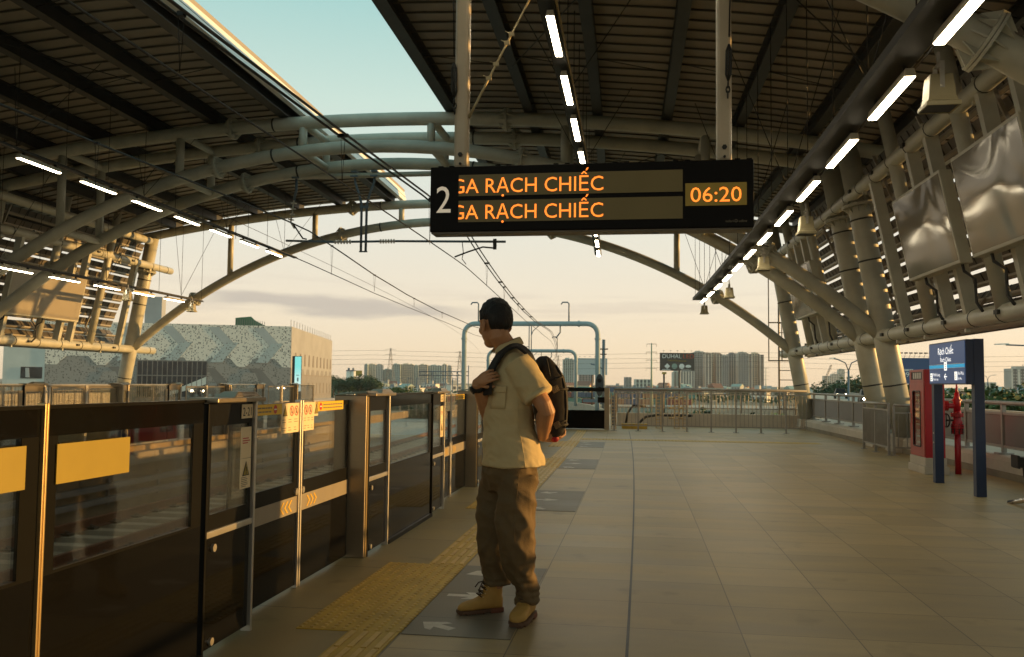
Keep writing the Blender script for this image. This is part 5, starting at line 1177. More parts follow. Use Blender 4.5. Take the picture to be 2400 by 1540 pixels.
# ---- towers
M['tw_teal'] = mat('tower_teal', (.40, .47, .43), .6, 0, .05, .1); M['tw_cream'] = mat('tower_cream', (.66, .56, .42), .7, 0, .05, .1); M['tw_grey'] = mat('tower_grey', (.43, .42, .39), .7, 0, .05, .1); M['tw_pink'] = mat('tower_pinkish', (.42, .32, .26), .7, 0, .05, .1); M['tw_blue'] = mat('tower_blue', (.17, .20, .23), .6, 0, .05, .1); M['tw_win'] = mat('tower_window', (.10, .11, .115), .5); M['tw_white'] = mat('tower_white', (.78, .73, .64), .7)
def tower(xa, xb, yt, D, col, lab, cols=4, floors=14, dep=14, grp=None, roofbit=True, bal='tw_white', rz=None):
    a = fara(xa, D, GZ); b = fara(xb, D, GZ); w = (b - a).length; top = far((xa + xb) / 2, yt, D).z; H = top - GZ
    c_ = (a + b) / 2; ang = math.atan2((b - a).y, (b - a).x) if rz is None else rz
    e = empty('apartment_tower', c_, lab, 'apartment block', grp, ang)
    mb = MB(); mb.box(-w / 2, w / 2, 0, dep, 0, H); mb.build('wall', M[col], e)
    fh = H / floors; cw = w / cols
    for i in range(cols):
        x = -w / 2 + cw * (i + .5); mb = MB(); mb.box(x - cw * .08, x + cw * .08, -.08, .04, fh * .1, H - fh * .1)
        for f in range(floors): mb.box(x - cw * .26, x + cw * .26, -.12, .05, fh * (f + .22), fh * (f + .78))
        mb.build('window_column', M['tw_win'], e)
    for k in range(3):
        yy = dep * (k + .5) / 3; mb = MB(); mb.box(w / 2 - .04, w / 2 + .08, yy - .3, yy + .3, fh * .1, H - fh * .1)
        for f in range(floors): mb.box(w / 2 - .05, w / 2 + .1, yy - 1.2, yy + 1.2, fh * (f + .25), fh * (f + .75))
        mb.build('window_column', M['tw_win'], e)
    for i in range(cols + 1):
        x = -w / 2 + cw * i; mb = MB(); mb.box(max(-w / 2, x - cw * .1), min(w / 2, x + cw * .1), -.5, -.001, 0, H * (.96 if i % 2 else 1.0)); mb.build('fin', M[bal], e)
    if roofbit:
        mb = MB(); mb.box(-w * .3, w * .1, 3, dep - 3, H, H + 2.2); mb.box(w * .2, w * .38, 3, dep - 3, H, H + 1.4); mb.box(-w * .02, 0, 5, 5.2, H, H + 4.5); mb.build('roof_plant', M[col], e)
    return e
V6 = lambda x: 740.3 + .1578 * x; Y6 = lambda y: 723.1 + .1578 * y
for xa, xb, yt, col, cols, lab, fin in [(715, 765, 832, 'tw_teal', 2, 'narrow teal tower at the left end of the far left cluster', 'tw_teal'), (766, 885, 832, 'tw_cream', 5, 'pale wide tower second from the left in the far cluster', 'tw_white'), (886, 985, 838, 'tw_grey', 4, 'grey tower just left of the lattice pylon', 'tw_white'), (992, 1128, 908, 'tw_teal', 6, 'low teal block behind the lattice pylon', 'tw_teal'), (1130, 1250, 830, 'tw_teal', 4, 'broad teal tower just right of the lattice pylon', 'tw_teal'), (1252, 1450, 830, 'tw_cream', 7, 'widest cream tower with brown window strips in the far cluster', 'tw_pink'), (1452, 1520, 850, 'tw_teal', 3, 'slim teal tower between the two cream towers', 'tw_white'), (1522, 1655, 838, 'tw_cream', 5, 'second cream tower with brown strips, right of the slim teal one', 'tw_pink'), (1660, 1868, 850, 'tw_teal', 6, 'long blue teal tower at the right of the far cluster', 'tw_teal'), (1870, 1944, 834, 'tw_cream', 2, 'plain cream tower end at the right of the far cluster', 'tw_white'), (1946, 2012, 856, 'tw_grey', 3, 'last small grey tower at the right end of the far cluster', 'tw_white')]:
    tower(V6(xa), V6(xb), Y6(yt), 1900 + random.random() * 60, col, lab, cols, 13, 16, 'distant towers left of the man', bal=fin)
V7 = lambda x: 1291.2 + .25107 * x; Y7 = lambda y: 791.9 + .25107 * y
for xa, xb, yt, col, cols, lab, fin in [(1145, 1208, 318, 'tw_teal', 2, 'low green edged block left of the pole of the dark billboard', 'tw_teal'), (1210, 1338, 312, 'tw_grey', 5, 'grey slab showing under the dark billboard', 'tw_white'), (1340, 1440, 132, 'tw_grey', 4, 'tall grey slab directly right of the dark billboard', 'tw_blue'), (1442, 1500, 148, 'tw_pink', 2, 'pinkish tower section with white corner strip', 'tw_white'), (1502, 1545, 136, 'tw_cream', 2, 'narrow cream tower section with orange windows', 'tw_pink'), (1547, 1600, 150, 'tw_pink', 2, 'pinkish tower end left of the gap between the slabs', 'tw_white'), (1602, 1660, 168, 'tw_grey', 3, 'grey section right of the gap between the slabs', 'tw_blue'), (1662, 1750, 150, 'tw_blue', 4, 'dark blue glazed slab in the middle of the right hand cluster', 'tw_grey'), (1752, 1845, 142, 'tw_grey', 4, 'grey slab right of the dark blue one', 'tw_blue'), (1847, 1878, 150, 'tw_pink', 1, 'thin pinkish strip tower near the right end', 'tw_white'), (1880, 1950, 146, 'tw_cream', 3, 'cream tower section with orange windows near the right end', 'tw_pink'), (1952, 1990, 156, 'tw_pink', 1, 'last pinkish tower at the right end of the cluster', 'tw_white')]:
    tower(V7(xa), V7(xb), Y7(yt), 1380 + random.random() * 70, col, lab, cols, 18, 18, 'tall apartment slabs right of the dark billboard', bal=fin, roofbit=(xb - xa) > 50)
tower(1320, 1345, 842, 1300, 'tw_teal', 'teal glass tower left of the blank white billboard', 5, 20, 20, None, bal='tw_teal')
tower(1357, 1392, 878, 1250, 'tw_pink', 'brown and grey block under the blank white billboard', 5, 9, 14, None, bal='tw_blue')
for xa, xb, yt, D, col, lab in [(1931, 1948, 881, 2600, 'tw_grey', 'small hazy block left of the street lamp with two arms'), (1949, 1965, 877, 2600, 'tw_grey', 'hazy middle block left of the street lamp with two arms'), (1966, 1980, 866, 2600, 'tw_teal', 'taller hazy tower left of the street lamp with two arms'), (2371, 2440, 864, 900, 'tw_grey', 'grey apartment block cut by the right edge of the photo'), (2303, 2335, 896, 1300, 'tw_teal', 'low pale block just right of the near navy sign post'), (1490, 1525, 889, 900, 'tw_teal', 'long low green building beside the power pole'), (1466, 1480, 884, 1000, 'tw_blue', 'small blue block left of the long green building')]:
    tower(xa, xb, yt, D, col, lab, 4, max(3, int((905 - yt) / 4)), 14, None, roofbit=D > 800 and yt < 880)
# ---- small houses, containers
def house_proto(kind, wallc, roofc):
    mb = MB(); mb.box(-5, 5, 0, 9, 0, 7)
    if kind: mb.add([(-5.4, -.4, 7), (5.4, -.4, 7), (5.4, 9.4, 7), (-5.4, 9.4, 7), (-5.4, 4.5, 9.4), (5.4, 4.5, 9.4)], [[0, 1, 5, 4], [2, 3, 4, 5], [0, 4, 3], [1, 2, 5], [0, 3, 2, 1]], 1)
    else: mb.box(-5.2, 5.2, -.2, 9.2, 7, 7.5, 1); mb.box(-3, 0, 3, 6, 7.5, 9.8, 1)
    for f in range(2):
        for k in range(3): mb.box(-3.8 + 3 * k, -2.2 + 3 * k, -.1, .05, 1.2 + 3.2 * f, 3 + 3.2 * f, 2)
    return tag(mb.build('far_house', [M[wallc], M[roofc], M['tw_win']]), 'x', 'house')
M['roof_red'] = mat('red_roof', (.24, .12, .085), .8); M['roof_blue'] = mat('blue_roof', (.20, .25, .28), .6); M['roof_green'] = mat('teal_roof', (.26, .36, .32), .6)
HP = [(house_proto(0, 'tw_white', 'tw_grey'), 'pale flat roofed house in the far town'), (house_proto(1, 'tw_cream', 'roof_red'), 'cream house with red gabled roof in the far town'), (house_proto(0, 'tw_teal', 'roof_blue'), 'blue green flat roofed house in the far town'), (house_proto(1, 'tw_grey', 'roof_green'), 'grey house with teal gabled roof in the far town'), (house_proto(1, 'tw_white', 'roof_blue'), 'white house with blue gabled roof in the far town')]
random.seed(21); fi = [True] * 5
spots = [(1300 + random.random() * 620, 560 + 760 * random.random() ** .8) for k in range(120)] + [(860 + random.random() * 220, 650 + 800 * random.random()) for k in range(46)] + [(2215 + random.random() * 190, 480 + 500 * random.random()) for k in range(20)]
for px, D in spots:
    j = random.randrange(5); pr, lab = HP[j]; o = pr if fi[j] else copy_tree(pr); fi[j] = False
    s_ = .55 + .5 * random.random(); o.location = fara(px, D, GZ); o.rotation_euler = (0, 0, random.uniform(-.7, .7)); o.scale = (s_ * random.uniform(.7, 1.5), s_, s_ * random.uniform(.75, 1.45)); o['label'] = lab; o['group'] = lab.replace('house', 'houses')
CM = [mat('container_red', (.24, .07, .05), .6), mat('container_blue', (.07, .11, .18), .6), mat('container_orange', (.28, .14, .08), .6), mat('container_teal', (.10, .25, .22), .6)]
mb = MB(); mb.box(-6, 6, 0, 2.5, 0, 2.6)
for k in range(20): mb.box(-5.8 + .6 * k, -5.5 + .6 * k, -.06, -.001, .2, 2.4)
CP = [mb.build('shipping_container', c) for c in CM]; cf = [True] * 4
names = ['red', 'dark blue', 'orange', 'teal']
for k in range(30):
    j = random.randrange(4); o = CP[j] if cf[j] else CP[j].copy()
    if not cf[j]: COL.objects.link(o)
    cf[j] = False; px = (1300 + k * 11) if k < 22 else (1520 + (k - 22) * 14); o.location = fara(px, 420 + 40 * (k % 3), GZ + (2.62 * (k % 3)) + 1.0); o.rotation_euler = (0, 0, -.1); tag(o, '%s shipping container in the yard beyond the end fence' % names[j], 'container', '%s containers in the yard' % names[j])
for o in HP:
    if o[0].location.z < -50: o[0].location = fara(1700, 900, GZ)
mb = MB(); mb.add([(-260, 0, 0), (260, 0, 0), (260, 70, 0), (-260, 70, 0)], [[0, 1, 2, 3]]); o = mb.build('yard', M['concrete']); o.location = fara(1500, 410, GZ + .05); struct(o)

# ---- billboards
def billboard(x0, x1, y0, y1, D, lab, col, frame='dark', yaw=0.0, lamps=0, poles=(0,)):
    c_ = fara((x0 + x1) / 2, D, GZ); w = (fara(x1, D, 0) - fara(x0, D, 0)).length; zt = far((x0 + x1) / 2, y0, D).z; zb_ = far((x0 + x1) / 2, y1, D).z; a = fara(x1, D, 0) - fara(x0, D, 0)
    e = empty('billboard', c_, lab, 'billboard', None, math.atan2(a.y, a.x) + yaw); mb = MB(); mb.box(-w / 2, w / 2, 0, .5, zb_ - GZ, zt - GZ); mb.build('panel', col, e)
    mb = MB()
    for p in poles: mb.tube([(p * w, .7, 0), (p * w, .7, zt - GZ - .5)], .35, 10)
    mb.box(-w / 2, w / 2, .5, .9, zb_ - GZ, zb_ - GZ + .3); mb.build('support', M[frame], e)
    if lamps:
        mb = MB()
        for k in range(lamps): x = -w / 2 + w * (k + .5) / lamps; mb.tube([(x, .2, zt - GZ), (x, -.5, zt - GZ + .8)], .03, 5); mb.box(x - .25, x + .25, -.75, -.4, zt - GZ + .7, zt - GZ + .9)
        mb.build('lamp', M['dark'], e)
    return e, w, zb_ - GZ, zt - GZ
M['bb_white'] = mat('blank_board', (.50, .54, .54), .6); M['bb_dark'] = mat('dark_board', (.07, .062, .055), .5); M['bb_blue'] = mat('blue_board', (.035, .09, .22), .5); M['bb_yellow'] = mat('yellow_board', (.38, .27, .05), .6)
billboard(1352.7, 1423, 839.6, 878.5, 400, 'large blank white billboard behind the nearest pipe portal', M['bb_white'], lamps=6)
e, w, zb_, zt = billboard(1546.8, 1627.7, 827, 869, 350, 'dark billboard with white and red lettering left of the apartment slabs', M['bb_dark'], poles=(.07,), lamps=5)
BM = lambda x, z: Matrix.Translation((x, -.03, z)) @ Matrix(((1, 0, 0, 0), (0, 0, -1, 0), (0, 1, 0, 0), (0, 0, 0, 1)))
mb = MB(); put_text(mb, 'DUHAL', BM(-w * .44, zt - 2.1), 2.3, width=w * .55); mb.build('white_lettering', M['white'], e)
mb = MB(); put_text(mb, 'LED', BM(w * .16, zt - 2.1), 2.3, width=w * .31); mb.build('red_lettering', mat('sign_orange_red', (.5, .07, .03), .5), e)
mb = MB(); random.seed(4)
for k in range(12): x = -w * .26 + k * w * .045; mb.tube([(x + .25 * math.sin(t), -.03, zt - 3.0 + .3 * math.cos(2.1 * t + k) - .02 * k) for t in [j * .6 for j in range(9)]], .05, 4)
mb.build('gold_script', mat('gold_script', (.36, .25, .04), .5), e)
mb = MB()
for k, (x, n_) in enumerate(((-.29, 4), (-.08, 12), (.13, 7), (.32, 12))):
    c0 = Vector((x * w, -.02, zb_ + 1.75)); r_ = 1.1; st = (.0, .6, .3, 0)[k]
    mb.poly([c0 + Vector((r_ * math.cos(2 * PI * i / n_ + st), 0, (r_ if k < 3 else r_ * .55) * math.sin(2 * PI * i / n_ + st))) for i in range(n_)], .05, (0, -1, 0), 1 if k == 1 else 0)
mb.box(-w * .44, -w * .2, -.04, -.01, zb_ + .3, zb_ + .5); mb.box(w * .1, w * .4, -.04, -.01, zb_ + .25, zb_ + .4); mb.build('product_pictures', [M['white'], M['roof_green']], e)
e, w, zb_, zt = billboard(2092, 2196, 839, 900, 150, 'blue billboard half hidden behind the red cabinet and the navy sign', M['bb_blue'], poles=(-.3, .3), lamps=9)
mb = MB(); put_text(mb, '093', BM(-w * .29, zb_ + 1.15), 1.2, width=w * .24); mb.build('lettering', M['white'], e)
mb = MB(); random.seed(9); x = -w * .30
for k in range(7): q = .12 + .16 * random.random(); mb.box(x, x + q, -.03, -.01, zb_ + 2.15, zb_ + 2.45); x += q + .1
mb.build('small_print', M['white'], e)
billboard(833.5, 848, 868.5, 881, 520, 'small yellow board behind the white silos', M['bb_yellow'])
billboard(1552, 1562, 872, 877, 330, 'tiny yellow board under the left of the dark billboard', M['bb_yellow'])
# ---- silos
for i, px in enumerate((817, 827.5)):
    o_ = fara(px, 500, GZ); e = empty('white_silo', o_, ['left of two white silos beside the perforated building', 'right and sunlit one of two white silos'][i], 'silo'); mb = MB(); mb.tube([(0, 0, 0), (0, 0, 16.2)], 1.35, 16); mb.build('shell', M['tw_white'], e); mb = MB(); mb.tube([(0, 0, 16.2), (0, 0, 16.8)], 1.5, 16); mb.tube([(0, 0, 16.8), (0, 0, 18)], .6, 8); mb.build('cap', M['tw_blue'], e)
# ---- pylons and poles
M['pylon'] = mat('pylon_steel', (.22, .20, .17), .6, .3); M['polegreen'] = mat('pale_green_pole', (.26, .33, .25), .6)
def pylon(px, yt, D, lab, w=7.0):
    c_ = fara(px, D, GZ); H = far(px, yt, D).z - GZ; e = empty('lattice_pylon', c_, lab, 'pylon', 'lattice pylons on the skyline'); mb = MB(); r_ = .28; f = lambda t: w / 2 * (1 - t) ** 1.3 + .7
    for sx2 in (-1, 1):
        for sy2 in (-1, 1): mb.tube([(sx2 * f(t), sy2 * f(t), H * t) for t in (0, .2, .4, .6, .8, 1)], r_, 4)
    for k in range(12):
        a, b = k / 12., (k + 1) / 12.
        mb.tube([(-f(a), -f(a), H * a), (f(b), -f(b), H * b)], r_ * .7, 4); mb.tube([(f(a), -f(a), H * a), (-f(b), -f(b), H * b)], r_ * .7, 4)
    mb.build('tower', M['pylon'], e); mb = MB()
    for t in (.97, .84, .71): mb.tube([(-w * .62, 0, H * t), (0, 0, H * t + .8), (w * .62, 0, H * t)], r_ * .9, 4)
    mb.build('cross_arm', M['pylon'], e)
pylon(914.5, 816, 1500, 'lattice pylon between the far towers left of the man', 15); pylon(1077, 823, 1500, 'lattice pylon beside the left leg of the nearest portal', 14); pylon(1308, 833, 1500, 'lattice pylon left of the teal glass tower', 10)
def monopole(px, yt, D, lab, arms, r_=.3):
    c_ = fara(px, D, GZ); H = far(px, yt, D).z - GZ; e = empty('power_pole', c_, lab, 'power pole'); mb = MB(); mb.tube([(0, 0, 0), (0, 0, H)], [r_ * 1.5, r_ * .6], 8); mb.build('pole', M['polegreen'], e); mb = MB()
    for k in range(4):
        z = H - .3 - k * 2.6; w = arms * (1 if k else .9); mb.tube([(-w, 0, z), (w, 0, z)], .09, 5)
        for s_ in (-1, 1): mb.tube([(s_ * w, 0, z), (s_ * w, 0, z - .9)], .05, 4)
    mb.build('cross_arm', M['pylon'], e)
monopole(1527, 804, 290, 'pale green power pole with four cross arms in the sky gap', 1.7)
monopole(1795, 862, 620, 'faint far power pole right of the apartment slabs', 2.2, .25)
for i, (z0, dz) in enumerate(((10.5, 1.0), (9.0, 1.0), (7.6, .9), (6.0, .8))):
    mb = MB(); mb.tube([(-90 + 30 * k, 285, z0 + .6 * abs((k % 4) - 2)) for k in range(-2, 14)], .03, 4)
    tag(mb.build('power_line', M['wire']), ['highest', 'second highest', 'third highest', 'lowest'][i] + ' thin power line crossing the sky behind the power pole', 'power line')
def street_lamp(px, yt, D, lab, arms=(1, -1), L=3.0, zb_=GZ):
    c_ = fara(px, D, zb_); H = far(px, yt, D).z - zb_; e = empty('street_lamp', c_, lab, 'street lamp', rz=.15); mb = MB(); mb.tube([(0, 0, 0), (0, 0, H - 1.0)], [.14, .09], 8); mb.build('pole', M['hanger'], e); mb = MB(); hb = MB()
    for s_ in arms: mb.tube([(0, 0, H - 1.0), (s_ * .25, 0, H - .35), (s_ * .9, 0, H - .05), (s_ * L * .8, 0, H)], .05, 6); hb.loft([[(s_ * L * .75, -.12, H + .02), (s_ * L * .75, .12, H + .02), (s_ * L * .75, .1, H + .1), (s_ * L * .75, -.1, H + .1)], [(s_ * (L + .1), -.1, H), (s_ * (L + .1), .1, H), (s_ * (L + .1), .05, H + .06), (s_ * (L + .1), -.05, H + .06)]], sm=False)
    mb.build('arm', M['hanger'], e); hb.build('lamp_head', M['alu'], e)
street_lamp(1989, 841, 75, 'blue grey street lamp with two curved arms between the right columns', L=1.5)
street_lamp(2452, 809, 60, 'street lamp reaching in from the right edge of the photo', arms=(-1,), L=3.3)
for i, px in enumerate((2036, 2315, 1971)): street_lamp(px, 885 - 6 * i, 160 + 30 * i, ['thin far street lamp left of the blue billboard', 'thin far street lamp right of the near navy post', 'thin far street lamp in front of the hazy blocks'][i], L=2)
p = fara(1921, 800, GZ); e = empty('crane', p, 'lattice crane boom leaning above the trees between the right columns', 'crane'); mb = MB(); H0 = far(1921, 896, 800).z - GZ; H1 = far(1947, 855, 800).z - GZ; dxy = fara(1947, 800, GZ) - p
for o_ in (Vector((0, 0, 0)), Vector((1.2, 0, 0))): mb.tube([Vector((0, 0, H0 - 8)) + o_, dxy + Vector((0, 0, H1)) + o_], .25, 4)
for k in range(10): a = Vector((0, 0, H0 - 8)).lerp(dxy + Vector((0, 0, H1)), k / 10.); b = Vector((0, 0, H0 - 8)).lerp(dxy + Vector((0, 0, H1)), (k + 1) / 10.); mb.tube([a, b + Vector((1.2, 0, 0))], .15, 4)
mb.build('boom', M['pylon'], e); mb = MB(); mb.box(-2.5, 2.5, -2, 2, 0, 4); mb.tube([(0, 0, 4), (0, 0, H0 - 8)], .8, 6); mb.tube([dxy + Vector((.6, 0, H1)), dxy + Vector((.6, 0, H1 - 5))], .1, 4); mb.build('cab', M['bb_yellow'], e)
# gantry of the line far left
e = empty('line_gantry', fara(1062, 230, GZ), 'low steel gantry and posts left of the nearest portal leg', 'gantry'); mb = MB()
zt = far(1062, 871, 230).z - GZ
for z in (zt, zt - 1.0): mb.tube([(-9, 0, z), (4, 0, z)], .12, 5)
for x in (-9, -5.5, -2, 1.2, 4): mb.tube([(x, 0, 0), (x, 0, zt + (1.6 if x in (-2, 4) else 0))], .13, 5)
for k in range(9): mb.tube([(-9 + 1.4 * k, 0, zt), (-8.3 + 1.4 * k, 0, zt - 1)], .06, 4)
mb.build('frame', M['hanger'], e)
for i in range(7):
    px = 935 + 21 * i; D = 300 - 12 * i; mb = MB(); z = far(px, 885, D).z - GZ; mb.tube([(0, 0, 0), (0, 0, z)], .12, 5); mb.tube([(0, 0, z - .3), (1.5, 0, z - .3)], .06, 4); o = mb.build('line_mast', M['hanger']); o.location = fara(px, D, GZ); tag(o, 'thin dark line mast in the yard below the far left towers', 'mast', 'line masts below the far towers')

# ---- elevated road with cars at the right
a = fara(1970, 125, -.25); b = fara(2036, 80, -.25); d = (a - b).normalized(); n_ = Vector((d.y, -d.x, 0)); mb = MB()
for t0, t1 in ((-46, 400),):
    for o0, o1, z0, z1 in ((-4.5, 4.5, -1.1, -.1), (-4.8, -4.5, -1.1, .45), (4.5, 4.8, -1.1, .48)):
        P = [a + d * t + n_ * o_ + Vector((0, 0, z)) for t in (t0, t1) for o_, z in ((o0, z0), (o1, z0), (o1, z1), (o0, z1))]; mb.add(P, [[0, 1, 2, 3], [7, 6, 5, 4], [0, 4, 5, 1], [1, 5, 6, 2], [2, 6, 7, 3], [3, 7, 4, 0]])
struct(mb.build('elevated_road', M['concrete']))
M['head'] = mat('headlight_on', (1, .9, .7), .3, emit=(1, .8, .5), est=25)
for i, p in enumerate((a, b)):
    e = empty('car', p + Vector((0, 0, -.1)), ['farther car with lit headlights on the elevated road at the right', 'nearer car with lit headlights on the elevated road at the right'][i], 'car', None, math.atan2(-d.y, -d.x))
    mb = MB(); mb.loft([[(-2.1, y, z) for y, z in ((-.8, .35), (.8, .35), (.8, .9), (-.8, .9))], [(2.1, y, z) for y, z in ((-.8, .35), (.8, .35), (.8, .75), (-.8, .75))]], sm=False); mb.loft([[(-1.9, -.75, .9), (.9, -.75, .85), (.9, .75, .85), (-1.9, .75, .9)], [(-1.3, -.6, 1.45), (.1, -.6, 1.45), (.1, .6, 1.45), (-1.3, .6, 1.45)]], sm=False); mb.build('body', M['dark'], e, bevel=.08)
    mb = MB(); mb.add([(.92, -.68, .87), (.92, .68, .87), (.14, .56, 1.43), (.14, -.56, 1.43)], [[0, 1, 2, 3]]); mb.build('windscreen', M['black_glass'], e)
    for s_ in (-1, 1): mb = MB(); mb.cyl((2.11, s_ * .55, .62), (1, 0, 0), .09, .05, 10); mb.build('headlight', M['head'], e)
    for x in (-1.3, 1.3):
        for s_ in (-1, 1): mb = MB(); mb.cyl((x, s_ * .75, .32), (0, 1, 0), .32, .2, 14); mb.build('wheel', M['dark'], e)

# ---- trees
M['leaf'] = mat('foliage', (.055, .095, .022), .7, 0, .35, .45); M['leaf2'] = mat('foliage_blue', (.036, .075, .032), .7, 0, .3, .4); M['bark'] = mat('bark', (.09, .07, .05), .9)
def tree_proto(seed, R0, H, leaf, nl=2600, ls=.3):
    rnd = random.Random(seed); e = empty('broadleaf_tree', (0, 0, -100), 'x', 'tree'); mb = MB(); mb.tube([(0, 0, 0), (.15, .1, H * .3), (.05, -.1, H * .6)], [.28, .2, .1], 7); cl = []
    for k in range(9):
        a = rnd.uniform(0, 2 * PI); q = R0 * rnd.uniform(.25, .75); z = H * rnd.uniform(.45, .9); c_ = Vector((q * math.cos(a), q * math.sin(a), z)); cl.append((c_, R0 * rnd.uniform(.35, .6))); mb.tube([(.1, 0, H * rnd.uniform(.25, .45)), c_ * .6 + Vector((0, 0, z * .3)), c_], [.1, .06, .03], 5)
    cl.append((Vector((0, 0, H * .75)), R0 * .6)); mb.build('trunk', M['bark'], e); mb = MB()
    for k in range(nl):
        c_, r_ = rnd.choice(cl); v = Vector((rnd.gauss(0, 1), rnd.gauss(0, 1), rnd.gauss(0, 1))).normalized() * r_ * rnd.uniform(.55, 1.08); p = c_ + Vector((v.x, v.y, v.z * .75)); u = Vector((rnd.gauss(0, 1), rnd.gauss(0, 1), rnd.gauss(0, .6))).normalized(); w = u.cross(Vector((rnd.gauss(0, 1), rnd.gauss(0, 1), rnd.gauss(0, 1)))).normalized(); s_ = ls * rnd.uniform(.6, 1.3)
        mb.add([p - u * s_, p - w * s_ * .5, p + u * s_, p + w * s_ * .5], [[0, 1, 2, 3]])
    mb.build('crown', M[leaf], e); return e
TP = [tree_proto(1, 3.6, 9.5, 'leaf'), tree_proto(2, 4.2, 10.5, 'leaf2'), tree_proto(3, 3.2, 8.5, 'leaf'), tree_proto(4, 2.6, 9.0, 'leaf2', 1800)]
tf = [True] * 4; random.seed(31)
TR = [(2245 + 9.5 * k, 64 + 14 * (k % 3) + 5 * random.random(), 'bushy green tree below the railing at the right edge', 'trees below the right railing', .98) for k in range(19)] + [(1935 + 11 * k, 175 + 60 * random.random(), 'dark rounded tree between the right columns', 'trees between the right columns', 1.2) for k in range(17)] + [(782 + 12 * k, 420 + 80 * random.random(), 'dark tree right of the perforated building', 'trees right of the perforated building', 1.4) for k in range(9)] + [(868 + 11 * k, 150 + 50 * random.random(), 'green tree below the far left towers', 'trees below the far left towers', .9) for k in range(12)] + [(1440 + 14 * k, 45 + 12 * random.random(), 'dark green tree seen through the bars of the end fence', 'trees behind the end fence', .84) for k in range(32)]
for px, D, lab, g, s_ in TR:
    j = random.randrange(4); o = TP[j] if tf[j] else copy_tree(TP[j]); tf[j] = False
    o.location = fara(px, D, GZ); s_ *= random.uniform(.9, 1.1); o.scale = (s_, s_, s_); o.rotation_euler = (0, 0, random.uniform(0, 6)); o['label'] = lab; o['group'] = g
# far belt of trees along the skyline
rnd = random.Random(8); mb = MB()
for k in range(9000):
    px = rnd.uniform(760, 2420); D = rnd.uniform(520, 1150); c_ = fara(px, D, GZ); h = 3.2 + 3.2 * mnoise.noise(Vector((px * .03, 0, D * .01))) + 1.5; p = c_ + Vector((rnd.uniform(-3, 3), rnd.uniform(-6, 6), rnd.uniform(.5, max(1.5, h)))); u = Vector((rnd.gauss(0, 1), rnd.gauss(0, .5), rnd.gauss(0, .6))).normalized(); w = u.cross(Vector((rnd.gauss(0, .3), 1, rnd.gauss(0, .3)))).normalized(); s_ = rnd.uniform(.8, 1.9)
    mb.add([p - u * s_, p - w * s_ * .6, p + u * s_, p + w * s_ * .6], [[0, 1, 2, 3]])
tag(mb.build('tree_belt', M['leaf2']), 'dim belt of trees and bushes below the far buildings', 'trees', None, 'stuff')
# ------------------------------------------------------------------ the standing man
def organic(name, mb, voxel, m, parent, disp=None, smooth=6, fac=0.5):
    o = mb.build(name + '_src', m); md = o.modifiers.new('r', 'REMESH'); md.mode = 'VOXEL'; md.voxel_size = voxel; md.use_smooth_shade = True
    sm = o.modifiers.new('s', 'SMOOTH'); sm.factor = fac; sm.iterations = smooth
    bpy.context.view_layer.update(); me = bpy.data.meshes.new_from_object(o.evaluated_get(bpy.context.evaluated_depsgraph_get()))
    old = o.data; bpy.data.objects.remove(o); bpy.data.meshes.remove(old); me.name = name
    if disp:
        nr = [v.normal.copy() for v in me.vertices]
        for v, n in zip(me.vertices, nr): v.co = v.co + n * disp(v.co, n)
        me.update()
    me.materials.clear(); me.materials.append(m)
    for p in me.polygons: p.use_smooth = True
    r = bpy.data.objects.new(name, me); COL.objects.link(r)
    if parent: r.parent = parent
    return r
def ell(c, ax, ay, rx, ry, n=20):
    c = Vector(c); return [c + ax * rx * math.cos(2 * PI * k / n) + ay * ry * math.sin(2 * PI * k / n) for k in range(n)]
M['skin'] = mat('skin', (.41, .205, .10), .5, 0, 14, .1, 180, .08); M['hair'] = mat('hair', (.006, .0045, .0035), .55, 0, 40, .4, 140, .5, stretch=(1, 1, .25))
M['shirt'] = mat('khaki_shirt', (.52, .415, .225), .85, 0, 9, .06, 220, .12); M['pants'] = mat('olive_trousers', (.118, .078, .034), .85, 0, 6, .12, 150, .15)
M['boot'] = mat('wheat_boot', (.40, .225, .05), .7, 0, 10, .14, 120, .1); M['sole'] = mat('boot_sole', (.10, .05, .025), .75); M['heel'] = mat('boot_heel', (.15, .05, .025), .7); M['lace'] = mat('boot_lace', (.05, .025, .01), .7)
M['pack'] = mat('backpack_fabric', (.011, .0075, .006), .8, 0, 12, .2, 160, .08); M['pack2'] = mat('backpack_webbing', (.008, .006, .005), .7); M['buckle'] = mat('tan_buckle', (.13, .09, .04), .5); M['redcloth'] = mat('red_cloth', (.35, .008, .012), .6)
PB = S(-0.765, 4.97, 0)
man = empty('person', PB, 'man in khaki shirt and tan boots standing with one hand on his backpack strap', 'person', rz=0.157)
f_ = Vector((-math.cos(R(15)), -math.sin(R(15)), 0)); l_ = Vector((-f_.y, f_.x, 0)); UP = Vector((0, 0, 1))   # forward, his left, up
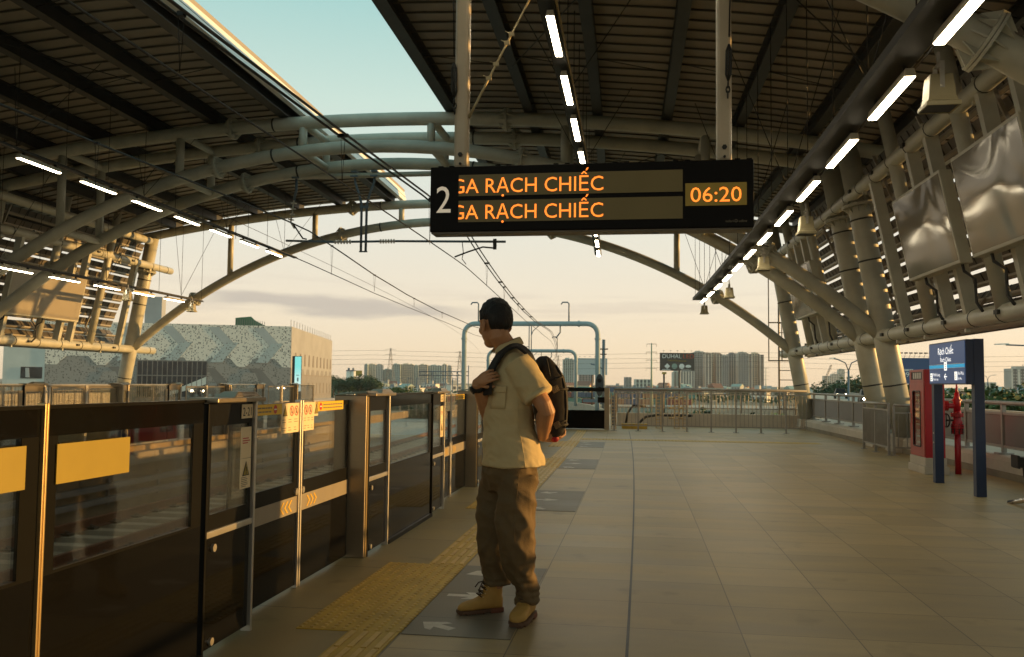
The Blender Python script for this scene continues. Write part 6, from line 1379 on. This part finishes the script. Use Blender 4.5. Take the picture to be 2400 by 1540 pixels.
def hand(mb, w, dx, dz, curls, side, spread=.0, s=1.0, thumb=(.55, .75, -.35)):
    dx = Vector(dx).normalized(); dz = Vector(dz); dz = (dz - dx * dz.dot(dx)).normalized(); dy = dz.cross(dx) * side; w = Vector(w)
    L = lambda x, y, z: w + (dx * x + dy * y + dz * z) * s
    mb.loft([[L(x, ry * math.cos(a), rz * math.sin(a)) for a in [2 * PI * k / 14 for k in range(14)]] for x, ry, rz in ((-.02, .026, .021), (.02, .033, .02), (.05, .042, .017), (.080, .044, .013), (.088, .040, .009))])
    tips = []
    for i, (y, ln, r_) in enumerate(((.0345, .070, .0086), (.0115, .079, .0088), (-.0115, .074, .0086), (-.0335, .058, .0078))):
        c_ = curls[i] if isinstance(curls, (list, tuple)) else curls; p = [(.08, y, 0)]; a = 0.0; x, z = .092, 0.0; p.append((x, y + spread * (1.5 - i), z))
        for k, q in enumerate((.45, .32, .25)):
            a += c_ * (0.8, 1.0, 0.7)[k]; x += ln * q * math.cos(a); z -= ln * q * math.sin(a); p.append((x, y + spread * (1.5 - i) * (2 + k), z))
        mb.tube([L(*q) for q in p], [r_ * s, r_ * s * 1.05, r_ * s, r_ * s * .92, r_ * s * .72], 9); tips.append(L(*p[-1]))
    t = Vector(thumb).normalized(); b0 = Vector((.018, .026, -.006)); b1 = b0 + t * .042; t2 = (t + Vector((.5, -.25, -.25))).normalized(); b2 = b1 + t2 * .03; b3 = b2 + t2 * .022
    mb.tube([L(*b0), L(*b1), L(*b2), L(*b3)], [.015 * s, .0125 * s, .0115 * s, .008 * s], 9)
# ---- body (skin)
HC = Vector((-.074, .0, 1.628)); ha = R(125); Hm = Matrix.Translation(HC) @ Matrix.Rotation(ha, 4, 'Z') @ Matrix.Rotation(R(6), 4, 'Y') @ Matrix.Scale(1.07, 4)
H = lambda x, y, z: Hm @ Vector((x, y, z))
def hball(mb, c, r): mb.ball(H(*c), r, 20, 0, Hm.to_3x3())
mb = MB()
hball(mb, (-.008, 0, .03), (.093, .075, .098)); hball(mb, (.022, 0, -.035), (.068, .060, .075)); hball(mb, (.045, 0, -.085), (.042, .036, .032)); hball(mb, (.075, 0, .03), (.018, .05, .02)); hball(mb, (-.02, 0, -.045), (.066, .055, .06))
mb.loft([[H(x, y * w, z) for x, y, w in ((.082, -1, .016), (.105, -.3, .016), (.105, .3, .016), (.082, 1, .016))] for z in (-.04, -.025)], sm=True); mb.tube([H(.084, 0, .02), H(.102, 0, -.012), H(.110, 0, -.03), H(.09, 0, -.042)], [.008, .010, .013, .010], 8)
hball(mb, (.083, 0, -.063), (.012, .022, .006)); hball(mb, (.081, 0, -.075), (.012, .02, .006))
for s_ in (-1, 1):
    hball(mb, (.055, s_ * .036, -.022), (.03, .026, .028)); c = H(-.008, s_ * .078, -.012); mb.ball(c, (.022, .008, .032), 14, 0, (Hm.to_3x3() @ Matrix.Rotation(R(-18) * s_, 3, 'Z') @ Matrix.Rotation(R(-12), 3, 'Y'))); mb.tube([H(-.008 + .02 * math.cos(t), s_ * .084, -.006 + .028 * math.sin(t)) for t in [PI * k / 6 - .5 for k in range(10)]], .0045, 6)
nk0 = Vector((.005, .0, 1.43)); mb.tube([nk0, Vector((-.02, 0, 1.52)), H(-.03, 0, -.06), H(-.02, 0, -.01)], [.072, .060, .058, .05], 18)
TS = [(.86, .02, .10, .12), (.95, .02, .10, .13), (1.05, .01, .105, .135), (1.18, .01, .105, .15), (1.30, .012, .105, .165), (1.38, .02, .10, .165), (1.435, .02, .075, .13), (1.47, .012, .06, .08)]
mb.loft([ell((cx, 0, z), f_, l_, rx - .012, ry - .015, 24) for z, cx, rx, ry in TS])
LS = Vector((.055, -.165, 1.405)); LE = Vector((.205, -.225, 1.172)); LW = Vector((.198, -.075, 1.005))
mb.tube([LS, LS.lerp(LE, .3), LS.lerp(LE, .65), LS.lerp(LE, .92), LE + Vector((.006, .01, -.02)), LE.lerp(LW, .3), LE.lerp(LW, .65), LW], [.058, .056, .051, .046, .046, .049, .042, .031], 16)
RS = Vector((-.01, .165, 1.40)); RE = Vector((-.10, .06, 1.115)); RW = Vector((-.168, -.135, 1.303))
mb.tube([RS, RS.lerp(RE, .5), RE + Vector((.01, .02, .02)), RE, RE.lerp(RW, .3), RE.lerp(RW, .7), RW], [.056, .05, .046, .046, .046, .037, .029], 16)
hand(mb, LW, (.86, .42, -.12), (.25, -.3, -.92), (.75, .8, .85, .9), 1)
hand(mb, RW, (.66, -.42, .36), (-.5, -.85, .1), (.52, .56, .6, .62), -1, s=.86, thumb=(.7, .6, -.45))
for hip, kn, an in ((Vector((.05, -.09, .86)), Vector((.055, -.1, .5)), Vector((.115, .01, .12))), (Vector((-.02, .09, .86)), Vector((-.07, .1, .5)), Vector((-.045, .16, .14)))):
    mb.tube([hip, hip.lerp(kn, .5), kn, kn.lerp(an, .4), an], [.05, .058, .05, .05, .035], 12)
organic('body', mb, .0034, M['skin'], man, smooth=2)
mb = MB()
for s_ in (-1, 1): hball(mb, (.074, s_ * .033, .004), (.013, .014, .011))
mb.build('eyes', M['dark'], man)
# ---- hair
mb = MB(); n1, n2 = 64, 40; vs = []; rnd = random.Random(2)
def sst(a, b, x): t = min(1, max(0, (x - a) / (b - a))); return t * t * (3 - 2 * t)
for i in range(n2 + 1):
    th = PI * i / n2
    for k in range(n1):
        ph = 2 * PI * k / n1; d = Vector((math.sin(th) * math.cos(ph), math.sin(th) * math.sin(ph), math.cos(th)))
        fr_ = d.x; line = -.42 - .12 * math.cos(ph)          # lower hair edge at the back
        az = abs(math.atan2(d.y, d.x))
        low = (.36 if az < .75 else .36 - (az - .75) * 1.1) if az < 1.35 else (-.30 if az < 1.52 else (-.05 if az < 1.95 else -.50 - .16 * (az - 1.95)))
        k_ = sst(low - .10, low + .20, d.z)
        nz_ = mnoise.noise(d * 9) * .005 + mnoise.noise(Vector((d.x * 30, d.y * 30, d.z * 10))) * .0055
        rr = 1.0 * (.90 + .20 * k_) + (.03 * max(0, d.z) * k_)
        vs.append(H(-.010 + d.x * (.093 * rr + nz_ * k_), d.y * (.075 * rr + nz_ * k_), .030 + d.z * (.100 * rr + nz_ * k_) - (.012 * (1 - k_))))
fs = []
for i in range(n2):
    for k in range(n1): a = i * n1 + k; b = i * n1 + (k + 1) % n1; fs.append([a, b, b + n1, a + n1])
mb.add(vs, fs, 0, True)
for q in range(1500):
    d = Vector((rnd.gauss(0, 1), rnd.gauss(0, 1), rnd.gauss(.45, 1))).normalized(); az = abs(math.atan2(d.y, d.x))
    low = (.42 if az < .75 else .42 - (az - .75) * 1.1) if az < 1.35 else (-.20 if az < 1.52 else (.05 if az < 1.95 else -.44 - .16 * (az - 1.95)))
    if d.z < low: continue
    p = Vector((-.010 + d.x * .101, d.y * .082, .030 + d.z * .110)); t = Vector((rnd.gauss(0, .5), rnd.gauss(0, .5), rnd.gauss(-.5, .5))); t = (t - d * t.dot(d)).normalized(); w = d.cross(t) * .0016; ln = rnd.uniform(.010, .020)
    tip = p + t * ln + d * rnd.uniform(.001, .006); a_, b_, c_ = p - w - d * .004, p + w - d * .004, tip
    mb.add([H(*a_), H(*b_), H(*c_)], [[0, 1, 2]], 0, True)
mb.build('hair', M['hair'], man)
# ---- shirt
def rid(p): return 1 - abs(mnoise.noise(p)) * 2
def shirt_d(c, n):
    p = Vector((c.x * 5 + c.z * 6, c.y * 6, c.z * 11 - c.x * 6)); q = Vector((c.x * 16, c.y * 16, c.z * 26 + c.x * 10))
    w = 1.0 if c.z < 1.3 else .55
    return w * (.012 * mnoise.noise(p) + .0042 * rid(q) - .0015)
SSX = [(.845, .040, .178, .195), (.90, .034, .168, .19), (.97, .024, .156, .185), (1.08, .006, .138, .178), (1.18, .002, .131, .182), (1.28, .006, .129, .19), (1.36, .018, .122, .192), (1.42, .022, .105, .172), (1.46, .020, .088, .125), (1.495, .006, .072, .082)]
mb = MB(); mb.loft([ell((cx, 0, z), f_, l_, rx, ry, 36) for z, cx, rx, ry in SSX])
SH = LS.lerp(LE, .74); ax = (LE - LS).normalized(); u = ax.cross(Vector((0, 1, 0))).normalized(); w = ax.cross(u)
mb.loft([ell(LS - ax * .02, u, w, .075, .08, 20), ell(LS.lerp(LE, .25), u, w, .083, .082, 20), ell(LS.lerp(LE, .5), u, w, .086, .08, 20), ell(SH, u, w, .086, .078, 20)])
ax2 = (RE - RS).normalized(); mb.tube([RS, RS.lerp(RE, .4), RS.lerp(RE, .78)], [.078, .08, .078], 18)
sh = organic('shirt', mb, .0075, M['shirt'], man, shirt_d, smooth=5)
mb = MB(); mb.tube([SH - ax * .018, SH - ax * .001, SH + ax * .006], [.080, .0835, .082], 24); mb.build('sleeve_hem', M['shirt'], sh)
col = MB(); nC = 28
def collar_pt(t, hgt, out):
    a = 2 * PI * t; c_ = Vector((-.008, .0, 1.475)); d = f_ * math.cos(a) + l_ * math.sin(a); back = .5 - .5 * math.cos(a)
    return c_ + d * (.074 + out) + UP * (.000 + hgt * (1.0 if abs(a - PI) < 2.5 else .7) + .045 * back - .015 * (1 - back))
rng = [k / nC for k in range(2, nC - 1)]
r0 = [collar_pt(t, .0, .002) for t in rng]; r1 = [collar_pt(t, .045, -.006) for t in rng]; r2 = [collar_pt(t, .046, .004) for t in rng]; r3 = [collar_pt(t, .004, .026) for t in rng]; k = len(rng)
col.add(r0 + r1 + r2 + r3, [[a * k + i, a * k + i + 1, (a + 1) * k + i + 1, (a + 1) * k + i] for a in range(3) for i in range(k - 1)], 0, True)
co = col.build('collar', M['shirt'], sh); so = co.modifiers.new('t', 'SOLIDIFY'); so.thickness = .004; sb = co.modifiers.new('s', 'SUBSURF'); sb.levels = 1; sb.render_levels = 2
def onshirt(ang, z, off=.004):
    for (z0, c0, a0, b0), (z1, c1, a1, b1) in zip(SSX[:-1], SSX[1:]):
        if z0 <= z <= z1: t = (z - z0) / (z1 - z0); break
    cx = c0 + (c1 - c0) * t; rx = a0 + (a1 - a0) * t + off; ry = b0 + (b1 - b0) * t + off
    return Vector((cx, 0, z)) + f_ * rx * math.cos(ang) + l_ * ry * math.sin(ang)
mb = MB(); A = [R(28 + 3 * i) for i in range(13)]
for z0, z1, o in ((1.16, 1.27, .005), (1.25, 1.287, .009)):
    zz = [z0 + (z1 - z0) * j / 4 for j in range(5)]; vs = [onshirt(a, z, o) for z in zz for a in A]; n_ = len(A); mb.add(vs, [[j * n_ + i, j * n_ + i + 1, (j + 1) * n_ + i + 1, (j + 1) * n_ + i] for j in range(4) for i in range(n_ - 1)], 0, True)
pk = mb.build('chest_pocket', M['shirt'], sh); so = pk.modifiers.new('t', 'SOLIDIFY'); so.thickness = .005
mb = MB(); zz = [.85 + .015 * k for k in range(40)]
mb.tube([onshirt(R(93), z, .0025) for z in zz if z < 1.2], .0028, 6); mb.build('side_seam', M['shirt'], sh)
# ---- trousers
def pants_d(c, n):
    p = Vector((c.x * 7 + c.z * 5, c.y * 6, c.z * 4.5 - c.x * 5)); q = Vector((c.x * 13 - c.z * 9, c.y * 13, c.z * 12 + c.x * 9))
    low = sst(.36, .12, c.z); r3 = mnoise.noise(Vector((c.x * 5, c.y * 5, c.z * 42)))
    return .010 * mnoise.noise(p) + .006 * rid(q) - .010 + .014 * low * r3 + .015 * rid(Vector((c.x * 9 + c.z * 7, c.y * 8, c.z * 2.2 - c.x * 3)))
mb = MB(); mb.loft([ell((cx, 0, z), f_, l_, rx, ry, 30) for z, cx, rx, ry in ((.70, .012, .12, .12), (.76, .016, .145, .165), (.84, .02, .15, .175), (.93, .02, .14, .165))])
NL = [(.80, .056, -.085, .108, .100), (.66, .050, -.10, .112, .104), (.52, .048, -.105, .106, .102), (.38, .060, -.085, .098, .098), (.27, .082, -.05, .085, .088), (.17, .108, -.015, .074, .076), (.115, .117, .0, .070, .068), (.085, .118, .0, .066, .064)]
FL_ = [(.80, -.022, .085, .112, .100), (.66, -.052, .095, .108, .102), (.52, -.070, .10, .102, .1), (.38, -.070, .115, .092, .095), (.29, -.060, .135, .082, .086), (.22, -.052, .15, .080, .078), (.165, -.052, .155, .080, .076)]
for T in (NL, FL_): mb.loft([ell((x, y, z), Vector((1, 0, 0)), Vector((0, 1, 0)), rx, ry, 24) for z, x, y, rx, ry in T])
tr = organic('trousers', mb, .0075, M['pants'], man, pants_d, smooth=4)
mb = MB(); mb.tube([(.055 + .01 * math.sin(9 * z), -.205 + .03 * (z - .6) ** 2 + (0.02 if z > .75 else 0), z) for z in [.45 + .02 * k for k in range(20)]], .0025, 5); mb.build('side_seam', M['pants'], tr)
# ---- boots
def boot(heel, ang, lab, sc=.89):
    Bm = Matrix.Translation(heel) @ Matrix.Rotation(ang, 4, 'Z') @ Matrix.Scale(sc, 4); B = lambda x, y, z: Bm @ Vector((x, y, z)); mb = MB()
    def ring(x, w, z0, z1, n=18): return [B(x, w * math.copysign(abs(math.cos(a)) ** .8, math.cos(a)), (z0 + z1) / 2 + (z1 - z0) / 2 * math.copysign(abs(math.sin(a)) ** .7, math.sin(a))) for a in [2 * PI * k / n for k in range(n)]]
    mb.loft([ring(x, w, .024, h) for x, w, h in ((.002, .026, .10), (.02, .036, .125), (.07, .040, .14), (.12, .042, .125), (.17, .047, .098), (.22, .051, .082), (.26, .047, .074), (.285, .034, .06), (.297, .015, .045))])
    mb.loft([[B(cx + rx * math.cos(a), ry * math.sin(a), z) for a in [2 * PI * k / 18 for k in range(18)]] for z, cx, rx, ry in ((.08, .066, .062, .040), (.13, .066, .066, .042), (.18, .062, .064, .045), (.215, .060, .066, .048))])
    o = organic('boot', mb, .006, M['boot'], man, lambda c, n: .0022 * mnoise.noise(c * 30), smooth=3)
    out = [(0, .03), (.03, .042), (.10, .043), (.17, .050), (.23, .055), (.275, .045), (.302, .02)]; pts = [(x, w) for x, w in out] + [(x, -w) for x, w in out[::-1]]
    mb = MB(); mb.poly([B(x, y, .014) for x, y in pts], .016, (0, 0, 1))
    for k in range(16):
        x = .015 + .018 * k; w = (.038 if x < .12 else .047 if x < .26 else .035)
        if .095 < x < .125: continue
        mb.box(x - .006, x + .006, -w, w, 0, .0145, 0, Bm)
    mb.build('sole', M['sole'], o); mb = MB(); mb.poly([B(x, y, .0005) for x, y in ((-.001, .03), (.03, .0425), (.088, .0435), (.088, -.0435), (.03, -.0425), (-.001, -.03))], .0285, (0, 0, 1)); mb.build('heel_block', M['heel'], o)
    mb = MB()
    for k in range(5):
        x = .155 - .011 * k; z = .112 + .021 * k; w = .030 - .001 * k
        x0 = x + (.012 if k < 2 else .006)
        mb.tube([B(x0 - .018, -w, z - .004), B(x0 + .004, -w * .3, z + .013), B(x0 + .002, w * .5, z + .014), B(x0 - .016, w, z + .012)], .0035, 5)
        mb.tube([B(x0 - .018, w, z - .004), B(x0 + .004, 0, z + .013), B(x0 - .016, -w, z + .012)], .0035, 5)
    mb.tube([B(.13, 0, .20), B(.15, .02, .185), B(.17, .03, .15), B(.16, .035, .13)], .0035, 5); mb.tube([B(.13, 0, .20), B(.155, -.02, .19), B(.175, -.028, .16)], .0035, 5); mb.build('laces', M['lace'], o)
    mb = MB()
    for k in range(4):
        for s_ in (-1, 1): mb.ball(B(.140 - .012 * k, s_ * .034, .108 + .021 * k), .0045, 8)
    mb.build('eyelets', M['brass'], o)
    return o
boot(Vector((-.018, .175, 0)), math.atan2(-.09, -.24), 'x'); boot(Vector((.148, .100, 0)), math.atan2(-.25, -.085), 'x', 1.0)
# ---- watch
mb = MB(); wd = (RE - RW).normalized(); wc = RW.lerp(RE, .12); u = wd.cross(UP).normalized(); v = wd.cross(u)
mb.loft([ell(wc + wd * t, u, v, r_, r_, 20) for t, r_ in ((-.013, .034), (-.012, .0375), (.012, .039), (.013, .035))]); nrm = Vector((-.75, -.62, .1)); nrm = (nrm - wd * nrm.dot(wd)).normalized(); mb.cyl(wc + nrm * .041, nrm, .022, .012, 18); mb.build('wristwatch', M['pack2'], man)
# ---- backpack
bp = empty('backpack', PB + Vector((.2, 0, 1.0)), 'dark brown backpack with tan buckles worn on the back of the man', 'backpack', rz=0.157)
off = Matrix.Rotation(-.157, 3, 'Z') @ Vector((.2, 0, 1.0)); K_ = lambda v: Vector(v) - off
BO = [(1.005, .225, .268, .085), (1.03, .198, .298, .118), (1.08, .175, .315, .136), (1.17, .16, .322, .142), (1.26, .153, .318, .142), (1.34, .152, .298, .136), (1.40, .158, .258, .12), (1.44, .175, .222, .09), (1.455, .188, .208, .06)]
def sup(cx, cy_, z, rx, ry, n=28, p=.62):
    P = []
    for k in range(n):
        a = 2 * PI * k / n; ca, sa = math.cos(a), math.sin(a); P.append(Vector((cx, cy_, z)) - f_ * rx * math.copysign(abs(ca) ** p, ca) + l_ * ry * math.copysign(abs(sa) ** p, sa))
    return P
mb = MB(); mb.loft([[K_(v) for v in sup((a + b) / 2, -.005, z, (b - a) / 2, ry)] for z, a, b, ry in BO]); body = organic('bag', mb, .007, M['pack'], bp, lambda c, n: .0022 * mnoise.noise(c * 11) + .0008 * mnoise.noise(c * 40), smooth=4)
def onbag(t, z, o=.002):   # t: 0 at the man's back, 1 at the outer face, along his left side
    for (z0, a0, b0, r0), (z1, a1, b1, r1) in zip(BO[:-1], BO[1:]):
        if z0 <= z <= z1: q = (z - z0) / (z1 - z0); break
    a = a0 + (a1 - a0) * q; b = b0 + (b1 - b0) * q; r_ = r0 + (r1 - r0) * q; cx = (a + b) / 2; h = (b - a) / 2; ca = max(-1, min(1, (t * 2 - 1)))
    sa = math.sqrt(max(0, 1 - abs(ca) ** (2 / .62))) ** .62
    return K_(Vector((cx, -.005, z)) - f_ * h * ca + l_ * (r_ + o) * sa)
mb = MB()
for pts in ([(t, 1.30 + .05 * t) for t in (.1, .25, .4, .55, .7, .85)], [(t, 1.065 + .045 * t) for t in (.1, .25, .4, .55, .7, .85)], [(.80, z) for z in (1.06, 1.12, 1.18, 1.24, 1.30, 1.36, 1.40)], [(.30 - .1 * (z - 1.3), z) for z in (1.34, 1.38, 1.42, 1.44)]): mb.tube([onbag(t, z) for t, z in pts], .005, 6)
mb.build('seam_piping', M['pack2'], body)
for z in (1.262, 1.068):
    mb = MB(); a = onbag(.30, z, .004); b = onbag(.52, z + .018, .004); d = (b - a).normalized(); o_ = l_ * .012; u = d.cross(l_).normalized() * .017
    mb.loft([[p - u, p + u, p + u + o_, p - u + o_] for p in (a, b)], sm=False)
    for q in (.3, .55): p = a.lerp(b, q); mb.loft([[x - u * .6, x + u * .6, x + u * .6 + o_ * 1.4, x - u * .6 + o_ * 1.4] for x in (p, p + d * .008)], sm=False)
    mb.build('buckle', M['buckle'], bp, bevel=.002)
    mb = MB(); mb.tube([onbag(t, z + .012 * t, .003) for t in (.05, .2, .35, .5, .65, .8, .95)], .008, 6); mb.build('side_strap', M['pack2'], bp)
def strap(path, width, th, mname, name):
    mb = MB(); rings = []; P = [Vector(p) for p, _ in path]; N = [Vector(n).normalized() for _, n in path]
    PP = []; NN = []
    for i in range(len(P) - 1):
        p0 = P[max(i - 1, 0)]; p1 = P[i]; p2 = P[i + 1]; p3 = P[min(i + 2, len(P) - 1)]
        for t in (0, .25, .5, .75):
            PP.append(.5 * ((2 * p1) + (-p0 + p2) * t + (2 * p0 - 5 * p1 + 4 * p2 - p3) * t * t + (-p0 + 3 * p1 - 3 * p2 + p3) * t ** 3)); NN.append(N[i].lerp(N[i + 1], t).normalized())
    PP.append(P[-1]); NN.append(N[-1])
    for i, (p, n) in enumerate(zip(PP, NN)):
        d = (PP[min(i + 1, len(PP) - 1)] - PP[max(i - 1, 0)]).normalized(); w = d.cross(n).normalized() * width / 2; n = w.cross(d).normalized() * th / 2
        rings.append([K_(p - w - n), K_(p + w - n), K_(p + w + n), K_(p - w + n)])
    mb.loft(rings, sm=False); return mb.build(name, M[mname], bp, bevel=.003)
strap([((.168, -.13, 1.33), (.9, -.3, .3)), ((.138, -.135, 1.42), (.8, -.3, .6)), ((.10, -.128, 1.475), (.4, -.35, .9)), ((.045, -.115, 1.507), (0, -.3, 1)), ((-.022, -.11, 1.478), (-.6, -.35, .8)), ((-.075, -.122, 1.405), (-.9, -.5, .35)), ((-.105, -.132, 1.315), (-.85, -.6, .1)), ((-.108, -.142, 1.235), (-.8, -.65, -.05))], .068, .016, 'pack2', 'shoulder_strap')
strap([((.13, .10, 1.36), (.8, .3, .4)), ((.10, .11, 1.475), (.4, .35, .9)), ((.03, .105, 1.505), (0, .3, 1)), ((-.06, .10, 1.44), (-.8, .3, .5)), ((-.11, .09, 1.30), (-1, .2, .1)), ((-.11, .10, 1.18), (-1, .3, 0))], .068, .014, 'pack2', 'shoulder_strap')
# ---- red thing in the hand behind his back
rp = empty('red_pouch', PB + Vector((.25, .0, 1.0)), 'small red cloth item held in the left hand behind the back of the man', 'pouch', rz=.157); off = Matrix.Rotation(-.157, 3, 'Z') @ Vector((.25, 0, 1.0))
mb = MB(); mb.ball(Vector((.262, -.072, 1.000)) - off, (.024, .02, .022), 16); mb.ball(Vector((.248, -.06, 1.008)) - off, (.022, .018, .02), 14); organic('cloth', mb, .004, M['redcloth'], rp, lambda c, n: .003 * mnoise.noise(c * 60), smooth=2)
mb = MB(); mb.tube([Vector((.262, -.08, 1.015)) - off, Vector((.270, -.085, 1.03)) - off, Vector((.28, -.08, 1.02)) - off], .003, 5); mb.build('cord', M['redcloth'], rp)
# ------------------------------------------------------------------ air
hm = bpy.data.materials.new('haze_air'); hm.use_nodes = True; nt = hm.node_tree; nt.nodes.clear()
ho = nt.nodes.new('ShaderNodeOutputMaterial'); pv = nt.nodes.new('ShaderNodeVolumePrincipled'); pv.inputs['Density'].default_value = 0.00007; pv.inputs['Color'].default_value = (0.93, 0.92, 0.90, 1); pv.inputs['Anisotropy'].default_value = 0.35
nt.links.new(pv.outputs[0], ho.inputs['Volume'])
mb = MB(); mb.box(-3200, 3200, -300, 3600, GZ - 1, 75); o = mb.build('haze', hm); o['kind'] = 'stuff'; o['label'] = 'thin warm haze over the far town'
cy.volume_bounces = 0
try: cy.volume_step_rate = 5; hm.cycles.homogeneous_volume = True
except Exception: pass
